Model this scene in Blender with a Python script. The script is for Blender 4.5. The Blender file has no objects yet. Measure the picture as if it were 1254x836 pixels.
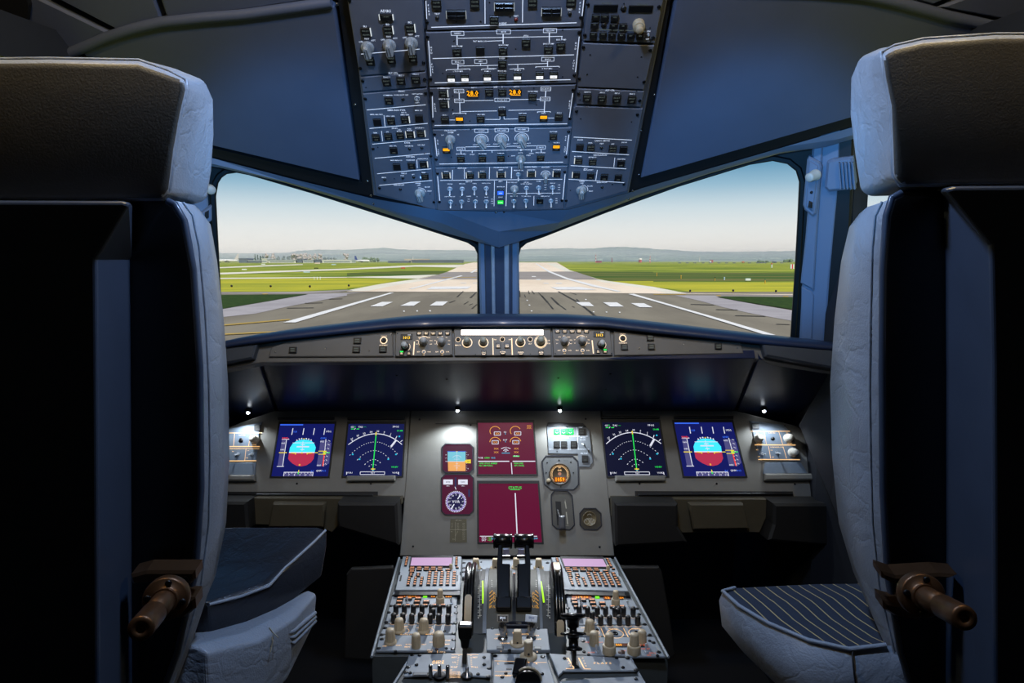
import bpy, bmesh, math, random
from mathutils import Vector, Matrix
from mathutils.geometry import tessellate_polygon
random.seed(7)
SC = bpy.context.scene
COL = SC.collection
F = 820.0; IW = 1254; IH = 836
CAM = Vector((0, 0, 1.30))
TH = math.atan(100 / F)
cT, sT = math.cos(TH), math.sin(TH)
RIGHT = Vector((1, 0, 0)); UP = Vector((0, sT, cT)); FWD = Vector((0, cT, -sT))
def ray(u, v):
    return RIGHT * ((u - 627) / F) + UP * (-(v - 418) / F) + FWD
def atY(u, v, y):
    r = ray(u, v); return CAM + r * (y / r.y)
def atD(u, v, d):
    return CAM + ray(u, v) * d
def atZ(u, v, z):
    r = ray(u, v); return CAM + r * ((z - 1.30) / r.z)
def atX(u, v, x):
    r = ray(u, v); return CAM + r * (x / r.x)
class Pl:
    """a flat working plane: x to the right, y up along it, h out of it"""
    def __init__(s, O, ex, ey):
        s.O = Vector(O); s.ex = Vector(ex).normalized(); s.ey = Vector(ey).normalized()
        s.n = s.ex.cross(s.ey).normalized(); s.ey = s.n.cross(s.ex).normalized()
    def w(s, x, y, h=0.0):
        return s.O + s.ex * x + s.ey * y + s.n * h
    def uv(s, u, v, h=0.0):
        r = ray(u, v); O = s.O + s.n * h
        t = (O - CAM).dot(s.n) / r.dot(s.n)
        d = CAM + r * t - s.O
        return (d.dot(s.ex), d.dot(s.ey))
    def p(s, u, v, h=0.0):
        x, y = s.uv(u, v, h); return s.w(x, y, h)
def three(a, b, c):
    """plane through three points, x from a to b"""
    return Pl(a, b - a, c - a)
class Quad:
    """unit square x right, y up spread over four corners of a plane"""
    def __init__(s, pl, tl, tr, br, bl, h=0.0):
        s.pl = pl; s.h = h
        s.c = [Vector(pl.uv(*q, h)) for q in (bl, br, tr, tl)]
    def w(s, x, y, h=0.0):
        a, b, c, d = s.c
        q = a * (1 - x) * (1 - y) + b * x * (1 - y) + c * x * y + d * (1 - x) * y
        return s.pl.w(q.x, q.y, s.h + h)
FX = Pl((0, 0, 0), (1, 0, 0), (0, 1, 0))       # floor-like plane at z = 0

# ---------------------------------------------------------------- materials
def lin(c):
    return tuple(((x / 255) / 12.92 if x / 255 <= 0.04045 else ((x / 255 + 0.055) / 1.055) ** 2.4) for x in c)
MATS = {}
def mat(name, col, rough=0.5, metal=0.0, spec=0.5, var=0.06, scale=60.0, bump=0.0, bscale=200.0, coat=0.0):
    if name in MATS: return MATS[name]
    m = bpy.data.materials.new(name); m.use_nodes = True; MATS[name] = m
    nt = m.node_tree; b = nt.nodes['Principled BSDF']
    c = lin(col)
    b.inputs['Roughness'].default_value = rough; b.inputs['Metallic'].default_value = metal
    b.inputs['Specular IOR Level'].default_value = spec
    if coat: b.inputs['Coat Weight'].default_value = coat; b.inputs['Coat Roughness'].default_value = 0.15
    tc = nt.nodes.new('ShaderNodeTexCoord')
    nz = nt.nodes.new('ShaderNodeTexNoise'); nz.inputs['Scale'].default_value = scale; nz.inputs['Detail'].default_value = 4
    nt.links.new(tc.outputs['Object'], nz.inputs['Vector'])
    rp = nt.nodes.new('ShaderNodeValToRGB')
    rp.color_ramp.elements[0].position = 0.3; rp.color_ramp.elements[1].position = 0.7
    rp.color_ramp.elements[0].color = tuple(x * (1 - var) for x in c) + (1,)
    rp.color_ramp.elements[1].color = tuple(min(1, x * (1 + var)) for x in c) + (1,)
    nt.links.new(nz.outputs['Fac'], rp.inputs['Fac']); nt.links.new(rp.outputs['Color'], b.inputs['Base Color'])
    if bump:
        n2 = nt.nodes.new('ShaderNodeTexNoise'); n2.inputs['Scale'].default_value = bscale; n2.inputs['Detail'].default_value = 3
        nt.links.new(tc.outputs['Object'], n2.inputs['Vector'])
        bp = nt.nodes.new('ShaderNodeBump'); bp.inputs['Strength'].default_value = bump; bp.inputs['Distance'].default_value = 0.002
        nt.links.new(n2.outputs['Fac'], bp.inputs['Height']); nt.links.new(bp.outputs['Normal'], b.inputs['Normal'])
    return m
def glow(name, col, k=1.0, light=False, base=(5, 5, 6), rough=0.4):
    """something that gives off light: screens, lamps, backlit lettering"""
    if name in MATS: return MATS[name]
    m = bpy.data.materials.new(name); m.use_nodes = True; MATS[name] = m
    b = m.node_tree.nodes['Principled BSDF']
    b.inputs['Base Color'].default_value = lin(base) + (1,); b.inputs['Roughness'].default_value = rough
    b.inputs['Specular IOR Level'].default_value = 0.2
    b.inputs['Emission Color'].default_value = lin(col) + (1,); b.inputs['Emission Strength'].default_value = k
    try: m.cycles.emission_sampling = 'AUTO' if light else 'NONE'
    except Exception: pass
    return m

# ---------------------------------------------------------------- mesh builder
GLY = {}
def glyphs(s):
    if s in GLY: return GLY[s]
    cu = bpy.data.curves.new('t', 'FONT'); cu.body = s; cu.size = 1.0; cu.resolution_u = 1; cu.offset = 0.012
    cu.align_x = 'CENTER'; cu.align_y = 'CENTER'
    o = bpy.data.objects.new('t', cu); COL.objects.link(o)
    dg = bpy.context.evaluated_depsgraph_get()
    me = bpy.data.meshes.new_from_object(o.evaluated_get(dg))
    vs = [(v.co.x, v.co.y) for v in me.vertices]; fs = [tuple(p.vertices) for p in me.polygons]
    if vs:
        ys = [v[1] for v in vs]; c = (min(ys) + max(ys)) / 2
        vs = [(x / 0.70, (y - c) / 0.70) for x, y in vs]
    bpy.data.objects.remove(o); bpy.data.curves.remove(cu); bpy.data.meshes.remove(me)
    GLY[s] = (vs, fs); return GLY[s]
class MB:
    def __init__(s): s.v = []; s.f = []; s.m = []; s.sm = []; s.mats = []
    def mi(s, m):
        if m not in s.mats: s.mats.append(m)
        return s.mats.index(m)
    def add(s, vs, fs, m, smooth=False):
        b = len(s.v); s.v += [Vector(v) for v in vs]; k = s.mi(m)
        for f in fs: s.f.append(tuple(b + i for i in f)); s.m.append(k); s.sm.append(smooth)
        return s
    def loft(s, loops, m, closed=True, caps=True, smooth=False, ring=False):
        n = len(loops[0]); vs = [p for l in loops for p in l]; fs = []
        R = len(loops)
        for r in range(R if ring else R - 1):
            r2 = (r + 1) % R
            for i in range(n if closed else n - 1):
                j = (i + 1) % n
                fs.append((r * n + i, r * n + j, r2 * n + j, r2 * n + i))
        s.add(vs, fs, m, smooth)
        if caps and not ring:
            s.add(loops[0], [tuple(range(n))[::-1]], m); s.add(loops[-1], [tuple(range(n))], m)
        return s
    def poly(s, pl, pts, h0, h1, m, bev=0.0, smooth=False):
        """prism on the plane, the top edge chamfered by bev"""
        a = sum(pts[i][0] * pts[(i + 1) % len(pts)][1] - pts[(i + 1) % len(pts)][0] * pts[i][1] for i in range(len(pts)))
        if a < 0: pts = pts[::-1]
        L = [[pl.w(x, y, h0) for x, y in pts]]
        if bev:
            L.append([pl.w(x, y, h1 - bev) for x, y in pts])
            q = inset(pts, bev)
            L.append([pl.w(x, y, h1) for x, y in q])
        else: L.append([pl.w(x, y, h1) for x, y in pts])
        return s.loft(L, m, smooth=smooth)
    def flat(s, pl, pts, h, m):
        a = sum(pts[i][0] * pts[(i + 1) % len(pts)][1] - pts[(i + 1) % len(pts)][0] * pts[i][1] for i in range(len(pts)))
        if a < 0: pts = pts[::-1]
        return s.add([pl.w(x, y, h) for x, y in pts], [tuple(range(len(pts)))], m)
    def box(s, pl, x0, x1, y0, y1, h0, h1, m, bev=0.0):
        return s.poly(pl, [(x0, y0), (x1, y0), (x1, y1), (x0, y1)], h0, h1, m, bev)
    def lathe(s, pl, x, y, prof, m, n=16, smooth=True):
        L = [[pl.w(x + r * math.cos(2 * math.pi * i / n), y + r * math.sin(2 * math.pi * i / n), h) for i in range(n)] for r, h in prof]
        return s.loft(L, m, smooth=smooth)
    def line(s, pl, p, q, wd, h, m):
        dx, dy = q[0] - p[0], q[1] - p[1]; l = math.hypot(dx, dy) or 1e-9
        nx, ny = -dy / l * wd / 2, dx / l * wd / 2
        return s.flat(pl, [(p[0] - nx, p[1] - ny), (q[0] - nx, q[1] - ny), (q[0] + nx, q[1] + ny), (p[0] + nx, p[1] + ny)], h, m)
    def arc(s, pl, cx, cy, r, a0, a1, wd, h, m, n=24, sx=1.0):
        vs, fs = [], []
        for i in range(n + 1):
            a = math.radians(a0 + (a1 - a0) * i / n)
            for rr in (r - wd / 2, r + wd / 2): vs.append(pl.w(cx + rr * math.cos(a) * sx, cy + rr * math.sin(a), h))
        for i in range(n): fs.append((2 * i, 2 * i + 1, 2 * i + 3, 2 * i + 2))
        return s.add(vs, fs, m)
    def disc(s, pl, cx, cy, r, h, m, n=16, sx=1.0):
        return s.flat(pl, [(cx + r * sx * math.cos(2 * math.pi * i / n), cy + r * math.sin(2 * math.pi * i / n)) for i in range(n)], h, m)
    def text(s, pl, t, x, y, cap, h, m, rot=0.0, sx=1.0, align=0):
        vs, fs = glyphs(t)
        if not vs: return s
        c, q = math.cos(rot), math.sin(rot); off = 0
        if align: off = (min(v[0] for v in vs) if align < 0 else max(v[0] for v in vs))
        P = []
        for a, b in vs:
            a = (a - off) * cap * sx; b *= cap
            P.append(pl.w(x + a * c - b * q, y + a * q + b * c, h))
        return s.add(P, fs, m)
    def tube(s, pts, r, m, n=10, caps=True, closed=False):
        pts = [Vector(p) for p in pts]; L = []; N = len(pts)
        rs = r if isinstance(r, (list, tuple)) else [r] * N
        ref = None
        for i, p in enumerate(pts):
            a = pts[(i - 1) % N] if (i > 0 or closed) else p
            b = pts[(i + 1) % N] if (i < N - 1 or closed) else p
            t = (b - a).normalized()
            if ref is None:
                ref = t.orthogonal().normalized()
            ref = (ref - t * ref.dot(t)).normalized(); bi = t.cross(ref)
            L.append([p + (ref * math.cos(2 * math.pi * k / n) + bi * math.sin(2 * math.pi * k / n)) * rs[i] for k in range(n)])
        return s.loft(L, m, smooth=True, caps=caps and not closed, ring=closed)
    def build(s, name, parent=None, bevel=0.0, seg=2, subsurf=0, angle=40, loc=None):
        me = bpy.data.meshes.new(name)
        off = Vector((0, 0, 0))
        if parent is not None:
            q = parent
            while q is not None: off += q.location; q = q.parent
        elif loc is not None: off = Vector(loc)
        elif s.v:
            off = Vector((sum(v.x for v in s.v) / len(s.v), sum(v.y for v in s.v) / len(s.v), min(v.z for v in s.v)))
        me.from_pydata([v - off for v in s.v], [], s.f)
        for m in s.mats: me.materials.append(m)
        me.polygons.foreach_set('material_index', s.m); me.polygons.foreach_set('use_smooth', s.sm)
        me.update()
        o = bpy.data.objects.new(name, me); COL.objects.link(o)
        if parent is not None: o.parent = parent
        else: o.location = off
        if bevel:
            bm = bmesh.new(); bm.from_mesh(me); bmesh.ops.remove_doubles(bm, verts=bm.verts, dist=1e-5)
            bmesh.ops.recalc_face_normals(bm, faces=bm.faces); bm.to_mesh(me); bm.free()
            d = o.modifiers.new('b', 'BEVEL'); d.width = bevel; d.segments = seg; d.limit_method = 'ANGLE'; d.angle_limit = math.radians(angle)
            d.harden_normals = False
        if subsurf:
            if not bevel:
                bm = bmesh.new(); bm.from_mesh(me); bmesh.ops.remove_doubles(bm, verts=bm.verts, dist=1e-5)
                bmesh.ops.recalc_face_normals(bm, faces=bm.faces); bm.to_mesh(me); bm.free()
            d = o.modifiers.new('s', 'SUBSURF'); d.levels = subsurf; d.render_levels = subsurf
        return o
def inset(pts, d):
    n = len(pts); out = []
    for i in range(n):
        p0, p1, p2 = Vector(pts[i - 1]), Vector(pts[i]), Vector(pts[(i + 1) % n])
        e1 = (p1 - p0); e2 = (p2 - p1)
        if e1.length < 1e-9 or e2.length < 1e-9: out.append(tuple(p1)); continue
        e1.normalize(); e2.normalize()
        n1 = Vector((-e1.y, e1.x)); n2 = Vector((-e2.y, e2.x)); b = n1 + n2
        if b.length < 1e-6: out.append(tuple(p1)); continue
        b = b / b.length; k = d / max(0.3, b.dot(n1)); out.append(tuple(p1 + b * k))
    return out
def tag(o, label, cat, group=None):
    o['label'] = label; o['category'] = cat
    if group: o['group'] = group
    return o
def thing(name, label, cat, loc, group=None):
    o = bpy.data.objects.new(name, None); o.empty_display_size = 0.05; COL.objects.link(o); o.location = Vector(loc)
    return tag(o, label, cat, group)
def struct(o): o['kind'] = 'structure'; return o
def crop(u0, v0, k): return lambda x, y: (u0 + x / k, v0 + y / k)

# ---------------------------------------------------------------- main working planes (camera height 1.30)
OVH = Pl((0, 1.307, 1.777), (1, 0, 0), (0, -0.327, 0.297))
FCU = Pl((0, 1.5427, 1.147), (1, 0, 0), (0, 0.0287, 0.073))
UND = Pl((0, 1.52, 1.07), (1, 0, 0), (0, -0.293, 0.184))
MIP = Pl((0, 1.813, 0.886), (1, 0, 0), (0, 0.3746, 0.9272))
PED = Pl((0, 1.40, 0.555), (1, 0, 0), (0, 1, 0))
GZ = -3.2
GND = Pl((0, 0, GZ), (1, 0, 0), (0, 1, 0))
M_LINER = mat('liner_blue_grey', (84, 92, 112), 0.6, scale=8, var=0.05, bump=0.15, bscale=900)
M_FRAME = mat('frame_blue_grey', (112, 128, 152), 0.45, scale=8, var=0.04)
M_BLACK = mat('rubber_black', (11, 11, 13), 0.55)
M_SEAL = mat('seal_black', (9, 9, 12), 0.7)
M_SHELLB = mat('shell_black', (68, 78, 96), 0.3, scale=14)
M_PANEL = mat('panel_grey', (118, 116, 110), 0.5, scale=40, var=0.04, bump=0.08, bscale=1200)
M_OPANEL = mat('overhead_grey', (98, 101, 112), 0.5, scale=40, var=0.04, bump=0.08, bscale=1200)
M_FPANEL = mat('glare_panel_grey', (96, 92, 86), 0.5, scale=40, var=0.04)
M_UNDER = mat('underside_satin', (24, 35, 62), 0.30, spec=0.17, scale=20)
M_HOOD = mat('hood_blue_black', (36, 47, 72), 0.42, scale=20)
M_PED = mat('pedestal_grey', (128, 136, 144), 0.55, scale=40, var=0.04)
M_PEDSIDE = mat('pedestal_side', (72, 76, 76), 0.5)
M_DARK = mat('dark_plastic', (26, 27, 29), 0.45)
M_KEY = mat('key_black', (20, 20, 21), 0.4)
M_KNOBG = mat('knob_grey', (150, 152, 152), 0.4)
M_KNOBW = mat('knob_ivory', (172, 156, 128), 0.5)
M_STEEL = mat('steel', (170, 170, 172), 0.25, metal=1.0)
M_BRASS = mat('bronze_metal', (104, 74, 50), 0.38, metal=0.7)
M_SCREW = mat('screw_black', (24, 26, 30), 0.35, metal=0.6)
M_BROWN = mat('trim_brown', (62, 56, 44), 0.5)
M_FLOOR = mat('floor_dark', (22, 22, 24), 0.8)
M_WALL = mat('wall_dark', (30, 33, 40), 0.6)
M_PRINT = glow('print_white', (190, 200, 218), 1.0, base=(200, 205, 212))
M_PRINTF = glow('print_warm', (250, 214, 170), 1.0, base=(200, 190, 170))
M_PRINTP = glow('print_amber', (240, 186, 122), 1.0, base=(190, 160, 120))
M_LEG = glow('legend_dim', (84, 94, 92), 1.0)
M_ORANGE = glow('amber_lit', (255, 168, 20), 1.6)
M_WHITE = glow('white_lit', (235, 238, 245), 1.3)
# ================================================================ room shell
OPEN_L = [(273,440),(273.6,416),(271.5,377),(268.5,320),(266,271),(264.5,240.6),(267.5,224),(272,217),(278,212.7),(290,211),(305,214),(381,236),(472,265),(548,289),(572,296.7),(581,302.7),(585,311),(585,386),(585,440)]
OPEN_R = [(637,440),(636,387),(634.7,314),(637.5,304),(646,297),(665.6,290),(742.8,260),(830.5,228.4),(918,201.4),(946,196.8),(963.8,200.4),(974.4,209),(978.6,223),(976.5,270),(974,318),(971,365),(968,411),(967,440)]
WL = three(atY(268,300,1.74), atY(585,300,1.95), atY(268,300,1.74) + atY(585,300,1.95) - atY(585,388,2.02))
WR = three(atY(637,300,1.95), atY(976,300,1.74), atY(637,300,1.95) + atY(637,300,1.95) - atY(637,388,2.02))
def star(pl, hole, rect, m, depth, mb, h=0.0):
    """wall sheet round an opening, with the reveal of the opening"""
    n = len(hole); cx = sum(p[0] for p in hole) / n; cy = sum(p[1] for p in hole) / n
    x0, x1, y0, y1 = rect; out = []
    for x, y in hole:
        dx, dy = x - cx, y - cy; t = 1e9
        if dx > 0: t = min(t, (x1 - cx) / dx)
        if dx < 0: t = min(t, (x0 - cx) / dx)
        if dy > 0: t = min(t, (y1 - cy) / dy)
        if dy < 0: t = min(t, (y0 - cy) / dy)
        out.append((cx + dx * t, cy + dy * t))
    # the four corners go in too
    ang = lambda p: math.atan2(p[1] - cy, p[0] - cx)
    V = [pl.w(x, y, h) for x, y in hole] + [pl.w(x, y, h) for x, y in out] + [pl.w(x, y, h - depth) for x, y in hole] + [pl.w(x, y, h - depth) for x, y in out]
    fs = []
    for i in range(n):
        j = (i + 1) % n
        fs += [(i, j, n + j, n + i), (2*n + i, 3*n + i, 3*n + j, 2*n + j), (i, 2*n + i, 2*n + j, j)]
    mb.add(V, fs, m)
    for cxn, cyn in ((x0, y0), (x1, y0), (x1, y1), (x0, y1)):
        a = ang((cxn, cyn))
        best = None
        for i in range(n):
            j = (i + 1) % n
            a0, a1 = ang(hole[i]), ang(hole[j]); d = (a1 - a0 + math.pi) % (2 * math.pi) - math.pi
            e = (a - a0 + math.pi) % (2 * math.pi) - math.pi
            if (d >= 0 and 0 <= e <= d) or (d < 0 and d <= e <= 0): best = (i, j)
        if best:
            i, j = best
            mb.add([pl.w(*out[i], h), pl.w(cxn, cyn, h), pl.w(*out[j], h)], [(0, 1, 2)], m)
            mb.add([pl.w(*out[i], h - depth), pl.w(cxn, cyn, h - depth), pl.w(*out[j], h - depth)], [(0, 1, 2)], m)
mb = MB()
hl = [WL.uv(*q) for q in OPEN_L]; hr = [WR.uv(*q) for q in OPEN_R]
star(WL, hl, (WL.uv(246, 300)[0], WL.uv(612, 300)[0], -1.0, 0.95), M_BLACK, 0.006, mb)
star(WR, hr, (WR.uv(609, 300)[0], WR.uv(1006, 300)[0], -1.0, 0.95), M_BLACK, 0.006, mb)
struct(mb.build('wall_front'))
# panes of the two windscreens
def pane_mat():
    m = bpy.data.materials.new('window_glass'); m.use_nodes = True; nt = m.node_tree
    nt.nodes.remove(nt.nodes['Principled BSDF']); out = nt.nodes['Material Output']
    t = nt.nodes.new('ShaderNodeBsdfTransparent'); t.inputs[0].default_value = (0.97, 0.985, 0.985, 1)
    g = nt.nodes.new('ShaderNodeBsdfGlossy'); g.inputs['Roughness'].default_value = 0.02
    fr = nt.nodes.new('ShaderNodeFresnel'); fr.inputs['IOR'].default_value = 1.25
    mx = nt.nodes.new('ShaderNodeMixShader')
    nt.links.new(fr.outputs[0], mx.inputs[0]); nt.links.new(t.outputs[0], mx.inputs[1]); nt.links.new(g.outputs[0], mx.inputs[2])
    nt.links.new(mx.outputs[0], out.inputs[0]); MATS['window_glass'] = m; return m
M_GLASS = pane_mat()
def offset(pts, d):
    return inset(pts, -d) if sum(pts[i][0]*pts[(i+1)%len(pts)][1]-pts[(i+1)%len(pts)][0]*pts[i][1] for i in range(len(pts)))>0 else inset(pts[::-1], -d)
for k, (pl, h) in enumerate(((WL, hl), (WR, hr))):
    mb = MB(); mb.flat(pl, offset(h, 0.003), -0.004, M_GLASS); struct(mb.build('window_%d' % (k + 1)))
# rubber gasket round each pane
def ringband(pl, pts, d, h0, h1, m, mb, bev=0.003):
    if sum(pts[i][0]*pts[(i+1)%len(pts)][1]-pts[(i+1)%len(pts)][0]*pts[i][1] for i in range(len(pts)))<0: pts = pts[::-1]
    a = pts; b = inset(pts, -d); a2 = inset(pts, -bev); b2 = inset(pts, -d + bev)
    mb.loft([[pl.w(*q, h0) for q in a], [pl.w(*q, h1 - bev) for q in a], [pl.w(*q, h1) for q in a2], [pl.w(*q, h1) for q in b2], [pl.w(*q, h1 - bev) for q in b], [pl.w(*q, h0) for q in b]], m, caps=False, smooth=False)
for k, (pl, h) in enumerate(((WL, hl), (WR, hr))):
    mb = MB(); ringband(pl, h, 0.014, -0.004, 0.008, M_BLACK, mb); struct(mb.build('trim_%d' % (k + 1)))
# frame band between overhead liner and windscreens
upL = [(200,178),(262,194),(350,217),(440,239),(456,243),(540,257.5),(611,259)]
loL = [(215,196),(268,205),(350,224),(440,251),(470,261),(545,285),(611,303)]
upR = [(611,259),(697,256.5),(770,236),(784,231),(870,206),(960,180),(1040,157),(1080,146)]
loR = [(611,303),(676,283),(750,254),(780,242),(870,212),(955,188),(1010,180),(1080,160)]
mb = MB()
CPL = three(atY(560,300,1.905), atY(660,300,1.905), atY(560,300,1.905) + Vector((0,-0.07,0.2)))
def fr(up, lo, pl):
    A = [OVH.p(*q, -0.006) for q in up]; B = [(pl if abs(q[0]-611) > 1 else CPL).p(*q, 0.09 if abs(q[0]-611) > 1 else 0.07) for q in lo]
    Mid = [a.lerp(b, 0.5) + Vector((0, -0.004, -0.004)) for a, b in zip(A, B)]
    C = [b + (b - CAM) * 0.06 + Vector((0, 0, 0.012)) for b in B]
    mb.loft([A, Mid, B, C], M_FRAME, closed=False, caps=False, smooth=False)
fr(upL, loL, WL); fr(upR, loR, WR)
struct(mb.build('trim_3'))
# centre post with its two ribs
mb = MB()
def pbox(u0, u1, v0, v1, h0, h1, m, bev=0.003):
    x0, y1 = CPL.uv(u0, v0); x1, y0 = CPL.uv(u1, v1)
    mb.box(CPL, x0, x1, y0, y1, h0, h1, m, bev)
pbox(585.5, 635, 289, 440, -0.05, 0.0, M_FRAME, 0.006)
M_POSTD = mat('post_dark_blue', (52, 62, 82), 0.45); M_RIB = mat('rib_pale', (168, 182, 200), 0.3, metal=0.4)
pbox(593, 627.5, 290, 440, 0, 0.012, M_POSTD)
pbox(601.5, 607.5, 290, 440, 0.012, 0.02, M_RIB, 0.002); pbox(617.5, 623.5, 290, 440, 0.012, 0.02, M_RIB, 0.002)
struct(mb.build('trim_4'))
# ceiling: sloping liner sheet, flat roof behind, walls, floor
mb = MB()
mb.flat(OVH, [OVH.uv(u, v, -0.05) for u, v in ((611, 262), (440, 244), (262, 198), (60, 146))] + [(-1.4, -0.36), (-1.4, 0.42), (1.4, 0.42), (1.4, -0.36)] + [OVH.uv(u, v, -0.05) for u, v in ((1180, 130), (1040, 162), (784, 236))], -0.05, M_WALL)
y_r = OVH.w(0, 0.42, -0.05)
mb.add([(-1.4, y_r.y, y_r.z), (1.4, y_r.y, y_r.z), (1.4, -1.2, y_r.z), (-1.4, -1.2, y_r.z)], [(0, 1, 2, 3)], M_LINER)
struct(mb.build('ceiling'))
mb = MB(); mb.box(FX, -1.4, 1.4, -1.2, 2.6, -0.04, 0.0, M_FLOOR); struct(mb.build('floor'))
for sgn, nm in ((-1, 'left'), (1, 'right')):
    mb = MB()
    a = Vector((0.80 * sgn, 1.66, 0)); b = Vector((1.14 * sgn, 0.35, 0))
    pl = Pl(a, b - a, (0, 0, 1)) if sgn > 0 else Pl(b, a - b, (0, 0, 1))
    L = (b - a).length
    u = 1042 if sgn > 0 else 238
    X = pl.uv(u, 300)[0]; X2 = (X + 0.62) if sgn > 0 else (X - 0.62)
    x0, x1 = min(X, X2), max(X, X2)
    hole = [(x0, 1.15), (x0, 1.4), (x0, 1.6), (x0 + 0.05, 1.66), (x0 + .3, 1.66), (x1 - 0.05, 1.66), (x1, 1.6), (x1, 1.4), (x1, 1.15), (x1 - 0.05, 1.1), (x0 + .3, 1.1), (x0 + 0.05, 1.1)]
    star(pl, hole[::-1], (-0.3 if sgn < 0 else -0.03, L + (0.03 if sgn < 0 else 0.3), 0.0, 1.74), M_WALL, 0.04, mb)
    q = pl.w(L if sgn > 0 else 0, 0, 0)
    mb.add([(b.x, 0.35, 0), (b.x, -1.2, 0), (b.x, -1.2, 2.2), (b.x, 0.35, 2.2)], [(0, 1, 2, 3)], M_WALL)
    mb.add([(a.x*0.99, 1.70, 1.74), (b.x, 0.35, 1.74), (b.x, -0.2, 1.74), (1.4*sgn, -0.2, 1.74), (1.4*sgn, 1.70, 1.74)], [(0, 1, 2, 3, 4)], M_WALL)
    mb.add([(1.38*sgn, -1.2, 1.6), (1.38*sgn, 1.7, 1.6), (1.38*sgn, 1.7, 2.12), (1.38*sgn, -1.2, 2.12)], [(0, 1, 2, 3)], M_WALL)
    # nose cheek between side wall and windscreen, below and outside the panes
    mb.add([(a.x, 1.66, 0), (a.x * 1.0, 2.4, 0), (a.x, 2.4, 0.95), (a.x, 1.66, 0.95)], [(0, 1, 2, 3)], M_WALL)
    struct(mb.build('wall_' + nm))
    mb = MB(); mb.flat(pl, offset(hole[::-1], 0.004), -0.02, M_GLASS); struct(mb.build('window_%d' % (3 if sgn < 0 else 4)))
mb = MB(); mb.add([(-1.4, -1.2, 0), (1.4, -1.2, 0), (1.4, -1.2, 2.2), (-1.4, -1.2, 2.2)], [(0, 1, 2, 3)], M_WALL); struct(mb.build('wall_back'))
mb = MB(); mb.add([(-1.0, 2.3, 0), (1.0, 2.3, 0), (1.0, 2.3, 1.0), (-1.0, 2.3, 1.0)], [(0, 1, 2, 3)], M_WALL); struct(mb.build('wall_nose'))

# ---- liner panels either side of the overhead console, with their black seals
def opoly(pts, h0, h1, m, mb, bev=0.0):
    mb.poly(OVH, [OVH.uv(u, v) for u, v in pts], h0, h1, m, bev)
mb = MB(); opoly([(404,-70),(420,-70),(458,242),(440,239.5),(350,217.5),(262,194.5),(200,178.5),(200,168),(262,184),(443,226)], -0.045, -0.006, M_SEAL, mb)
struct(mb.build('trim_5'))
mb = MB(); opoly([(100,63),(140,44),(200,27),(300,17),(396,5),(410,8),(440,221),(262,179),(180,158)], -0.045, 0.002, M_LINER, mb, 0.004)
struct(mb.build('ceiling_left'))
mb = MB(); opoly([(834,-70),(818,-70),(768,237.5),(784,232),(870,207),(960,181),(1040,158),(1080,146),(1080,136),(1040,147),(786,219)], -0.045, -0.006, M_SEAL, mb)
struct(mb.build('trim_6'))
mb = MB(); opoly([(828,-6),(850,-6),(1000,-6),(1080,0),(1161,21),(1254,39),(1290,60),(1080,134),(1040,145),(785,218)], -0.045, 0.002, M_LINER, mb, 0.004)
struct(mb.build('ceiling_right'))
# rear liner pieces, seams and rolled trim
mb = MB()
opoly([(-90,-60),(30,-60),(47,0),(136,43),(100,58),(-90,110)], -0.045, -0.004, M_LINER, mb, 0.004)
opoly([(56,-6),(40,-60),(176,-60),(188,0),(197,24),(145,40)], -0.045, -0.004, M_LINER, mb, 0.004)
opoly([(194,-4),(186,-60),(402,-60),(408,-2),(300,14),(203,23)], -0.045, -0.004, M_LINER, mb, 0.004)
struct(mb.build('ceiling_rear_left'))
mb = MB()
opoly([(840,-60),(1180,-60),(1172,-4),(1143,8),(1078,-10),(840,-12)], -0.045, -0.004, M_LINER, mb, 0.004)
opoly([(1190,-60),(1330,-60),(1330,34),(1254,30),(1150,11),(1180,0)], -0.045, -0.004, M_LINER, mb, 0.004)
struct(mb.build('ceiling_rear_right'))
mb = MB()
mb.tube([OVH.p(u, v, 0.0) for u, v in [(40,84),(79,68),(110,55),(133,45),(165,35),(200,27),(250,22),(300,18),(350,11),(406,3)]], 0.010, M_LINER)
struct(mb.build('trim_7'))
mb = MB()
mb.tube([OVH.p(u, v, 0.0) for u, v in [(836,-16),(1000,-12),(1060,-6),(1103,4),(1161,20),(1225,34),(1254,38),(1300,48)]], 0.010, M_LINER)
struct(mb.build('trim_8'))
mb = MB(); opoly([(-60,-20),(30,-20),(38,5),(36,24),(26,42),(14,51),(-60,56)], -0.004, 0.004, M_SEAL, mb, 0.003)
tag(mb.build('escape_hatch_window'), 'black rounded hatch opening in the liner at the upper left corner', 'hatch')

# ---- side posts beside the windscreens
PRL = three(atY(960,300,1.70), atY(1060,300,1.60), atY(960,300,1.70) + Vector((0,-0.07,0.2)))
mb = MB()
def ppoly(pl, pts, h0, h1, m, mb, bev=0.003): mb.poly(pl, [pl.uv(*q) for q in pts], h0, h1, m, bev)
ppoly(PRL, [(996,160),(1030,150),(1026,240),(1016,340),(1010,425),(978,425),(983,330),(990,240)], -0.05, 0.0, M_FRAME, mb, 0.004)
ppoly(PRL, [(1003,168),(1008,180),(1004,245),(1000,300),(997,355),(994,352),(981,345),(986,300),(992,240),(997,175)], 0.0, 0.010, M_FRAME, mb, 0.003)
ppoly(PRL, [(994,356),(997,362),(994,425),(981,425),(982,350)], 0.0, 0.006, M_FRAME, mb, 0.002)
ppoly(PRL, [(1026,150),(1046,140),(1042,260),(1038,330),(1030,425),(1008,425),(1014,340),(1022,240)], -0.06, -0.002, M_BLACK, mb, 0.004)
struct(mb.build('trim_9'))
PLL = three(atY(180,300,1.60), atY(280,300,1.70), atY(180,300,1.60) + Vector((0,-0.07,0.2)))
mb = MB()
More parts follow.
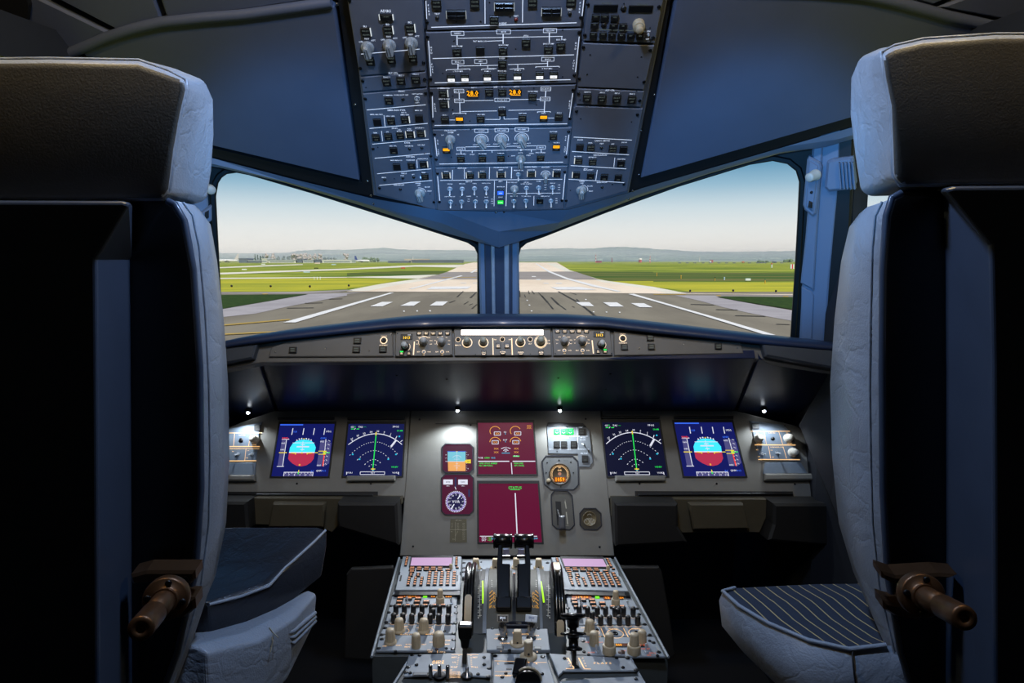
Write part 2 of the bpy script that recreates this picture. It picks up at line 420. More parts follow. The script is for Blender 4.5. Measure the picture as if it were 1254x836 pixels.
ppoly(PLL, [(248,150),(200,140),(222,240),(226,425),(261,425),(259,330),(255,240)], -0.05, 0.0, M_FRAME, mb, 0.004)
struct(mb.build('trim_10'))

# reading light plate and air outlet on the right post, bracket on the left post
t = thing('post_light_control', 'blue-grey plate with an ivory knob and black switch on the right window post', 'control plate', PRL.p(997, 225))
mb = MB(); ppoly(PRL, [(992,189),(1006,197),(1008,203),(1001,259),(997,263),(987,255),(985,249),(990,194)], 0.0, 0.020, M_FRAME, mb, 0.004); mb.build('plate', t)
mb = MB(); ppoly(PRL, [(993,194),(1004,201),(998,257),(989,250)], 0.020, 0.023, M_FRAME, mb, 0.002); mb.build('raised_face', t)
kx = Pl(PRL.p(1000, 214, 0.020), PRL.ey, PRL.n.cross(PRL.ey)); kx = Pl(PRL.p(999, 214, 0.022), PRL.ey.cross(Vector((-0.75,-0.65,-0.1))), PRL.ey)
mb = MB(); mb.lathe(kx, 0, 0, [(0.013, 0), (0.013, 0.006), (0.0105, 0.008), (0.0105, 0.030), (0.009, 0.033), (0.0003, 0.033)], mat('knob_cream', (206, 202, 190), 0.4), 24); mb.build('knob', t)
mb = MB(); ppoly(PRL, [(993.5,243),(997.5,245),(997,252),(992.5,250)], 0.023, 0.032, M_BLACK, mb, 0.002); mb.build('switch', t)
mb = MB(); x, y = PRL.uv(996, 233); mb.lathe(PRL, x, y, [(0.0035, 0.023), (0.0032, 0.025), (0.0003, 0.025)], M_BLACK, 12); mb.build('button', t)
t = thing('air_outlet', 'blue-grey louvred air outlet box beside the right window post', 'air vent', PRL.p(1030, 215))
mb = MB(); ppoly(PRL, [(1014,196),(1021,193),(1046,190),(1050,222),(1046,230),(1016,233),(1011,228)], 0.0, 0.020, M_FRAME, mb, 0.006); mb.build('body', t)
for i in range(5):
    u = 1029 + i*4.2; mb = MB(); ppoly(PRL, [(u,196),(u+1.8,196),(u+4.2,228),(u+2.4,229)], 0.018, 0.034, M_FRAME, mb, 0.001); mb.build('louvre', t)
t = thing('post_bracket', 'small blue-grey bracket with a white stud on the left window post', 'bracket', PLL.p(252, 262))
mb = MB(); ppoly(PLL, [(241,262),(258,250),(258,268),(247,276),(241,275)], 0.0, 0.018, M_FRAME, mb, 0.003); mb.build('plate', t)
mb = MB(); ppoly(PLL, [(249,258),(254,255),(254,264),(249,267)], 0.018, 0.021, M_BLACK, mb, 0.001); mb.build('switch', t)
mb = MB(); x, y = PLL.uv(257, 231); mb.lathe(PLL, x, y, [(0.011, 0.0), (0.011, 0.016), (0.008, 0.019), (0.0003, 0.019)], mat('knob_cream', (206, 202, 190), 0.4), 20); mb.build('stud', t)
# ================================================================ glareshield
CREST = [(225,426),(272,418.5),(300,412),(350,404.5),(420,396.5),(480,390),(515,387),(545,386),(610,386),(690,386),(740,389),(800,395),(870,403),(945,411.5),(1015,419),(1075,426)]
LOW   = [(225,436),(272,427),(300,422.5),(350,416),(420,408.5),(480,402.5),(515,401),(545,400.2),(610,399.5),(690,399.5),(740,401),(800,408),(870,415),(945,423),(1015,429),(1075,436)]
t = thing('glareshield', 'long dark blue padded glareshield running across under both windscreens', 'glareshield', (0, 1.6, 1.0))
mb = MB(); L = []
for c, l in zip(CREST, LOW):
    p0 = FCU.p(*l, 0.004); p1 = FCU.p(*l, 0.020); p3 = atY(*c, 1.60)
    p2 = FCU.p(l[0], l[1] - 5, 0.027); p25 = p3.lerp(p2, 0.4) + Vector((0, -0.006, 0.004))
    L.append([p0, p1, p2, p25, p3, p3 + Vector((0, 0.10, -0.004)), p3 + Vector((0, 0.45, -0.10)), p3 + Vector((0, 0.45, -0.2))])
mb.loft(L, M_HOOD, closed=False, caps=False, smooth=True); mb.build('hood', t)
def gpoly(pl, pts, h0, h1, m, mb, bev=0.0): mb.poly(pl, [pl.uv(*q) for q in pts], h0, h1, m, bev)
mb = MB(); gpoly(FCU, [(225,434)]+[(u, v+1) for u, v in LOW[1:]]+[(1075,462),(1016,454),(932,440),(925,439.5),(320,444),(225,462)], -0.03, 0.0, M_FPANEL, mb, 0.002)
mb.build('fascia', t)
mb = MB(); gpoly(FCU, [(330,437.5),(333,426),(350,419.5),(420,410.8),(481,404.5),(482.5,437)], 0.0, 0.006, M_FPANEL, mb, 0.002)
w = mb.build('side_panel', t); w['label'] = 'grey side panel left of the control units'
mb = MB(); gpoly(FCU, [(751,403.5),(800,410.5),(870,417.3),(906,420),(910,433.5),(751.5,436)], 0.0, 0.006, M_FPANEL, mb, 0.002)
w = mb.build('side_panel', t); w['label'] = 'grey side panel right of the control units'
# switches and screws on the two side panels
def gbox(pl, cu, cv, wu, hv, h0, h1, m, mb, bev=0.001):
    x0, y1 = pl.uv(cu - wu/2, cv - hv/2); x1, y0 = pl.uv(cu + wu/2, cv + hv/2); mb.box(pl, x0, x1, y0, y1, h0, h1, m, bev)
a = crop(320, 380, 3.919); b = crop(620, 380, 3.919)
for q in (a(465,150), a(157,194), a(460,192), a(587,191), b(687,136), b(693,179), b(564,180), b(1012,177)):
    mb = MB(); gbox(FCU, *q, 8.5, 7.2, 0.006, 0.011, M_KEY, mb); gbox(FCU, q[0], q[1]-1.2, 5, 0.8, 0.0111, 0.0113, M_LEG, mb, 0); gbox(FCU, q[0], q[1]+1.4, 5, 0.8, 0.0111, 0.0113, M_LEG, mb, 0)
    mb.build('push_button', t)
for q in (a(590,147), b(557,137)):
    mb = MB(); x, y = FCU.uv(*q)
    mb.arc(FCU, x, y, 0.0075, 0, 360, 0.0022, 0.0065, M_PRINTF); mb.lathe(FCU, x, y, [(0.005, 0.006), (0.005, 0.010), (0.003, 0.011), (0.0005, 0.009)], M_DARK, 12)
    mb.text(FCU, 'CHRONO', x, FCU.uv(q[0], q[1]-5.2)[1], 0.0022, 0.0065, M_PRINTF); mb.text(FCU, 'INSTRUMENT', x, FCU.uv(q[0], q[1]+5.8)[1], 0.0022, 0.0065, M_PRINTF)
    mb.build('chrono_button', t)
def screw(pl, q, r, par, h=0.0, m=None, name='screw'):
    x, y = pl.uv(*q, h); mb = MB()
    mb.lathe(pl, x, y, [(r, h), (r, h + r*0.3), (r*0.75, h + r*0.55), (r*0.3, h + r*0.55), (r*0.25, h + r*0.3)], m or M_SCREW, 10)
    return mb.build(name, par)
for q in (a(67,200), a(310,180), a(517,195), a(624,115), b(520,100), b(638,183), b(849,163), b(1108,180)): screw(FCU, q, 0.0017, t, 0.006, M_STEEL)
# underside: three satin panels, sloping forward and down to the instrument panel
mb = MB(); gpoly(UND, [(321,443.5),(925,438.5),(899,503.5),(341,504.5)], -0.02, 0.0, M_UNDER, mb, 0.0015); mb.build('underside_panel', t)
mb = MB(); gpoly(UND, [(929,439.5),(1016,452),(1075,461),(1040,530),(975,520),(903,503.5)], -0.02, 0.0, M_UNDER, mb, 0.0015); mb.build('underside_panel', t)
mb = MB(); gpoly(UND, [(317,444),(225,462),(225,535),(285,517),(337,504.5)], -0.02, 0.0, M_UNDER, mb, 0.0015); mb.build('underside_panel', t)
mb = MB(); gpoly(UND, [(225,440),(1075,440),(1075,545),(225,545)], -0.04, -0.012, M_BLACK, mb); mb.build('underside_backing', t)
for q in (a(650,312), a(665,386), a(890,330), b(250,325), b(500,304), b(478,378), b(1115,467), a(52,477)): screw(UND, q, 0.0028 if q[1] < 465 else 0.002, t)
mb = MB(); gpoly(FCU, [(929,419.5),(1016,428),(1075,434),(1075,460),(1016,453),(934,438)], 0.0, 0.02, mat('end_cap_grey', (56, 60, 66), 0.5), mb, 0.004); mb.build('end_cap', t)
mb = MB(); gpoly(FCU, [(318,424),(313,441),(225,458),(225,438),(272,429)], 0.0, 0.02, mat('end_cap_grey', (56, 60, 66), 0.5), mb, 0.004); mb.build('end_cap', t)
# four LED map lights hanging from the rear edge of the underside
M_LED = glow('led_white', (235, 243, 255), 18.0, light=True)
LEDS = [(304.5,501,'white LED spot at the far left end of the glareshield'), (560.5,498.5,'white LED spot left of the centre displays under the glareshield'), (685.5,498.5,'white LED spot right of the centre displays under the glareshield'), (935,499,'white LED spot at the far right end of the glareshield')]
LEDP = []
for u, v, lb in LEDS:
    x, y = UND.uv(u, v); P = UND.w(x, y, 0.012); LEDP.append(P)
    tt = thing('led_spotlight', lb, 'light', UND.w(x, y, 0), 'LED spots under the glareshield')
    mb = MB(); mb.lathe(UND, x, y, [(0.008, -0.002), (0.008, 0.006), (0.0055, 0.009)], M_DARK, 14); mb.build('housing', tt)
    mb = MB(); mb.lathe(UND, x, y, [(0.0045, 0.008), (0.0042, 0.011), (0.0025, 0.0135), (0.0004, 0.0143)], M_LED, 12); mb.build('lens', tt)
# ================================================================ pilot seats
def leather(name, col, rough=0.42):
    m = bpy.data.materials.new(name); m.use_nodes = True; MATS[name] = m; nt = m.node_tree; b = nt.nodes['Principled BSDF']
    c = lin(col); tc = nt.nodes.new('ShaderNodeTexCoord')
    n1 = nt.nodes.new('ShaderNodeTexNoise'); n1.inputs['Scale'].default_value = 9; n1.inputs['Detail'].default_value = 5; n1.inputs['Distortion'].default_value = 0.6
    vo = nt.nodes.new('ShaderNodeTexVoronoi'); vo.inputs['Scale'].default_value = 420; vo.feature = 'F1'
    wr = nt.nodes.new('ShaderNodeTexVoronoi'); wr.inputs['Scale'].default_value = 22; wr.feature = 'DISTANCE_TO_EDGE'
    mp = nt.nodes.new('ShaderNodeVectorMath'); mp.operation = 'ADD'
    n3 = nt.nodes.new('ShaderNodeTexNoise'); n3.inputs['Scale'].default_value = 12; n3.inputs['Detail'].default_value = 4
    nt.links.new(tc.outputs['Object'], n3.inputs['Vector']); nt.links.new(tc.outputs['Object'], mp.inputs[0])
    sc = nt.nodes.new('ShaderNodeVectorMath'); sc.operation = 'SCALE'; sc.inputs['Scale'].default_value = 0.12
    nt.links.new(n3.outputs['Color'], sc.inputs[0]); nt.links.new(sc.outputs[0], mp.inputs[1]); nt.links.new(mp.outputs[0], wr.inputs['Vector'])
    cr = nt.nodes.new('ShaderNodeValToRGB'); cr.color_ramp.elements[0].position = 0.0; cr.color_ramp.elements[1].position = 0.09
    nt.links.new(wr.outputs['Distance'], cr.inputs['Fac'])
    nt.links.new(tc.outputs['Object'], n1.inputs['Vector']); nt.links.new(tc.outputs['Object'], vo.inputs['Vector'])
    rp = nt.nodes.new('ShaderNodeValToRGB'); rp.color_ramp.elements[0].position = 0.3; rp.color_ramp.elements[1].position = 0.7
    rp.color_ramp.elements[0].color = tuple(x*0.88 for x in c)+(1,); rp.color_ramp.elements[1].color = tuple(x*1.08 for x in c)+(1,)
    nt.links.new(n1.outputs['Fac'], rp.inputs['Fac']); nt.links.new(rp.outputs['Color'], b.inputs['Base Color'])
    b.inputs['Roughness'].default_value = rough
    b1 = nt.nodes.new('ShaderNodeBump'); b1.inputs['Strength'].default_value = 0.25; b1.inputs['Distance'].default_value = 0.001
    b2 = nt.nodes.new('ShaderNodeBump'); b2.inputs['Strength'].default_value = 0.17; b2.inputs['Distance'].default_value = 0.0022
    b3 = nt.nodes.new('ShaderNodeBump'); b3.inputs['Strength'].default_value = 0.5; b3.inputs['Distance'].default_value = 0.012
    nt.links.new(vo.outputs['Distance'], b1.inputs['Height']); nt.links.new(cr.outputs['Color'], b2.inputs['Height']); nt.links.new(n1.outputs['Fac'], b3.inputs['Height'])
    nt.links.new(b3.outputs['Normal'], b2.inputs['Normal']); nt.links.new(b2.outputs['Normal'], b1.inputs['Normal']); nt.links.new(b1.outputs['Normal'], b.inputs['Normal'])
    return m
M_LEATHER = leather('seat_leather_grey', (158, 164, 174))
M_LEATHERD = leather('seat_leather_dark', (42, 44, 50), 0.28)
M_BACKL = mat('headrest_back_leather', (78, 74, 68), 0.5, bump=0.25, bscale=500)
def stripes(name):
    m = mat(name, (52, 58, 72), 0.85, bump=0.3, bscale=900); nt = m.node_tree; b = nt.nodes['Principled BSDF']
    tc = nt.nodes.new('ShaderNodeTexCoord'); mp = nt.nodes.new('ShaderNodeMapping'); mp.inputs['Rotation'].default_value = (0, 0, math.radians(-14))
    nt.links.new(tc.outputs['Object'], mp.inputs['Vector']); sx = nt.nodes.new('ShaderNodeSeparateXYZ'); nt.links.new(mp.outputs[0], sx.inputs[0])
    ad = nt.nodes.new('ShaderNodeMath'); ad.operation = 'MULTIPLY'; ad.inputs[1].default_value = 52.0; nt.links.new(sx.outputs['X'], ad.inputs[0])
    fr = nt.nodes.new('ShaderNodeMath'); fr.operation = 'FRACT'; nt.links.new(ad.outputs[0], fr.inputs[0])
    lt = nt.nodes.new('ShaderNodeMath'); lt.operation = 'LESS_THAN'; lt.inputs[1].default_value = 0.1; nt.links.new(fr.outputs[0], lt.inputs[0])
    mx = nt.nodes.new('ShaderNodeMix'); mx.data_type = 'RGBA'
    src = b.inputs['Base Color'].links[0].from_socket
    nt.links.new(lt.outputs[0], mx.inputs[0]); nt.links.new(src, mx.inputs[6]); mx.inputs[7].default_value = lin((205, 180, 120)) + (1,)
    nt.links.new(mx.outputs[2], b.inputs['Base Color']); return m
M_STRIPE = stripes('seat_fabric_pinstripe')
def loops(rows):
    """rows of (u, v, depth) outlines to loops of points"""
    return [[atY(*q) for q in r] for r in rows]
M_PLATE = mat('back_plate_black', (16, 17, 20), 0.4)
def build_seat(label, headrest, box, base, rim, side_near, side_far, cush, clamp, s):
    """s = +1 when the aisle side is to the right of the seat"""
    t = thing('pilot_seat', label, 'seat', (headrest[0][0][0] and atY(*headrest[1][0]).x * 1.5, 0.9, 0.0), 'two pilot seats')
    # headrest: loops from the back face forward
    mb = MB(); mb.loft(loops(headrest), M_BACKL)
    n = len(headrest[0]); 
    hm = mb
    # the aisle-side faces and everything ahead of the seam wear the pale leather
    R = len(headrest)
    k = hm.mi(M_LEATHER)
    for r in range(0, R - 1):
        for i in range(n): hm.m[r * n + i] = k
    hm.m[-1] = k
    h = hm.build('headrest', t, bevel=0.006, seg=3, angle=25)
    for p in h.data.polygons: p.use_smooth = True
    mb = MB(); mb.tube([atY(*q) for q in headrest[1]], 0.0022, M_LEATHER, 6, closed=True); mb.build('piping', h)
    # shell
    mb = MB(); mb.loft(loops(box), M_SHELLB); mb.build('back_shell', t, bevel=0.004, seg=3)
    mb = MB(); mb.loft(loops(base), M_PLATE); mb.build('back_plate', t, bevel=0.004)
    mb = MB(); mb.tube([atY(*q) for q in rim], 0.004, M_SHELLB, 8); mb.build('edge_rim', t)
    # aisle side of the backrest cushion
    mb = MB(); A = [atY(*q) for q in side_near]; B = [atY(*q) for q in side_far]
    C = [a.lerp(b, 0.5) + Vector((0.008 * s, 0, 0)) for a, b in zip(A, B)]
    D = [b + Vector((-0.03 * s, 0.02, 0)) for b in B]; E2 = [a + Vector((-0.12 * s, 0.03, 0)) for a in A]; E3 = [b + Vector((-0.14 * s, 0.02, 0)) for b in B]
    A0 = [a + Vector((-0.015 * s, -0.002, 0)) for a in A]
    mb.loft([A0, A, C, B, D, E3, E2], M_LEATHER, closed=False, caps=False, smooth=True)
    c = mb.build('backrest_cushion', t)
    mb = MB(); mb.tube([a.lerp(b, 0.14) + Vector((0.004 * s, 0, 0)) for a, b in zip(A, B)], 0.0014, M_LEATHER, 6); mb.build('seam', c)
    return t
# outlines: (u, v, y); loops run clockwise from the outer top
def hr(us, y0, y1):
    """headrest loops from corner columns us = ((u,v) back outline, (u,v) front outline)"""
    b, f = us
    mid = lambda p, q, k: (p[0] + (q[0]-p[0])*k, p[1] + (q[1]-p[1])*k)
    cb = (sum(p[0] for p in b)/len(b), sum(p[1] for p in b)/len(b)); cf = (sum(p[0] for p in f)/len(f), sum(p[1] for p in f)/len(f))
    return [[((mid(p, cb, 0.012)[0], p[1] + 5.5) if p[1] < cb[1] - 55 else mid(p, cb, 0.012)) + (y0,) for p in b], [(*p, y0 + 0.012) for p in b], [(*mid(p, q, 0.5), (y0+y1)/2) for p, q in zip(b, f)], [(*p, y1 - 0.01) for p in f], [(*mid(p, cf, 0.05), y1 + 0.004) for p in f]]
LB = [(-190,90),(-150,74),(60,72),(170,74),(205,86),(228,98),(229,110),(222,140),(214,185),(208,232),(200,244),(60,245),(-150,242),(-190,225)]
LF = [(-150,95),(-120,80),(60,76),(185,76),(215,84),(251,98),(262,122),(263,165),(260,210),(254,246),(240,250),(60,250),(-120,248),(-150,230)]
tL = build_seat('left pilot seat seen from behind, plain blue-grey leather cushion', hr((LB, LF), 0.775, 0.875),
    [[(-190,245,.70),(150,246,.70),(160,249,.70),(118,318,.70),(119,440,.70),(120,620,.70),(121,900,.70),(-190,900,.70)],
     [(-160,245,.80),(150,246,.80),(163,249,.80),(163,318,.80),(164,440,.80),(165,620,.80),(166,900,.80),(-160,900,.80)]],
    [[(-190,240,.79),(195,242,.79),(213,250,.79),(225,270,.79),(236,330,.79),(244,450,.79),(245,600,.79),(238,700,.79),(215,800,.79),(196,850,.79),(-190,850,.79)],
     [(-190,240,.83),(195,240,.83),(216,248,.83),(230,270,.83),(240,330,.83),(247,450,.83),(248,600,.83),(241,700,.83),(218,800,.83),(200,850,.83),(-190,850,.83)]],
    [(205,246,.785),(214,250,.785),(226,270,.785),(237,330,.785),(245,450,.785),(246.5,600,.785),(240,700,.785),(217,800,.785),(198,850,.785)],
    [(216,246,.80),(228,262,.80),(236,300,.80),(243,380,.80),(247.5,470,.80),(249,560,.80),(248,640,.80),(239,720,.80),(222,790,.80),(205,845,.80)],
    [(244,256,.90),(258,275,.91),(266,320,.92),(274,390,.93),(279.5,470,.93),(281,560,.93),(277,640,.92),(264,705,.90),(240,762,.86),(208,838,.81)], None, None, 1)
RB = [(1500,60),(1450,42),(1220,42),(1130,48),(1095,56),(1079,64),(1083,95),(1090,130),(1092,180),(1093,215),(1102,227),(1250,225),(1450,222),(1500,205)]
RF = [(1450,70),(1400,48),(1220,46),(1115,52),(1075,60),(1052,70),(1041,95),(1040,140),(1046,190),(1053,236),(1065,241),(1250,236),(1400,232),(1450,215)]
RB = RB[::-1]; RF = RF[::-1]
tR = build_seat('right pilot seat seen from behind, pinstriped fabric cushion', hr((RB, RF), 0.775, 0.875),
    [[(1500,900,.70),(1218,900,.70),(1217,620,.70),(1216,440,.70),(1213,300,.70),(1155,231,.70),(1170,228,.70),(1500,226,.70)],
     [(1470,900,.80),(1152,900,.80),(1153,620,.80),(1153,440,.80),(1152,300,.80),(1151,231,.80),(1165,228,.80),(1470,226,.80)]],
    [[(1500,850,.79),(1120,850,.79),(1105,800,.79),(1088,700,.79),(1083,600,.79),(1082,450,.79),(1083,330,.79),(1087,265,.79),(1094,243,.79),(1105,236,.79),(1500,230,.79)],
     [(1500,850,.83),(1117,850,.83),(1101,800,.83),(1084,700,.83),(1079,600,.83),(1078,450,.83),(1079,330,.83),(1083,265,.83),(1090,240,.83),(1103,233,.83),(1500,230,.83)]],
    [(1118,850,.785),(1103,800,.785),(1086,700,.785),(1081,600,.785),(1080,450,.785),(1081,330,.785),(1085,265,.785),(1092,242,.785),(1104,236,.785)],
    [(1112,848,.80),(1099,790,.80),(1086,720,.80),(1080,640,.80),(1079,560,.80),(1078,470,.80),(1078.5,380,.80),(1079.5,300,.80),(1082,262,.80),(1090,244,.80)],
    [(1108,842,.81),(1080,780,.86),(1045,700,.90),(1027,640,.92),(1019,560,.93),(1016.5,470,.93),(1022,390,.93),(1030,320,.92),(1040,278,.91),(1052,262,.90)], None, None, -1)
# seat cushions, draped covers and the recline clamps behind the seats
def pts3(rows): return [[atD(*q) for q in r] for r in rows]
# left: plain leather cushion with a raised front, rows from the rear to the front
mb = MB()
rows = [ # outer top, mid top, inner top, inner side mid, inner bottom, outer bottom
 [(60,738,.98),(160,737,.98),(252,737,.98),(258,742,.985),(257,757,.99),(258,778,1.0),(60,790,1.0)],
 [(130,716,1.07),(230,716,1.07),(322,714,1.06),(332,716,1.06),(334,740,1.06),(318,760,1.05),(130,780,1.05)],
 [(200,690,1.12),(290,688,1.12),(352,683,1.10),(362,684,1.10),(366,715,1.09),(350,742,1.08),(200,760,1.08)],
 [(215,648,1.18),(290,645,1.18),(388,645,1.155),(400,649,1.15),(400,668,1.14),(394,706,1.12),(215,735,1.12)],
 [(220,660,1.22),(295,660,1.22),(385,660,1.19),(396,664,1.19),(395,680,1.17),(388,704,1.15),(220,735,1.15)]]
mb.loft(pts3(rows), M_LEATHERD, smooth=True)
cu = mb.build('seat_cushion', tL, bevel=0.006, seg=3, angle=30)
mb = MB(); mb.tube([atD(*q) for q in [(256,740,.983),(295,730,1.02),(330,717,1.056),(350,694,1.085),(361,685,1.097),(385,663,1.13),(399,649,1.148)]], 0.0024, M_LEATHER, 6); mb.build('piping', cu)
mb = MB()
rows = [
 [(120,800,.90),(205,792,.90),(240,789,.90),(252,800,.895),(255,860,.90),(120,900,.92)],
 [(150,790,.96),(250,784,.96),(302,773,.97),(318,785,.96),(312,880,.96),(150,900,.96)],
 [(190,775,1.02),(300,762,1.03),(352,748,1.04),(362,757,1.03),(352,832,1.03),(190,880,1.03)],
 [(230,755,1.08),(330,740,1.10),(378,722,1.11),(388,726,1.10),(385,764,1.10),(230,840,1.10)],
 [(240,765,1.12),(330,750,1.14),(372,735,1.14),(382,740,1.14),(378,768,1.14),(240,840,1.14)]]
mb.loft(pts3(rows), M_LEATHER, smooth=True); cv = mb.build('cushion_cover', tL, bevel=0.005, seg=3, angle=30)
mb = MB()
for dx in (0, 2.5, 5): mb.tube([atD(240+dx*6+40, 800-dx*5, .93+dx*.01), atD(300+dx*4, 792-dx*4, .965+dx*.01), atD(360, 772+dx*3, 1.03), atD(386, 750+dx*2, 1.09)], 0.0035, M_LEATHER, 6)
mb.build('fold', cv)
mb = MB(); mb.tube([atD(330,768,.99), atD(334,774,.985), atD(341,781,.98)], 0.0008, M_KNOBW, 5); mb.tube([atD(331,769,.99), atD(334,785,.98), atD(331,798,.975)], 0.0008, M_KNOBW, 5); mb.build('loose_thread', cv)
# right: pinstriped cushion top over a leather skirt
mb = MB()
rows = [
 [(1300,700,1.05),(1120,714,1.06),(1000,715,1.06),(900,720,1.03),(885,725,1.015)],
 [(1300,720,1.01),(1125,730,1.02),(1010,734,1.00),(925,738,.985),(905,742,.975)],
 [(1300,745,.97),(1130,755,.965),(1030,758,.955),(960,758,.945),(940,763,.935)],
 [(1300,775,.92),(1140,778,.915),(1060,780,.905),(1010,781,.895),(990,784,.885)],
 [(1300,800,.87),(1150,793,.875),(1085,790,.875),(1055,793,.87),(1040,795,.866)]]
R_ = pts3(rows)
B_ = [[p + Vector((0, 0, -0.03)) for p in r] for r in R_]
mb.loft(R_, M_STRIPE, closed=False, caps=False, smooth=True); mb.loft(B_, M_STRIPE, closed=False, caps=False)
cu = mb.build('seat_cushion', tR)
mb = MB()
edge = [(1120,714,1.06),(1000,715,1.06),(900,720,1.03),(885,724,1.015),(905,742,.975),(940,763,.935),(990,784,.885),(1040,795,.866),(1085,790,.866),(1150,790,.866)]
low1 = [(1120,730,1.08),(1000,730,1.08),(898,735,1.045),(880.5,735,1.02),(900,757,.975),(930,782,.93),(972,806,.88),(1022,822,.855),(1085,822,.85),(1150,822,.85)]
low2 = [(1120,760,1.10),(1000,760,1.09),(900,770,1.06),(884,766,1.03),(905,792,.985),(935,820,.945),(965,845,.90),(1010,870,.87),(1085,880,.86),(1150,880,.86)]
low3 = [(1120,770,1.10),(1000,772,1.09),(905,778,1.06),(890,772,1.04),(912,800,1.0),(945,832,.96),(975,860,.92),(1015,890,.89),(1085,900,.88),(1150,900,.88)]
mb.loft(pts3([edge, low1, low2, low3]), M_LEATHER, closed=False, caps=False, smooth=True); cv = mb.build('cushion_cover', tR)
mb = MB(); mb.tube([atD(u, v - 0.5, d - 0.003) for u, v, d in edge[2:9]], 0.003, M_LEATHER, 6); mb.build('piping', cv)
mb = MB(); mb.tube([atD(1044,796,.862), atD(1044,806,.855), atD(1046,825,.848), atD(1048,840,.845)], 0.0012, M_BLACK, 5); mb.build('seam', cv)
# recline clamps
def clamp(t, pl, plate1, plate2, axis, rings, s):
    mb = MB(); mb.poly(pl, [pl.uv(*q) for q in plate1], -0.022, 0.0, M_BRASS, 0.003); k = mb.build('clamp_jaw', t)
    mb = MB(); mb.poly(pl, [pl.uv(*q) for q in plate2], -0.022, 0.0, M_BRASS, 0.003); mb.build('clamp_jaw', t)
    a, b = Vector(atD(*axis[0])), Vector(atD(*axis[1])); d = b - a
    ref = Pl(a, d.orthogonal(), d.cross(d.orthogonal()))
    ref = Pl(a, d.orthogonal(), (d.normalized()).cross(d.orthogonal().normalized()))
    mb = MB(); L = d.length
    mb.lathe(ref, 0, 0, [(0.0235, -0.006), (0.0235, 0.004), (0.0215, 0.006), (0.014, 0.006), (0.0135, 0.012)], M_BRASS, 28); f = mb.build('flange', t)
    mb = MB()
    for i in range(4):
        an = math.pi/2*i + 0.6; mb.lathe(Pl(ref.w(0.018*math.cos(an), 0.018*math.sin(an), 0.006), ref.ex, ref.ey), 0, 0, [(0.0035, 0), (0.0035, 0.002), (0.0015, 0.003), (0.0002, 0.002)], M_SCREW, 8)
    mb.build('bolt', f)
    mb = MB(); mb.lathe(ref, 0, 0, [(0.0118, 0.010), (0.0118, L*0.45), (0.0104, L*0.46), (0.0104, L*0.52), (0.0122, L*0.53), (0.0122, L*0.97), (0.011, L), (0.0045, L), (0.004, L-0.004), (0.0003, L-0.004)], M_BRASS, 26); mb.build('handle', t)
CL = Pl((0, 0.735, 1.0), (1, 0, 0), (0, -0.25, 0.97))
clamp(tL, CL, [(159,705),(178,700),(238,700),(239,710),(232,717),(227,708),(200,713),(161,716)], [(200,734),(222,733),(238,733),(239,746),(226,757),(200,760)], [(204,732,.73),(172,770,.64)], 0, 1)
clamp(tR, CL, [(1080,700),(1098,706),(1150,703),(1174,705),(1150,712),(1098,717),(1081,709)], [(1082,736),(1094,740),(1124,742),(1130,763),(1096,755),(1083,747)], [(1128,728,.73),(1182,757,.645)], 0, -1)
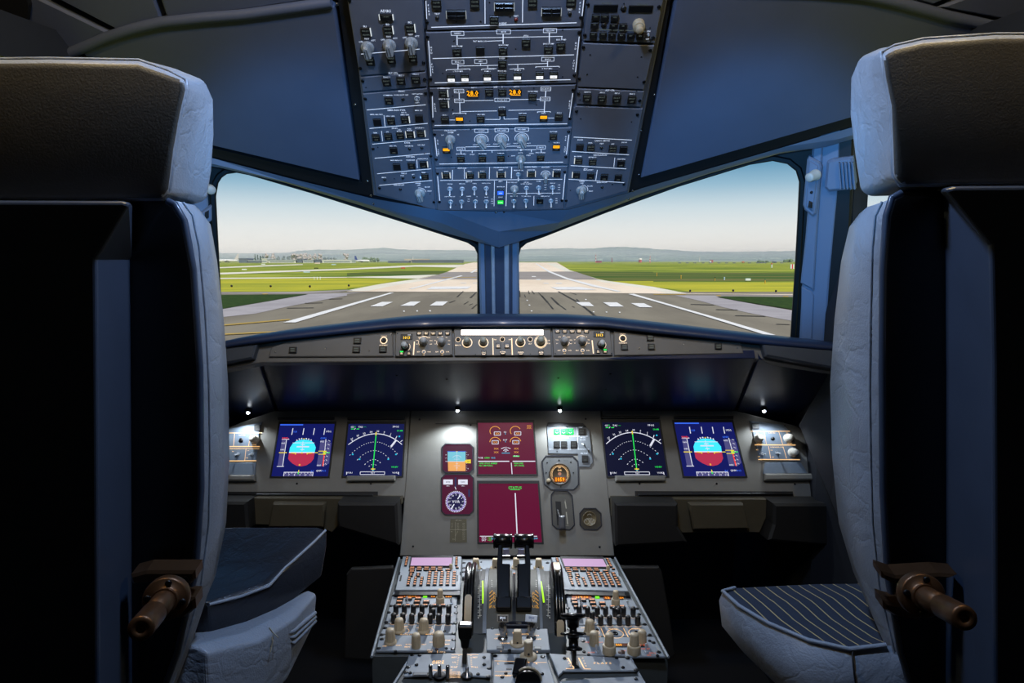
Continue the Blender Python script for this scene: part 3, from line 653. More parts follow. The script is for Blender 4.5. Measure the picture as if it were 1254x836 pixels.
# ================================================================ overhead console
c1 = crop(400, 0, 5.7); c2 = crop(610, 0, 5.7); c3 = crop(430, 130, 5.97); c4 = crop(610, 130, 5.97)
T0 = 0.008                                     # height of every panel plate over the console
def px2m(pl, q, wpx):
    a = pl.uv(q[0] - wpx/2, q[1]); b = pl.uv(q[0] + wpx/2, q[1]); return math.hypot(b[0]-a[0], b[1]-a[1])
class Panel:
    """one lift-out control panel on a plane"""
    def __init__(s, name, label, cat, pl, pts, plate_mat, group=None, t=T0, gap=0.0012, bev=0.0012, base=0.0, ink=None, plate='plate'):
        s.pl = pl; s.t = t; s.ink = ink or M_PRINT
        xy = [pl.uv(*q) for q in pts]
        a = sum(xy[i][0]*xy[(i+1)%len(xy)][1]-xy[(i+1)%len(xy)][0]*xy[i][1] for i in range(len(xy)))
        if a < 0: xy = xy[::-1]
        if gap: xy = inset(xy, gap)
        cx = sum(p[0] for p in xy)/len(xy); cy = sum(p[1] for p in xy)/len(xy)
        s.o = thing(name, label, cat, pl.w(cx, cy, base), group)
        mb = MB(); mb.poly(pl, xy, base, t, plate_mat, bev); s.plate = mb.build(plate, s.o)
        s.mk = MB()                                                # printed lines and words
    def uv(s, q): return s.pl.uv(*q, s.t)
    def screws(s, qs, r=0.0036):
        for q in qs: screw(s.pl, q, r, s.o, s.t)
    def text(s, q, t, cap, rot=0.0, m=None, sx=1.0, align=0):
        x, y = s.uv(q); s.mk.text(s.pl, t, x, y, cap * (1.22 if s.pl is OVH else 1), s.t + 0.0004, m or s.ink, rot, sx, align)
    def vtext(s, q, t, cap, step):
        x, y = s.uv(q)
        for i, c in enumerate(t): s.mk.text(s.pl, c, x, y + (len(t)/2 - 0.5 - i) * step, cap, s.t + 0.0004, s.ink)
    def line(s, *qs, w=0.0011, m=None):
        for a, b in zip(qs, qs[1:]): s.mk.line(s.pl, s.uv(a), s.uv(b), w, s.t + 0.0003, m or s.ink)
    def frame(s, q, wpx, hpx, word=None, w=0.0009, cap=0.003):
        x0, y1 = s.uv((q[0]-wpx/2, q[1]-hpx/2)); x1, y0 = s.uv((q[0]+wpx/2, q[1]+hpx/2))
        for a, b in (((x0,y0),(x1,y0)),((x1,y0),(x1,y1)),((x1,y1),(x0,y1)),((x0,y1),(x0,y0))): s.mk.line(s.pl, a, b, w, s.t+0.0003, s.ink)
        if word: s.mk.text(s.pl, word, (x0+x1)/2, (y0+y1)/2, min(cap, (y1-y0)*0.6), s.t+0.0004, s.ink)
    def ring(s, q, r, w=0.0009, a0=0, a1=360, m=None):
        x, y = s.uv(q); s.mk.arc(s.pl, x, y, r, a0, a1, w, s.t+0.0003, m or s.ink)
    def rect(s, q, wpx, hpx, m, h=0.0004):
        x0, y1 = s.uv((q[0]-wpx/2, q[1]-hpx/2)); x1, y0 = s.uv((q[0]+wpx/2, q[1]+hpx/2))
        s.mk.flat(s.pl, [(x0,y0),(x1,y0),(x1,y1),(x0,y1)], s.t+h, m)
    def button(s, q, top='FAULT', bot='OFF', w=0.0170, h=0.0178, lit=None, side=None, name='push_button', m=None):
        x, y = s.uv(q); mb = MB(); T = s.t
        mb.box(s.pl, x-w/2, x+w/2, y-h/2, y+h/2, T, T+0.0040, m or M_KEY, 0.0008)
        H = T + 0.0042
        if top and lit != 'top': mb.text(s.pl, top, x, y+h*0.21, h*0.19, H, M_LEG, sx=min(1.0, w*0.8/(len(top)*h*0.165)))
        if bot and lit != 'bot': mb.text(s.pl, bot, x, y-h*0.2, h*0.19, H, M_LEG, sx=min(1.0, w*0.8/(len(bot)*h*0.165)))
        if top and bot: mb.line(s.pl, (x-w*0.42, y), (x+w*0.42, y), h*0.03, H, M_DARK)
        o = mb.build(name, s.o)
        if lit:
            yy = y + h*0.2 if lit == 'top' else y - h*0.2
            mm, tm = (M_ORANGE, M_KEY) if lit == 'top' else (M_WHITE, M_KEY)
            l = MB(); l.box(s.pl, x-w*0.42, x+w*0.42, yy-h*0.2, yy+h*0.17, H-0.0003, H+0.0004, mm, 0)
            l.text(s.pl, top if lit == 'top' else (bot or 'ON'), x, yy, h*0.16, H+0.0006, tm)
            l.build('lit_legend', o)
        if side:
            l = MB()
            for sg in side:
                l.box(s.pl, x+sg*(w/2+0.0004)-0.0011, x+sg*(w/2+0.0004)+0.0011, y-h*0.42, y+h*0.45, T, T+0.003, M_SIDE, 0)
            l.build('edge_light', o)  # glowing bars stand in for highlights on the button sides
        return o
    def hole(s, q, r=0.0026, m=None, name='test_button'):
        x, y = s.uv(q); mb = MB()
        mb.lathe(s.pl, x, y, [(r*1.35, s.t), (r*1.35, s.t+0.001), (r*1.05, s.t+0.0012), (r, s.t+0.0022), (0.0002, s.t+0.0024)], m or M_KEY, 14)
        return mb.build(name, s.o)
    def toggle(s, q, r=0.0062, lean=(0, -1), L=0.019, name='toggle_switch'):
        x, y = s.uv(q); mb = MB(); T = s.t; pl = s.pl
        mb.lathe(pl, x, y, [(r, T), (r, T+0.002), (r*0.8, T+0.003), (r*0.72, T+0.0015)], M_CHROME, 18)
        mb.lathe(pl, x, y, [(r*0.72, T+0.0006), (0.0003, T+0.0006)], M_BLACK, 14)
        a = pl.w(x, y, T); d = (pl.n + (pl.ex*lean[0] + pl.ey*lean[1])*0.35).normalized()
        mb.tube([a, a + d*L*0.35, a + d*L*0.8, a + d*L], [0.0016, 0.0015, 0.0026, 0.0018], M_CHROME, 8)
        return mb.build(name, s.o)
    def knob(s, q, r=0.0125, H=0.023, rot=0.0, name='rotary_knob', m=None, dots=True):
        x, y = s.uv(q); T = s.t; pl = s.pl; m = m or M_KNOBG
        mb = MB(); mb.lathe(pl, x, y, [(r, T), (r, T+0.004), (r*0.92, T+0.0055), (r*0.6, T+0.006)], m, 24); k = mb.build(name, s.o)
        g = MB(); c, sn = math.cos(rot), math.sin(rot)
        def R(pts): return [(x + a*c - b*sn, y + a*sn + b*c) for a, b in pts]
        wv = r*0.48
        base = R([(-wv, -r*0.95), (wv, -r*0.95), (wv*0.9, r*0.7), (wv*0.45, r*1.0), (-wv*0.45, r*1.0), (-wv*0.9, r*0.7)])
        top = R([(-wv*0.8, -r*0.85), (wv*0.8, -r*0.85), (wv*0.7, r*0.55), (wv*0.3, r*0.8), (-wv*0.3, r*0.8), (-wv*0.7, r*0.55)])
        g.loft([[pl.w(*p, T+0.005) for p in base], [pl.w(*p, T+H*0.85) for p in base], [pl.w(*p, T+H) for p in top]], m)
        for a in (-0.28, 0.28): g.line(pl, R([(wv*a*1.8, -r*0.8)])[0], R([(wv*a*1.2, r*0.5)])[0], r*0.09, T+H+0.0003, M_DARK)
        g.build('grip', k); return k
    def done(s):
        if s.mk.v: s.mk.build('marking', s.o)
        return s.o
M_SIDE = glow('edge_highlight', (225, 235, 240), 0.9)
M_SIDEB = glow('edge_lit_blue', (120, 170, 255), 2.5)
M_DISP = mat('display_off', (13, 14, 16), 0.25)
M_CHROME = mat('chrome_satin', (196, 200, 206), 0.3, metal=0.35)
# dark console frame the panels sit in
mb = MB(); mb.poly(OVH, [OVH.uv(*q) for q in [(420,-70),(832,-70),(770,237),(697,257.5),(611,260),(540,258.5),(457,240)]], -0.04, -0.001, M_OPANEL, 0.003)
OCON = tag(mb.build('overhead_console'), 'dark blue-grey overhead console frame between the two ceiling liner panels', 'console')
G = 'overhead control panels'
def txts(P, items, cap=0.0026):
    for q, s in items: P.text(q, s, cap)
# left column -------------------------------------------------------------
P = Panel('control_unit', 'overhead panel at upper left with three large grey inertial knobs', 'control panel', OVH, [(421,-30),(517,-30),c1(695,482),c1(230,517)], M_OPANEL, G)
P.text(c1(412,76), 'ADIRS', 0.0042); txts(P, [(c1(268,184),'IR1'),(c1(425,170),'IR3'),(c1(580,155),'IR2')], 0.003)
P.button(c1(417,118), 'ON BAT', None, w=0.024, h=0.012, side=(-1, 1))
for q in (c1(275,222), c1(430,208), c1(583,195)): P.button(q, 'FAULT', 'ALIGN', side=(1,))
for q in (c1(305,425), c1(452,412), c1(603,402)): P.button(q, 'FAULT', 'OFF')
P.line(c1(240,377), c1(650,342), w=0.0014)
for (x, y), tl in zip(((286,330),(439,315),(592,300)), (0.1, 0.1, 0.05)):
    P.knob(c1(x,y), 0.0128, 0.024, tl)
    txts(P, [(c1(x-48,y-38),'OFF'),(c1(x-6,y-60),'NAV'),(c1(x+40,y-48),'ATT')], 0.0026)
P.screws([c1(160,5), c1(235,478), c1(677,437)]); P.screws([c1(650,490), c1(420,150)], 0.0014); P.done()
P = Panel('control_unit', 'narrow overhead flight control panel with three buttons under the inertial knobs', 'control panel', OVH, [c1(233,521),c1(698,484),c1(705,592),c1(250,630)], M_OPANEL, G)
P.text(c1(465,510), 'FLT CTL', 0.003); txts(P, [(c1(420,537),'ELAC 1'),(c1(520,526),'SEC 1'),(c1(622,517),'FAC 1')])
for q in (c1(420,570), c1(520,560), c1(624,553)): P.button(q)
P.screws([c1(252,565), c1(685,553)]); P.screws([c1(275,610)], 0.0014); P.done()
P = Panel('control_unit', 'tall overhead panel at lower left with a wiper knob at its tip', 'control panel', OVH, [c1(252,636),c1(705,598),c3(580,250),c3(622,742),c3(590,738),c3(184,622)], M_OPANEL, G)
P.text(c1(523,636), 'EVAC', 0.003); txts(P, [(c1(428,664),'COMMAND'),(c1(520,662),'HORN SHUT OFF'),(c1(632,655),'CAPT & PURS'),(c1(632,716),'CAPT')], 0.0022)
P.button(c1(436,700), 'EVAC', 'ON'); P.hole(c1(533,692)); P.toggle(c1(632,688), lean=(0, 1), L=0.012); P.line(c1(280,767), c1(692,730), w=0.0014)
P.text(c1(487,768), 'EMER ELEC PWR', 0.003)
for q, a, b in ((c3(193,115),None,None),(c3(293,105),'FAULT','OFF'),(c3(395,97),'FAULT','ON'),(c3(497,88),None,None)): P.button(q, a, b, side=(1,) if b == 'ON' else None)
txts(P, [(c3(185,60),'EMER GEN TEST'),(c3(285,72),'GEN 1 LINE'),(c3(385,45),'RAT &'),(c3(392,62),'EMER GEN'),(c3(493,30),'MAN ON')], 0.0022)
P.line(c3(135,162), c3(560,125), w=0.0014); P.line(c3(240,65), c3(248,147)); P.text(c3(317,161), 'GPWS', 0.0028)
for q, sd in ((c3(183,228),None),(c3(273,220),None),(c3(360,212),None),(c3(432,205),(-1,1)),(c3(510,198),(1,))): P.button(q, 'FAULT', 'OFF', side=sd)
txts(P, [(c3(176,194),'TERR'),(c3(265,187),'SYS'),(c3(352,170),'G/S'),(c3(352,182),'MODE'),(c3(425,165),'FLAP'),(c3(427,176),'MODE'),(c3(500,158),'LDG FLAP 3')], 0.0022)
P.line(c3(155,277), c3(568,240), w=0.0014); P.line(c3(222,180), c3(230,256)); P.text(c3(410,267), 'RCDR', 0.0028)
P.button(c3(312,322), None, 'ON'); P.hole(c3(428,312)); P.hole(c3(517,305)); txts(P, [(c3(305,290),'GND CTL'),(c3(422,290),'CVR ERASE'),(c3(512,283),'CVR TEST')], 0.0022)
P.line(c3(172,380), c3(575,345), w=0.0014); P.text(c3(432,369), 'OXYGEN', 0.0028)
P.button(c3(335,440), None, None); P.button(c3(442,432), 'SYS', 'ON'); P.button(c3(530,423), None, 'OFF', side=(1,))
txts(P, [(c3(330,395),'MASK MAN ON'),(c3(435,393),'PASSENGER'),(c3(523,384),'CREW SUPPLY')], 0.0022); P.line(c3(480,390), c3(484,453)); P.line(c3(190,493), c3(585,457), w=0.0014)
P.text(c3(385,490), 'CALLS', 0.0028); txts(P, [(c3(240,520),'MECH'),(c3(375,507),'FWD'),(c3(453,498),'AFT'),(c3(530,484),'EMER')], 0.0022)
for q in (c3(246,537), c3(378,525), c3(458,518)): P.hole(q)
P.button(c3(540,510), 'CALL', 'ON'); P.rect(c3(508,514), 1.6, 2.2, M_SIDEB, 0.003); P.line(c3(205,578), c3(592,542), w=0.0014)
txts(P, [(c3(350,575),'RAIN RPLNT'),(c3(490,563),'WIPER'),(c3(493,578),'OFF'),(c3(557,590),'SLOW'),(c3(574,620),'FAST')], 0.0026); P.hole(c3(360,606)); P.knob(c3(503,632), 0.0125, 0.022, 0.15); P.ring(c3(503,632), 0.0155, a0=10, a1=100)
P.screws([c1(270,690), c1(692,650), c3(160,312), c3(208,598), c3(605,700), c3(583,365)]); P.screws([c3(195,300), c3(535,345), c3(316,530), c3(577,640)], 0.0014); P.done()
# centre column -----------------------------------------------------------
P = Panel('control_unit', 'topmost overhead centre panel with dark fire warning displays', 'control panel', OVH, [(519,-30),(720,-30),c2(580,176),c1(700,201)], M_OPANEL, G)
P.vtext(c1(713,68), 'FIRE', 0.0036, 0.0056); P.vtext(c2(570,52), 'FIRE', 0.0036, 0.0056); P.line(c1(693,5), c1(699,132), w=0.0014); P.line(c2(598,0), c2(586,112), w=0.0014)
for q in (c1(768,25), c1(1035,20), c2(240,15), c2(508,10), c1(1170,140)): P.button(q, 'SQUIB', 'DISCH')
for q in (c1(905,97), c1(1240,42), c2(372,78)):
    x, y = P.uv(q); mb = MB(); mb.box(OVH, x-0.018, x+0.018, y-0.0085, y+0.0085, T0, T0+0.005, M_KEY, 0.001)
    for i in (-1, 1):
        for j in (-1, 1): mb.box(OVH, x+i*0.0085-0.0075, x+i*0.0085+0.0075, y+j*0.004-0.0033, y+j*0.004+0.0033, T0+0.005, T0+0.006, M_DISP, 0.0004)
        mb.line(OVH, (x+i*0.0183, y-0.008), (x+i*0.0183, y+0.008), 0.0007, T0+0.003, M_TEAL if 'M_TEAL' in globals() else M_SIDE)
    mb.build('agent_display', P.o)
for q in (c1(772,125), c2(500,95)): P.hole(q); P.text((q[0], q[1]-5), 'TEST', 0.0026)
P.hole(c2(125,135), m=mat('test_red', (120, 40, 30), 0.4)); P.text(c2(125,112), 'TEST', 0.0024); P.text(c1(1230,162), 'AGENT', 0.0026)
P.line(c1(730,190), c2(548,158), w=0.0016); P.line(c1(1105,-10), c1(1106,165), w=0.0014); P.line(c2(172,-10), c2(170,156), w=0.0014)
P.screws([c1(700,155), c2(578,122)]); P.screws([c1(905,152), c1(1075,150), c1(1137,18), c2(85,118)], 0.0014); P.done()
P = Panel('control_unit', 'overhead centre panel with hydraulic and fuel diagrams under the fire panel', 'control panel', OVH, [c1(690,207),c2(583,182),c2(546,568),c1(715,590)], M_OPANEL, G)
P.vtext(c1(731,350), 'HYD', 0.0036, 0.0058); P.vtext(c1(738,475), 'FUEL', 0.0036, 0.0056); P.vtext(c2(542,320), 'HYD', 0.0036, 0.0058); P.vtext(c2(527,450), 'FUEL', 0.0036, 0.0056)
P.line(c1(711,285), c1(728,530), w=0.0014); P.line(c2(566,255), c2(540,502), w=0.0014)
P.frame(c1(913,232), 16, 5, 'GREEN'); P.frame(c2(38,222), 17, 5, 'BLUE'); P.frame(c2(362,213), 16, 5, 'YELLOW')
for a, b in ((c1(910,247),c1(911,315)), (c2(35,237),c2(35,305)), (c2(358,228),c2(357,298))): P.line(a, b, w=0.0018)
P.line(c1(917,267), c2(450,253)); P.line(c2(445,253), c2(443,275)); P.line(c1(1120,287), c2(35,283)); P.text(c1(1070,287), 'RAT MAN ON', 0.0024)
P.text(c1(912,322), 'ENG 1 PUMP', 0.0022); P.text(c2(38,314), 'ELEC PUMP', 0.0022); P.text(c2(352,305), 'ENG 2 PUMP', 0.0022); P.text(c2(440,276), 'ELEC PUMP', 0.0022); P.text(c2(195,250), 'PTU', 0.0028)
for q in (c1(912,362), c2(35,355), c2(195,295), c2(350,347), c2(437,320)): P.button(q)
P.button(c1(1073,352), None, None); P.line(c1(740,408), c2(530,382), w=0.0014)
P.frame(c1(916,432), 15, 4.6, 'ENG 1'); P.frame(c1(1075,428), 15, 4.6, 'APU'); P.frame(c2(347,413), 15, 4.6, 'ENG 2')
P.line(c1(917,445), c1(917,484), w=0.0016); P.line(c2(345,426), c2(345,465), w=0.0016); P.line(c1(1075,440), c1(1075,457)); P.line(c1(917,460), c1(1195,455)); P.line(c2(70,450), c2(345,442)); P.line(c1(1124,457), c1(1124,480)); P.line(c2(137,448), c2(137,478))
P.line(c1(835,495), c1(835,486), c1(1000,480), c1(1000,489)); P.line(c1(1082,490), c1(1082,482), c1(1185,478)); P.line(c2(80,482), c2(180,477), c2(180,486)); P.line(c2(262,473), c2(262,466), c2(427,462), c2(427,470))
txts(P, [(c1(917,497),'L TK PUMPS'),(c1(1122,497),'PUMP 1'),(c1(1150,480),'CTR TK'),(c2(137,490),'PUMP 2'),(c2(342,478),'R TK PUMPS'),(c2(28,406),'X FEED'),(c2(28,494),'MODE SEL')], 0.0022)
for q in (c1(870,540), c1(966,537), c1(1122,532), c2(135,525), c2(290,522), c2(387,518)): P.button(q, 'FAULT', 'ON', lit='bot', w=0.0165, h=0.0165)
P.button(c2(30,440), 'OPEN', 'ON'); P.button(c2(30,528), 'FAULT', 'MAN'); P.line(c1(755,578), c2(505,555), w=0.0016)
P.screws([c1(705,258), c1(726,550), c2(566,228), c2(533,524)]); P.screws([c1(890,285), c1(810,512), c2(122,342), c2(450,210), c2(450,535)], 0.0014); P.done()
P = Panel('control_unit', 'overhead electrical panel with two amber battery voltage readouts', 'control panel', OVH, [c1(716,596),c2(545,574),c4(510,130),c3(592,148)], M_OPANEL, G)
P.vtext(c1(757,750), 'ELEC', 0.0036, 0.0056); P.vtext(c2(498,730), 'ELEC', 0.0036, 0.0056); P.line(c1(738,672), c3(598,82), w=0.0014); P.line(c2(521,650), c4(519,95), w=0.0014)
for q, tx in ((c1(815,650),'COMMERCIAL'), (c1(820,725),'GALY & CAB')): P.button(q, 'FAULT', 'OFF', side=(1,)); P.text((q[0], q[1]-6.2), tx, 0.0024)
for q, n in ((c1(1022,645), 'BAT 1'), (c2(122,638), 'BAT 2')):
    x, y = P.uv(q); mb = MB(); mb.box(OVH, x-0.0125, x+0.0125, y-0.0075, y+0.0075, T0, T0+0.003, M_KEY, 0.0006)
    mb.text(OVH, '28.0', x-0.001, y+0.0008, 0.0105, T0+0.0034, M_ORANGE, sx=0.95); mb.line(OVH, (x-0.010, y-0.0062), (x+0.010, y-0.0062), 0.0016, T0+0.0034, M_ORANGE); mb.build('voltage_readout', P.o); P.text((q[0]+1, q[1]-6), n, 0.0024)
for q in (c1(1135,642), c2(30,640)): P.button(q)
P.text(c2(-15,606), '1', 0.0026); P.text(c2(28,605), '2', 0.0026); P.text(c1(1180,607), 'BAT', 0.0026)
P.button(c2(240,672), 'FAULT', 'ALTN'); P.text(c2(244,637), 'AC ESS FEED', 0.0022)
P.frame(c1(924,635), 12, 4.4, 'AC BUS 1'); P.frame(c1(926,703), 12, 4.4, 'DC BUS 1'); P.frame(c2(333,620), 12, 4.4, 'AC BUS 2'); P.frame(c2(328,690), 12, 4.4, 'DC BUS 2'); P.frame(c2(28,697), 18, 4.2, 'AC ESS BUS')
P.line(c1(925,648), c1(926,690), w=0.0016); P.line(c2(333,633), c2(330,678), w=0.0016); P.line(c1(960,703), c1(1165,699)); P.line(c2(80,695), c2(295,691)); P.line(c1(929,715), c1(931,792), w=0.0016); P.line(c2(326,702), c2(322,785), w=0.0016)
P.line(c1(940,778), c1(1190,773)); P.line(c2(72,769), c2(320,765)); P.line(c3(745,58), c3(745,50), c3(840,50), c3(840,58)); P.line(c4(288,48), c4(288,40), c4(382,38), c4(382,46))
P.button(c3(687,97), 'FAULT', None); P.button(c3(793,95), 'FAULT', 'OFF', lit='top'); P.button(c3(947,90), 'FAULT', 'OFF'); P.button(c3(1105,42), None, 'OFF'); P.button(c4(178,85), 'AVAIL', 'ON'); P.button(c4(332,82), 'FAULT', 'OFF', lit='top'); P.button(c4(443,78), 'FAULT', None)
txts(P, [(c3(685,64),'IDG 1'),(c3(950,60),'APU GEN'),(c3(1102,7),'BUS TIE'),(c4(180,52),'EXT PWR'),(c4(332,50),'GEN 2'),(c4(447,48),'IDG 2')], 0.0022)
P.line(c3(720,100), c3(760,100)); P.line(c3(982,96), c3(1088,96), c3(1088,72)); P.line(c3(1118,72), c3(1118,94), c4(145,92)); P.line(c4(362,86), c4(410,86)); P.line(c3(610,140), c4(505,128), w=0.0016)
P.screws([c1(731,650), c2(523,628), c3(600,108), c4(525,90)]); P.screws([c1(880,668), c1(880,765), c3(868,108), c2(268,730), c2(250,615)], 0.0014); P.done()
P = Panel('control_unit', 'overhead air conditioning panel with three round temperature knobs in a row', 'control panel', OVH, [c3(594,154),c4(540,138),c4(512,412),c3(612,427)], M_OPANEL, G)
for q in (c3(633,262), c4(494,235)): P.vtext(q, 'AIR', 0.0032, 0.0048)
for q in (c3(638,335), c4(488,315)): P.vtext(q, 'COND', 0.0030, 0.0044)
P.line(c3(612,225), c3(628,365), w=0.0014); P.line(c4(517,208), c4(499,352), w=0.0014)
P.knob(c3(725,240), 0.0112, 0.024, 0.05); P.text(c3(725,178), 'PACK FLOW', 0.0026); txts(P, [(c3(668,210),'LO'),(c3(727,192),'NORM'),(c3(782,207),'HI')], 0.0024)
P.button(c3(697,318), 'FAULT', 'OFF', lit='top'); P.button(c4(425,297), 'FAULT', 'OFF', lit='top'); P.button(c4(403,218), 'FAULT', 'OFF'); P.text(c4(405,186), 'HOT AIR', 0.0024); P.text(c4(427,266), 'PACK 2', 0.0024)
for q, n, r in ((c3(952,245),'COCKPIT',0.5), (c3(1100,240),'FWD CABIN',0.45), (c4(173,235),'AFT CABIN',0.4)):
    P.knob(q, 0.0128, 0.022, r); P.frame((q[0], q[1]-11), 16.5, 4.2, n, cap=0.0024); P.ring(q, 0.0152, a0=-20, a1=200)
    P.text((q[0]-7.5, q[1]+6), 'COLD', 0.0022); P.text((q[0]+8.5, q[1]+6), 'HOT', 0.0022)
P.frame(c3(803,312), 10, 4.2, 'PACK'); P.frame(c4(315,300), 10, 4.2, 'PACK')
P.line(c3(835,297), c4(280,289)); P.line(c3(835,326), c4(280,317)); P.line(c3(803,325), c3(803,350)); P.line(c4(315,313), c4(315,338)); P.line(c3(962,300), c3(962,326)); P.line(c3(885,326), c3(885,342)); P.line(c3(1030,324), c3(1030,340)); P.line(c4(243,318), c4(243,335))
for q, n in ((c3(803,382),'ENG 1 BLEED'), (c3(960,380),'APU BLEED'), (c3(1095,377),'RAM AIR'), (c4(310,372),'ENG 2 BLEED')): P.button(q); P.text((q[0], q[1]-5.6), n, 0.0022)
P.text(c3(885,352), 'START', 0.0022); P.text(c4(243,345), 'WING', 0.0022); P.text(c4(165,300), 'X BLEED', 0.0024); P.ring(c4(167,320), 0.002); P.knob(c4(165,382), 0.0112, 0.024, 0.0); txts(P, [(c4(110,362),'SHUT'),(c4(165,340),'AUTO'),(c4(220,358),'OPEN')], 0.0022)
P.line(c3(645,422), c4(475,408), w=0.0016); P.screws([c3(610,206), c3(622,388), c4(516,186), c4(495,370)]); P.screws([c3(876,168), c3(733,372), c3(1150,365), c4(372,258), c4(75,365)], 0.0014); P.done()
P = Panel('control_unit', 'bottom overhead centre panel with two rows of light toggle switches', 'control panel', OVH, [c3(614,433),c4(510,418),c4(478,736),c4(380,740),c3(660,748),c3(630,744)], M_OPANEL, G)
P.text(c3(810,452), 'ANTI ICE', 0.0028); P.text(c3(1095,448), 'PROBE/WINDOW', 0.0024); P.text(c3(1095,464), 'HEAT', 0.0024); P.text(c4(238,443), 'CABIN PRESS', 0.0028); P.text(c4(347,445), 'LDG ELEV', 0.0024)
txts(P, [(c3(695,476),'WING'),(c3(868,476),'ENG 1'),(c3(960,474),'ENG 2'),(c4(150,468),'MAN V/S CTL'),(c4(243,465),'MODE SEL'),(c4(430,463),'DITCHING')], 0.0022)
P.button(c3(695,503), 'FAULT', 'ON', side=(-1, 1)); P.button(c3(872,503), 'FAULT', 'ON', side=(-1,)); P.button(c3(962,500), 'FAULT', 'ON', side=(-1,)); P.button(c3(1097,497), 'AUTO', 'ON', side=(-1, 1)); P.button(c4(243,493), 'FAULT', 'MAN', side=(-1, 1)); P.button(c4(430,493), None, 'ON', side=(-1,))
P.toggle(c4(148,497), 0.0056); P.knob(c4(347,500), 0.0085, 0.022, 0.0); P.ring(c4(347,497), 0.0105, a0=-10, a1=190)
for a, b in ((c3(742,465),c3(740,536)), (c3(827,460),c3(828,530)), (c3(1012,445),c3(1010,530)), (c3(1175,443),c3(1172,527)), (c4(98,443),c4(96,527)), (c3(1048,545),c3(1045,730)), (c3(1138,545),c3(1132,730)), (c4(63,545),c4(58,725)), (c4(262,655),c4(260,725))): P.line(a, b, w=0.0011)
P.line(c3(650,542), c4(470,533), w=0.0014); P.line(c4(65,637), c4(455,634), w=0.0011); P.text(c3(862,551), 'EXT LT', 0.0028); P.text(c3(1092,549), 'APU', 0.0028); P.text(c3(860,658), 'LAND', 0.0024)
txts(P, [(c3(722,568),'STROBE'),(c3(812,566),'BEACON'),(c3(902,564),'WING'),(c3(988,562),'NAV & LOGO'),(c3(722,660),'RWY TURN OFF'),(c3(800,660),'L'),(c3(920,660),'R'),(c3(988,664),'NOSE'),(c4(100,556),'OVHD INTEG LT'),(c4(207,556),'ICE IND'),(c4(207,567),'& STBY COMPASS'),(c4(298,548),'DOME'),(c4(398,562),'ANN LT'),(c4(115,657),'SEAT BELTS'),(c4(205,657),'NO SMOKING'),(c4(300,643),'SIGNS'),(c4(345,657),'EMER EXIT LT')], 0.0020)
for x, y in ((722,603),(812,603),(902,600),(988,600),(728,697),(808,697),(908,695),(988,695)): P.toggle(c3(x,y))
for x, y in ((207,597),(297,595),(398,593),(115,693),(203,690),(387,690)): P.toggle(c4(x,y))
for q in (c3(858,678), c3(858,694), c4(345,575), c4(345,592), c4(345,608), c4(445,575), c4(445,592), c4(445,608), c4(425,675), c4(425,690), c4(425,706), c3(1030,678), c3(1030,694), c3(1030,710)): P.text(q, 'OFF' if q[1] % 2 < 1 else 'ON', 0.0020)
P.knob(c4(120,600), 0.0100, 0.020, 0.0); P.button(c4(305,688), None, 'OFF')
M_BLUEL = glow('lit_blue', (40, 90, 255), 2.2); M_GREENL = glow('lit_green', (30, 200, 70), 1.6)
for q, m, s_ in ((c3(1092,622), M_BLUEL, 'ON'), (c3(1092,690), M_GREENL, 'AVAIL')):
    o = P.button(q, 'FAULT', None); x, y = P.uv(q); l = MB(); l.box(OVH, x-0.007, x+0.007, y-0.007, y+0.004, T0+0.0038, T0+0.0047, m, 0); l.text(OVH, s_, x, y-0.0015, 0.003, T0+0.0051, M_WHITE); l.build('lit_legend', o)
P.text(c3(1095,588), 'MASTER SW', 0.0020); P.text(c3(1092,664), 'START', 0.0022)
P.line(c3(632,510), c3(648,690), w=0.0014); P.line(c4(490,495), c4(472,685), w=0.0014)
P.screws([c3(632,492), c3(645,700), c4(486,480), c4(466,688)]); P.screws([c3(765,452), c3(765,722), c4(395,443)], 0.0014); P.done()
# right column ------------------------------------------------------------
P = Panel('control_unit', 'overhead radio panel at upper right with two dark readouts and ivory knob', 'control panel', OVH, [(723,-30),(822,-30),c2(1150,0),c2(1096,290),c2(590,273)], M_OPANEL, G)
P.text(c2(757,22), 'ACTIVE', 0.0030, m=M_LEG); P.text(c2(1010,32), 'STBY/CRS', 0.0030, m=M_LEG)
for q in (c2(750,57), c2(995,62)):
    x, y = P.uv(q); mb = MB(); mb.box(OVH, x-0.0225, x+0.0225, y-0.0068, y+0.0068, T0, T0+0.002, M_DISP, 0.0008); mb.build('readout', P.o)
P.hole(c2(875,60), 0.0042); P.hole(c2(738,175), 0.0040)
for x, y, n in ((680,118,'VHF1'),(742,118,'VHF2'),(813,122,'VHF3'),(672,173,'HF1'),(803,180,'HF2'),(870,182,'AM')): P.button(c2(x,y), n, None, w=0.0145, h=0.0115, name='radio_key')
for x, y, n in ((662,240,'NAV'),(730,240,'VOR'),(792,245,'ILS'),(858,247,'MLS'),(923,250,'ADF'),(990,252,'BFO')): P.button(c2(x,y), n, None, w=0.0130, h=0.0125, name='radio_key')
P.line(c2(700,205), c2(790,208), m=M_LEG); P.line(c2(890,212), c2(1028,218), m=M_LEG); P.text(c2(840,210), 'STBY NAV', 0.0026, m=M_LEG); P.text(c2(1050,217), 'ON', 0.0024); P.text(c2(1042,272), 'OFF', 0.0022); P.toggle(c2(1046,240), 0.003, (0, 1), 0.008)
x, y = P.uv(c2(980,168)); mb = MB(); mb.lathe(OVH, x, y, [(0.0115, T0), (0.0112, T0+0.012), (0.0105, T0+0.013), (0.0078, T0+0.013)], M_KNOBW, 24); kk = mb.build('tuning_knob', P.o)
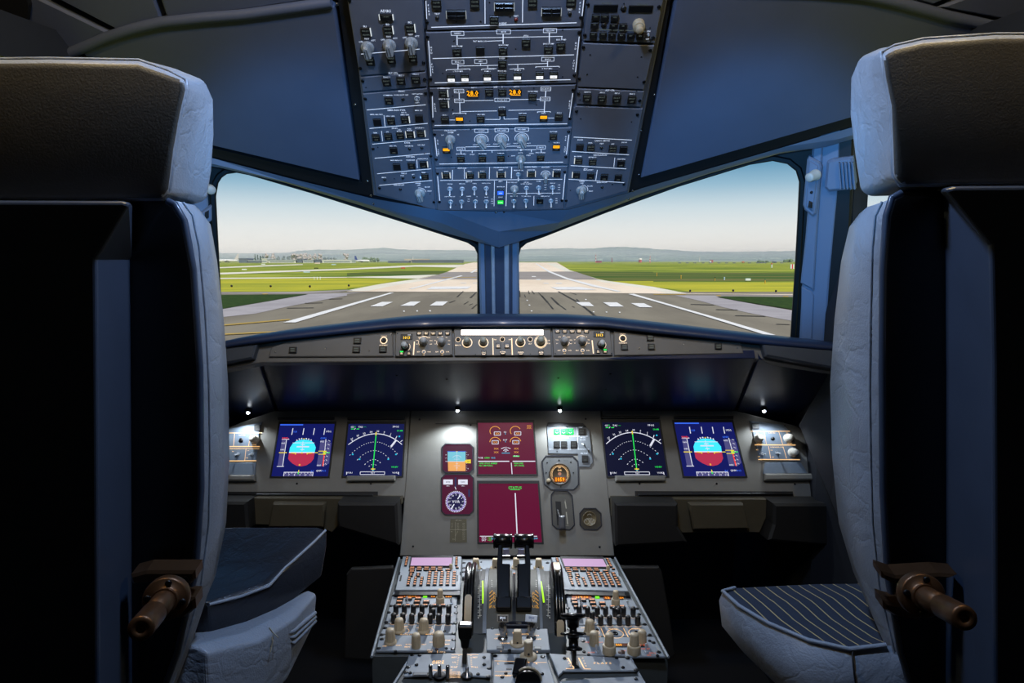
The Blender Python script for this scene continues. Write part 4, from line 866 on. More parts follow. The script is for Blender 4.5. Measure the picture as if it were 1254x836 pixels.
mb = MB(); mb.lathe(OVH, x, y, [(0.0075, T0+0.013), (0.0070, T0+0.023), (0.006, T0+0.0245), (0.0003, T0+0.0245)], M_KNOBW, 20); mb.build('inner_knob', kk)
P.screws([c2(628,32), c2(1123,48), c2(605,245), c2(1082,263)]); P.screws([c2(718,155), c2(878,25), c2(1060,195)], 0.0014); P.done()
P = Panel('blanking_unit', 'plain blank overhead panel below the radio panel at right', 'blank panel', OVH, [c2(586,282),c2(1092,300),c2(1020,612),c2(549,594)], M_OPANEL)
P.screws([c2(595,330), c2(1062,352), c2(567,548), c2(1018,572)]); P.screws([c2(642,382), c2(1000,398), c2(622,520), c2(974,537)], 0.0016); P.done()
P = Panel('control_unit', 'narrow overhead flight control panel with four buttons below the blank panel', 'control panel', OVH, [c2(549,600),c2(1020,620),c2(1000,735),c2(540,714)], M_OPANEL, G)
P.text(c2(782,630), 'FLT CTL', 0.0030)
for x, y, n in ((620,678,'ELAC 2'),(723,682,'SEC 2'),(826,687,'SEC 3'),(932,692,'FAC 2')): P.button(c2(x,y)); P.text(c2(x+4,y-37), n, 0.0024)
P.screws([c2(562,653), c2(988,702)]); P.screws([c2(572,697), c2(968,633)], 0.0014); P.done()
P = Panel('control_unit', 'overhead panel at lower right with cargo smoke buttons and a wiper knob', 'control panel', OVH, [c2(539,722),c2(1000,741),c4(1060,2),c4(943,604),c4(488,734),c4(546,0)], M_OPANEL, G)
P.text(c4(760,252), 'CARGO SMOKE', 0.0028); P.line(c4(553,225), c4(978,247), w=0.0014); P.line(c4(540,330), c4(957,355), w=0.0014); P.text(c4(745,357), 'VENTILATION', 0.0028); P.line(c4(530,433), c4(937,457), w=0.0014); P.line(c4(515,533), c4(922,558), w=0.0014)
for q, a, b in ((c4(597,297),None,None),(c4(677,300),'SMOKE','DISCH'),(c4(837,308),'SMOKE','DISCH'),(c4(915,315),None,None)): P.button(q, a, b)
P.hole(c4(755,305)); txts(P, [(c4(600,245),'DISCH'),(c4(675,268),'FWD'),(c4(757,273),'TEST'),(c4(838,276),'AFT'),(c4(922,264),'DISCH'),(c4(583,366),'BLOWER'),(c4(690,373),'EXTRACT'),(c4(900,386),'CAB FANS'),(c4(660,465),'MAN START'),(c4(640,455),'ENG')], 0.0024)
P.button(c4(588,397), 'FAULT', 'OVRD', side=(-1,)); P.button(c4(690,404), 'FAULT', 'OVRD'); P.button(c4(897,416), None, 'OFF'); P.line(c4(853,375), c4(846,443)); P.line(c4(725,465), c4(714,541))
for q, sd in ((c4(572,500),(-1,)), (c4(675,507),None), (c4(775,515),None), (c4(877,520),None)): P.button(q, None, 'ON', side=sd)
P.text(c4(760,556), 'RAIN RPLNT', 0.0026); P.hole(c4(760,592)); txts(P, [(c4(612,548),'WIPER'),(c4(612,562),'OFF'),(c4(672,583),'SLOW'),(c4(678,620),'FAST')], 0.0026); P.knob(c4(608,612), 0.0125, 0.022, 0.0); P.ring(c4(608,612), 0.0155, a0=-10, a1=90)
P.screws([c2(548,777), c4(1018,62), c4(920,570), c4(498,690)]); P.screws([c4(604,92), c4(976,115), c4(528,615), c4(835,572)], 0.0016); P.done()
# screws along the black edge strips and the frame band under the console
sd = OCON
for q in (c1(75,30), c1(200,730), c3(122,548), c2(1090,660), c4(1045,180), c4(1030,500)): screw(OVH, q, 0.0030, sd, -0.004, M_STEEL)
for q in (c3(145,652), c3(162,712), c3(1058,775), c3(1118,772), c4(983,618), c4(955,678)): screw(OVH, q, 0.0030, sd, -0.004, M_STEEL)
# ================================================================ main instrument panel
ip = thing('instrument_panel', 'wide grey instrument panel under the glareshield holding the six big displays', 'instrument panel', (0, 1.75, 0.55))
# cut-outs are built as plates around the recesses: the panel is a set of plates
mb = MB(); gpoly(MIP, [(503.5,501),(735.5,501),(752.5,680.5),(489.5,680.5)], -0.03, 0.0, M_PANEL, mb, 0.002); mb.build('centre_plate', ip)
mb = MB(); gpoly(MIP, [(502,501),(496.5,610),(250,610),(250,533),(284,521),(334,503)], -0.03, -0.001, M_PANEL, mb, 0.002); mb.build('side_plate', ip)['label'] = 'grey side plate left of the centre section'
mb = MB(); gpoly(MIP, [(737,501),(742.5,610),(1030,610),(1030,560),(975,521),(902,503)], -0.03, -0.001, M_PANEL, mb, 0.002); mb.build('side_plate', ip)['label'] = 'grey side plate right of the centre section'
d3 = crop(270, 480, 4.646); d4 = crop(490, 490, 4.4); d5 = crop(730, 480, 4.18); e5 = crop(660, 505, 5.573)
for q in (d3(435,520), d3(855,520), d5(617,468), d5(222,468), d5(1018,470), d4(70,787), d4(1075,790), d4(1000,100), d4(105,103), d4(380,133)): screw(MIP, q, 0.0028, ip, 0.0)
# dark slots under the side plates (folding tables) come later
def dual(col): return glow('screen_%d_%d_%d' % col, col, 1.0, light=True, base=(8, 8, 10), rough=0.25)
S_NAVY = glow('screen_navy', (20, 26, 96), 1.0, light=True, base=(8, 8, 12), rough=0.25)
S_NAVY2 = glow('screen_navy_dim', (22, 28, 78), 1.0, light=True, base=(8, 8, 12), rough=0.25)
S_PLUM = glow('screen_plum', (96, 16, 50), 1.0, light=True, base=(8, 8, 12), rough=0.25)
D_W = glow('disp_white', (226, 228, 244), 1.0); D_G = glow('disp_green', (40, 230, 90), 1.0); D_C = glow('disp_cyan', (60, 214, 250), 1.3, light=True)
D_R = glow('disp_red', (184, 48, 80), 1.0, light=True); D_RR = glow('disp_bright_red', (245, 60, 50), 1.0); D_Y = glow('disp_yellow', (240, 214, 60), 1.0); D_A = glow('disp_amber', (238, 164, 70), 1.0)
D_GR = glow('disp_grey', (78, 76, 128), 1.0); D_B = glow('disp_blue', (60, 110, 250), 1.0); D_K = glow('disp_dark', (30, 26, 70), 1.0); D_CY = glow('disp_cyan_dot', (40, 190, 230), 1.0)
D_TAN = glow('disp_tan', (240, 170, 96), 1.0, light=True); D_SKY = glow('disp_sky', (120, 200, 220), 1.0, light=True)
def arcdash(mb, Q, cx, cy, r, a0, a1, n, wd, h, m, duty=0.5, sx=1.0):
    for i in range(n):
        b0 = a0 + (a1 - a0) * i / n; mb.arc(Q, cx, cy, r, b0, b0 + (a1 - a0) / n * duty, wd, h, m, 3, sx)
def display(label, quad, screen, draw, nm='display_unit', hood=True, group='cockpit display units'):
    tl, tr, br, bl = quad
    Q = Quad(MIP, tl, tr, br, bl, 0.0)
    c = Q.w(0.5, 0.5); t = thing(nm, label, 'display', c, group)
    mb = MB()
    for a, b, w2 in (((-.035,-.02),(1.035,-.02),.03), ((-.035,1.0),(1.035,1.0),.05)):
        pass
    # bezel: four bars round the screen
    o = 0.028; k = 0.05
    for pts in ([(-o,-o),(1+o,-o),(1,0),(0,0)], [(1,0),(1+o,-o),(1+o,1+k),(1,1)], [(0,1),(1,1),(1+o,1+k),(-o,1+k)], [(-o,-o),(0,0),(0,1),(-o,1+k)]):
        mb.loft([[Q.w(x, y, 0.0003) for x, y in pts], [Q.w(x, y, 0.0022) for x, y in pts]], M_DARK)
    mb.build('bezel', t)
    mb = MB(); mb.loft([[Q.w(x, y, 0.0002) for x, y in ((0,0),(1,0),(1,1),(0,1))], [Q.w(x, y, 0.0006) for x, y in ((0,0),(1,0),(1,1),(0,1))]], screen); s = mb.build('screen', t)
    mb = MB(); draw(mb, Q); mb.build('symbology', s)
    return t
def norm(tl, tr, br, bl):
    def f(x, y):
        t = (y - tl[1]) / (bl[1] - tl[1]); xl = tl[0] + (bl[0]-tl[0])*t; xr = tr[0] + (br[0]-tr[0])*t
        return ((x - xl) / (xr - xl), 1 - t)
    return f
H1, H2, H3, H4 = 0.0010, 0.0013, 0.0016, 0.0019
def pfd(mb, Q):
    f = norm((115,130), (740,130), (665,725), (25,725))
    L = lambda a, b, w, m, h=H2: mb.line(Q, f(*a), f(*b), w, h, m)
    def R(x0, y0, x1, y1, m, h=H2): mb.flat(Q, [f(x0,y0), f(x1,y0), f(x1,y1), f(x0,y1)], h, m)
    L((120,140),(380,140),0.022,D_B)
    for x in (259,385,505,624): L((x+5,180),(x-8,255),0.014,D_W)
    mb.text(Q, 'CLB', *f(287,219), 0.03, H2, D_B); mb.text(Q, '1FD2', *f(670,217), 0.032, H2, D_W)
    # tapes
    mb.flat(Q, [f(140,312), f(190,312), f(150,612), f(92,612)], H1, D_GR); L((192,310),(150,614),0.012,D_W); L((138,306),(222,306),0.012,D_W); L((86,615),(165,615),0.012,D_W)
    mb.text(Q, 'SPD', *f(178,297), 0.04, H2, D_RR, sx=1.3); mb.text(Q, '060', *f(155,352), 0.032, H2, D_W); mb.text(Q, '040', *f(145,425), 0.032, H2, D_W)
    L((108,460),(196,460),0.016,D_Y,H3)
    mb.flat(Q, [f(580,318), f(632,318), f(605,612), f(535,612)], H1, D_GR); mb.flat(Q, [f(650,318), f(700,350), f(676,580), f(625,612)], H1, D_GR); L((640,305),(612,614),0.012,D_W); mb.text(Q, 'QNH', *f(610,295), 0.032, H2, D_B); mb.text(Q, '005', *f(598,333), 0.034, H3, D_W); mb.text(Q, '000', *f(562,603), 0.034, H3, D_W)
    L((622,482),(606,612),0.022,D_RR,H3); mb.flat(Q, [f(612,438), f(648,438), f(640,482), f(606,482)], H3, D_Y); mb.text(Q, '24', *f(626,460), 0.04, H4, D_G); L((645,460),(684,460),0.018,D_G,H3); L((555,442),(612,442),0.012,D_Y); L((555,478),(606,478),0.012,D_Y); L((515,460),(552,460),0.014,D_Y)
    for i in range(7):
        y = 330 + i*44; L((634-i*4,y),(648-i*4,y),0.008,D_W,H3); L((668-i*6,y-12),(690-i*7,y),0.008,D_W,H3)
    # horizon ball
    sky = [(233,400),(262,358),(300,330),(345,315),(392,310),(440,316),(480,330),(508,358),(525,400),(512,460),(222,460)]
    gr = [(222,460),(512,460),(501,530),(470,570),(420,602),(365,614),(310,608),(262,582),(228,550),(212,528)]
    mb.flat(Q, [f(*p) for p in sky], H1, D_C); mb.flat(Q, [f(*p) for p in gr], H1, D_R)
    mb.flat(Q, [f(222,452), f(514,452), f(512,464), f(222,464)], H2, D_W)
    for (x, y), a in (((310,318),-35),((338,305),-20),((365,300),-8),((418,300),8),((445,306),20),((472,317),35)): L((x-4,y-6),(x+5,y+7),0.02,D_W,H3)
    L((392,296),(390,310),0.022,D_Y,H3); L((262,348),(508,348),0.010,D_W); L((308,392),(450,392),0.022,D_W); L((350,423),(395,423),0.012,D_W); L((355,370),(402,370),0.012,D_W); L((380,330),(370,440),0.008,D_W)
    L((245,462),(302,466),0.016,D_Y,H3); L((424,466),(488,462),0.016,D_Y,H3); L((296,466),(296,480),0.016,D_Y,H3); L((430,466),(428,480),0.016,D_Y,H3); L((358,462),(378,462),0.022,D_Y,H3); L((344,588),(342,608),0.03,D_A,H3)
    mb.flat(Q, [f(168,676), f(497,676), f(490,724), f(160,724)], H1, D_GR); L((165,680),(497,680),0.012,D_W); L((170,680),(163,724),0.012,D_W); L((497,680),(490,724),0.012,D_W)
    for i in range(9): L((185+i*36,682),(184+i*36,696),0.008,D_W)
    for x, s in ((223,'7'),(286,'8'),(347,'9'),(408,'10'),(468,'11')): mb.text(Q, s, *f(x,710), 0.034, H2, D_W)
    L((335,655),(330,700),0.014,D_Y,H3); L((330,680),(328,700),0.02,D_G,H4); mb.text(Q, 'ILS', *f(487,666), 0.03, H2, D_B); mb.text(Q, 'QNH', *f(563,664), 0.032, H2, D_W); mb.text(Q, '1013', *f(614,664), 0.032, H2, D_B)
def nd(mb, Q):
    f = norm((110,130), (745,130), (715,720), (50,720))
    L = lambda a, b, w, m, h=H2: mb.line(Q, f(*a), f(*b), w, h, m)
    T = lambda s, p, c, m, r=0: mb.text(Q, s, *f(*p), c, H2, m, rot=r)
    T('GS', (152,165), 0.034, D_W); T('0', (182,163), 0.034, D_G); T('TAS', (247,165), 0.034, D_W); T('---', (297,165), 0.03, D_G); L((138,188),(170,188),0.014,D_G); L((200,188),(232,188),0.014,D_G); L((176,194),(190,178),0.010,D_W); T('PPOS', (648,162), 0.034, D_W); T('10:48', (692,208), 0.034, D_G)
    # arcs: centre at the aircraft symbol
    c = f(388,640)
    def A(pts, wd, m, dash=0):
        # pts: pixel points of a polyline
        if not dash:
            for a, b in zip(pts, pts[1:]): L(a, b, wd, m)
        else:
            for a, b in zip(pts, pts[1:]):
                L(a, (a[0]+(b[0]-a[0])*dash, a[1]+(b[1]-a[1])*dash), wd, m)
    def curve(x0, y0, xm, ym, x1, y1, n):
        out = []
        for i in range(n + 1):
            t = i / n; cx = 2*xm - (x0+x1)/2; cy = 2*ym - (y0+y1)/2
            out.append(((1-t)**2*x0 + 2*t*(1-t)*cx + t*t*x1, (1-t)**2*y0 + 2*t*(1-t)*cy + t*t*y1))
        return out
    A(curve(107,368,422,243,718,366,28), 0.014, D_W)
    A(curve(122,490,410,337,682,490,22), 0.009, D_W, 0.36); A(curve(208,543,402,435,586,543,13), 0.009, D_W, 0.36); A(curve(292,595,396,535,490,593,7), 0.009, D_W, 0.4); A(curve(340,615,392,588,438,612,4), 0.009, D_W, 0.4)
    for (x, y), s, r in (((147,303),'27',0.5),((215,264),'30',0.38),((288,240),'33',0.25),((366,222),'34',0.1),((444,215),'35',-0.05),((517,224),'0',-0.15),((590,245),'1',-0.3)): T(s, (x,y), 0.034, D_W, r)
    for a, b in (((150,318),(156,330)),((222,280),(226,292)),((294,256),(296,268)),((370,240),(371,252)),((512,240),(510,252)),((586,258),(582,270)),((660,270),(645,300)),((724,318),(700,335))): L(a, b, 0.012, D_W)
    L((650,318),(592,392),0.034,D_W); L((424,225),(421,262),0.02,D_Y,H3); L((422,262),(388,632),0.016,D_G,H3)
    for p in ((157,478),(650,478),(235,532),(562,532),(688,274)): L((p[0]-9,p[1]),(p[0]+9,p[1]),0.026,D_CY)
    L((364,643),(414,643),0.016,D_Y,H3); L((388,628),(388,664),0.016,D_Y,H3); L((376,655),(402,655),0.014,D_CY,H3); T('V/DEV', (634,620), 0.03, D_G)
    T('VOR1', (122,684), 0.030, D_W); T('VOR2', (644,684), 0.030, D_W); L((88,676),(88,704),0.012,D_W); L((680,676),(680,704),0.012,D_W)
    for a, b in (((244,674),(522,674)),((522,674),(520,704)),((520,704),(242,704)),((242,704),(244,674))): L(a, b, 0.010, D_W)
    T('TILT', (386,689), 0.026, D_W)
display('navy flight display with cyan and red horizon ball, near the left seat', [(343,519),(410,519),(401.8,583),(332.5,583)], S_NAVY, pfd)
display('navy arc navigation display with green heading line, left of the centre section', [(427,519),(495.3,519),(492,582.6),(420.5,582.6)], S_NAVY2, nd)
display('dark arc navigation display with green heading line, right of the centre section', [d5(30,155),d5(322,155),d5(365,430),d5(60,430)], glow('screen_navy_dark', (14, 17, 44), 1.0, light=True, base=(8,8,12), rough=0.25), nd)
display('navy flight display with cyan and red horizon ball, near the right seat', [d5(398,155),d5(695,155),d5(764,430),d5(450,430)], S_NAVY, pfd)
g6 = crop(580, 510, 5.223)
def ecam_up(mb, Q):
    f = norm((28,40), (378,38), (402,368), (30,368))
    L = lambda a, b, w, m, h=H2: mb.line(Q, f(*a), f(*b), w, h, m)
    T = lambda s, p, c, m, **k: mb.text(Q, s, *f(*p), c, H3, m, **k)
    for (x, y) in ((138,95),(268,95),(138,165),(268,165)):
        c = f(x, y); mb.arc(Q, *c, 0.095, 25 if y < 150 else 10, 215 if y < 150 else 180, 0.012, H2, D_A, 20)
    for (x, y) in ((152,110),(282,110),(138,166),(270,166)):
        for a, b in (((x-20,y-11),(x+20,y-11)),((x+20,y-11),(x+20,y+11)),((x+20,y+11),(x-20,y+11)),((x-20,y+11),(x-20,y-11))): L(a, b, 0.011, D_W)
        T('XX', (x, y), 0.038, D_A)
    for y, s in ((105,'N1'),(155,'EGT')): T(s, (202,y-4), 0.028, D_W); T('%', (203,y+7), 0.026, D_CY)
    for x in (145,273):
        for y in (207,230): T('XX', (x, y), 0.034, D_A, sx=1.2)
    T('N2', (205,200), 0.026, D_W); L((176,207),(196,200),0.012,D_W); L((216,200),(236,207),0.012,D_W); L((180,235),(232,235),0.012,D_CY); L((190,220),(205,210),0.012,D_W); L((205,210),(222,220),0.012,D_W); T('FF', (206,224), 0.03, D_W)
    T('XX', (355,62), 0.034, D_A, sx=1.2); T('XX', (355,75), 0.034, D_A, sx=1.2)
    T('FOB:', (45,265), 0.034, D_W); T('6380', (86,265), 0.034, D_G); T('KG', (126,265), 0.034, D_CY); L((252,255),(293,255),0.022,D_G); T('FULL', (272,254), 0.026, D_W)
    L((28,287),(228,287),0.018,D_W); L((250,287),(394,287),0.018,D_W); L((241,296),(246,368),0.014,D_W)
    T('GND SPLRS ARMED', (36,300), 0.030, D_G, align=-1, sx=0.86); T('NO SMOKING', (36,314), 0.030, D_G, align=-1, sx=0.86); T('PARK BRK', (258,300), 0.030, D_G, align=-1, sx=0.86); T('APU AVAIL', (258,314), 0.030, D_G, align=-1, sx=0.86)
def ecam_lo(mb, Q):
    f = norm((32,428), (410,428), (437,803), (35,803))
    T = lambda s, p, c, m, **k: mb.text(Q, s, *f(*p), c, H3, m, **k)
    T('STATUS', (265,455), 0.045, D_G); mb.line(Q, f(233,468), f(296,468), 0.009, H3, D_G); mb.line(Q, f(266,490), f(278,750), 0.018, H2, D_W); mb.line(Q, f(40,765), f(406,765), 0.010, H2, D_W)
    T('TAT', (66,776), 0.030, D_W); T('SAT', (66,790), 0.030, D_W); T('+15', (102,776), 0.030, D_G); T('+15', (102,790), 0.030, D_G); T('23 H 20', (140,779), 0.03, D_CY); T('GW', (395,779), 0.030, D_CY)
display('upper plum red engine display with amber dial arcs in the centre section', [g6(28,40),g6(378,38),g6(402,368),g6(30,368)], S_PLUM, ecam_up)
display('lower plum red status display with one white line, behind the thrust levers', [g6(32,428),g6(410,428),g6(437,803),g6(35,803)], S_PLUM, ecam_lo)
# grey ledges under the two navigation displays
for pts, lb in (([d3(725,477),d3(998,475),d3(998,505),d3(724,508)], 'narrow grey sill under the left arc navigation display'), ([d5(95,428),d5(352,428),d5(350,455),d5(97,457)], 'narrow grey sill under the right arc navigation display')):
    mb = MB(); gpoly(MIP, pts, 0.0, 0.014, M_PANEL, mb, 0.003); tag(mb.build('display_sill'), lb, 'sill')
# dark strips standing in for the shade above the screens
mb = MB(); gpoly(MIP, [d3(330,145),d3(650,145),d3(648,157),d3(328,158)], 0.0, 0.008, M_DARK, mb, 0.002); mb.build('dark_strip', ip)
mb = MB(); gpoly(MIP, [d3(725,144),d3(1050,144),d3(1048,156),d3(725,158)], 0.0, 0.008, M_DARK, mb, 0.002); mb.build('dark_strip', ip)
mb = MB(); gpoly(MIP, [d5(22,124),d5(325,124),d5(322,136),d5(26,136)], 0.0, 0.008, M_DARK, mb, 0.002); mb.build('dark_strip', ip)
mb = MB(); gpoly(MIP, [d5(395,124),d5(700,124),d5(698,136),d5(398,136)], 0.0, 0.008, M_DARK, mb, 0.002); mb.build('dark_strip', ip)
# standby instruments -------------------------------------------------------
M_BEZ = mat('bezel_grey', (96, 98, 98), 0.45); M_RECESS = mat('recess_dark', (18, 22, 34), 0.5)
h6 = crop(535, 535, 6.2)
def octa(x0, y0, x1, y1, c): return [(x0+c,y0),(x1-c,y0),(x1,y0+c),(x1,y1-c),(x1-c,y1),(x0+c,y1),(x0,y1-c),(x0,y0+c)]
def octo_inst(name, label, pts, face, draw, box=None, rim=0.003):
    xy = [MIP.uv(*q) for q in pts]
    a = sum(xy[i][0]*xy[(i+1)%8][1]-xy[(i+1)%8][0]*xy[i][1] for i in range(8))
    if a < 0: xy = xy[::-1]
    c = (sum(p[0] for p in xy)/8, sum(p[1] for p in xy)/8); t = thing(name, label, 'instrument', MIP.w(*c, 0))
    mb = MB(); b = inset(xy, -rim)
    mb.loft([[MIP.w(*q, 0.0002) for q in b], [MIP.w(*q, 0.003) for q in b], [MIP.w(*q, 0.003) for q in xy], [MIP.w(*q, 0.0002) for q in xy]], M_RECESS, caps=False); mb.build('bezel', t)
    mb = MB(); mb.poly(MIP, xy, 0.0002, 0.0006, face); f = mb.build('face', t)
    mb = MB(); draw(mb, t, f)
    if mb.v: mb.build('symbology', f)
    return t
def dq(mb):
    P = lambda p: MIP.uv(*p)
    L = lambda a, b, w, m, h=H2: mb.line(MIP, P(a), P(b), w, h, m)
    return P, L
def standby_h(mb, t, f):
    P, L = dq(mb); k = h6
    mb.flat(MIP, [P(k(82,112)),P(k(218,112)),P(k(218,184)),P(k(82,184))], H1, D_SKY); mb.flat(MIP, [P(k(84,184)),P(k(218,184)),P(k(218,258)),P(k(86,258))], H1, D_TAN)
    L(k(80,109), k(220,109), 0.0012, D_B); L(k(72,186), k(222,186), 0.0010, D_W)
    for y, w in ((150,10),(168,22),(202,10),(218,22),(235,10)): L(k(152-w,y), k(152+w,y), 0.0008, D_W)
    L(k(152,112), k(152,256), 0.0006, D_W); mb.arc(MIP, *P(k(152,184)), 0.0115*1.35, 40, 140, 0.0008, H2, D_W); L(k(146,110), k(158,110), 0.0016, D_Y, H3)
    for x in (222,): 
        for i in range(9): L(k(x,116+i*17), k(x+8,116+i*17), 0.0006, D_W)
    for y, s in ((135,'120'),(160,'100'),(184,'80')): mb.text(MIP, s, *P(k(70,y)), 0.0024, H2, D_W)
    for y, s in ((135,'10'),(240,'05')): mb.text(MIP, s, *P(k(237,y)), 0.0026, H2, D_W)
    mb.flat(MIP, [P(k(208,184)),P(k(222,172)),P(k(258,170)),P(k(258,200)),P(k(222,198))], H3, D_Y); mb.text(MIP, '620', *P(k(240,185)), 0.0032, H4, glow('disp_green_dark', (30,120,40), 1.0))
octo_inst('standby_horizon', 'small octagonal standby horizon with cyan sky and tan ground', [h6(x,y) for x, y in octa(45,58,270,265,22)], glow('screen_wine', (74, 12, 44), 1.0, base=(8,8,12)), standby_h)
def standby_dme(mb, t, f):
    P, L = dq(mb); k = h6; c = P(k(145,490)); R = 0.0265
    mb.disc(MIP, *c, R*0.80, H1, D_K, 32); 
    mb.arc(MIP, *c, R*0.90, 0, 360, R*0.16, H2, glow('disp_lilac', (150, 140, 200), 1.0), 40); arcdash(mb, MIP, *c, R*1.0, 0, 360, 36, R*0.10, H2, D_W, 0.5); arcdash(mb, MIP, *c, R*0.80, 0, 360, 12, R*0.08, H2, D_W, 0.2)
    for i in range(12):
        a = math.radians(30*i); mb.text(MIP, str((3*i) % 36), c[0]+R*0.66*math.sin(a), c[1]+R*0.66*math.cos(a), R*0.15, H3, D_W)
    mb.text(MIP, 'VOR', c[0], c[1], R*0.27, H4, D_W)
    a = math.radians(56); dx, dy = math.cos(a)*R, math.sin(a)*R
    mb.line(MIP, (c[0]+dx*.3,c[1]+dy*.3), (c[0]+dx*.78,c[1]+dy*.78), R*0.10, H4, D_W); mb.line(MIP, (c[0]-dx*.3,c[1]-dy*.3), (c[0]-dx*.86,c[1]-dy*.86), R*0.10, H4, D_W)
    for s_ in (1,): mb.flat(MIP, [(c[0]+dx*.86,c[1]+dy*.86),(c[0]+dx*.62-dy*.1,c[1]+dy*.62+dx*.1),(c[0]+dx*.62+dy*.1,c[1]+dy*.62-dx*.1)], H4, D_W)
    for x in (85,198):
        mb.flat(MIP, [P(k(x-36,322)),P(k(x+36,322)),P(k(x+36,360)),P(k(x-36,360))], H1, D_W); mb.text(MIP, '0000', *P(k(x,341)), 0.0042, H2, D_K); mb.text(MIP, 'DME-%d' % (1 if x < 100 else 2), *P(k(x,371)), 0.0022, H2, D_W)
    mb.flat(MIP, [P(k(136,305)),P(k(148,305)),P(k(148,378)),P(k(136,378))], H1, glow('disp_slate', (40, 44, 84), 1.0)); L(k(138,378), k(146,398), 0.0018, D_W, H3); mb.flat(MIP, [P(k(238,398)),P(k(252,395)),P(k(252,455)),P(k(238,452))], H1, glow('disp_slate', (40, 44, 84), 1.0))
octo_inst('radio_magnetic_indicator', 'small standby compass rose instrument marked VOR below the standby horizon', [h6(x,y) for x, y in octa(40,288,273,585,26)], glow('screen_wine', (74, 12, 44), 1.0, base=(8,8,12)), standby_dme)
P = Panel('limit_placard', 'small khaki placard of limit speeds on the lower left of the centre section', 'placard', MIP, [h6(103,622),h6(226,622),h6(228,800),h6(98,800)], mat('placard_khaki', (92, 86, 66), 0.6), t=0.001, gap=0, bev=0.0003, ink=mat('placard_ink', (178, 172, 150), 0.6))
P.text(h6(165,632), 'LIMIT SPEEDS', 0.0020); P.line(h6(100,703), h6(226,703), w=0.0006); P.line(h6(140,645), h6(140,790), w=0.0005)
for i in range(4): P.text(h6(116,655+i*11), 'VLO', 0.0015)
for i in range(12): P.text(h6(204,655+i*11), '%d KT' % (350-i*15), 0.0015)
for i in range(5): P.text(h6(160,655+i*11), 'M .%d' % (82-i), 0.0015)
P.text(h6(112,718), 'VFE', 0.0018); P.text(h6(128,775), 'FULL', 0.0018); P.line(h6(160,712), h6(140,750), w=0.0005); P.done()
# right of the centre displays --------------------------------------------
P = Panel('landing_gear_indicator', 'grey landing gear indicator panel with three green lit arrows', 'indicator panel', MIP, [e5(52,95),e5(322,98),e5(345,120),e5(368,340),e5(345,372),e5(272,372),e5(265,285),e5(64,280)], mat('gear_panel', (98, 103, 108), 0.5), t=0.003, gap=0, bev=0.001, ink=M_WHITEP if 'M_WHITEP' in globals() else M_PRINT)
M_GLIT = glow('gear_green', (0, 205, 28), 30.0, light=True)
mb = MB(); gpoly(MIP, [e5(60,70),e5(300,74),e5(322,98),e5(52,96)], 0.0, 0.006, M_RECESS, mb, 0.001); mb.build('dark_strip', P.o)
for x, s in ((122,'LEFT'),(168,'NOSE'),(213,'RIGHT')):
    xx, yy = P.uv(e5(x,131)); mb = MB(); mb.box(MIP, xx-0.0082, xx+0.0082, yy-0.0078, yy+0.0078, 0.003, 0.0055, M_KEY, 0.0006); o = mb.build('gear_light', P.o)
    mb = MB(); mb.flat(MIP, [(xx-0.0075,yy-0.007),(xx+0.0075,yy-0.007),(xx+0.0075,yy+0.007),(xx-0.0075,yy+0.007)], 0.0057, M_GLIT); mb.line(MIP, (xx-0.0045,yy-0.001), (xx,yy-0.005), 0.0018, 0.006, M_WHITE); mb.line(MIP, (xx+0.0045,yy-0.001), (xx,yy-0.005), 0.0018, 0.006, M_WHITE); mb.text(MIP, 'UNLK', xx, yy+0.0042, 0.0026, 0.006, M_WHITE); mb.build('lit_legend', o)
P.text(e5(165,100), 'LDG GEAR', 0.0026); P.text(e5(285,100), 'A SKID', 0.0024); P.text(e5(178,172), 'AUTO BRK', 0.0030); P.text(e5(300,172), 'N/W STRG', 0.0022); P.text(e5(300,186), 'ANTI SKID', 0.0022); P.text(e5(307,278), 'TERR ON ND', 0.0022)
P.line(e5(62,158), e5(335,162), w=0.0007); P.line(e5(70,250), e5(345,250), w=0.0007); P.line(e5(258,100), e5(268,250), w=0.0007)
for x, y, a, b in ((122,218,'DECEL','LO'),(170,218,'DECEL','MED'),(237,218,'DECEL','MAX'),(292,132,'HOT','ON'),(313,315,None,'ON')): P.button(e5(x,y), a, b, w=0.0165, h=0.0175)
P.toggle(e5(298,212), 0.0035, (0.2, -1), 0.018); P.screws([e5(124,266), e5(340,270)], 0.0018); P.done()
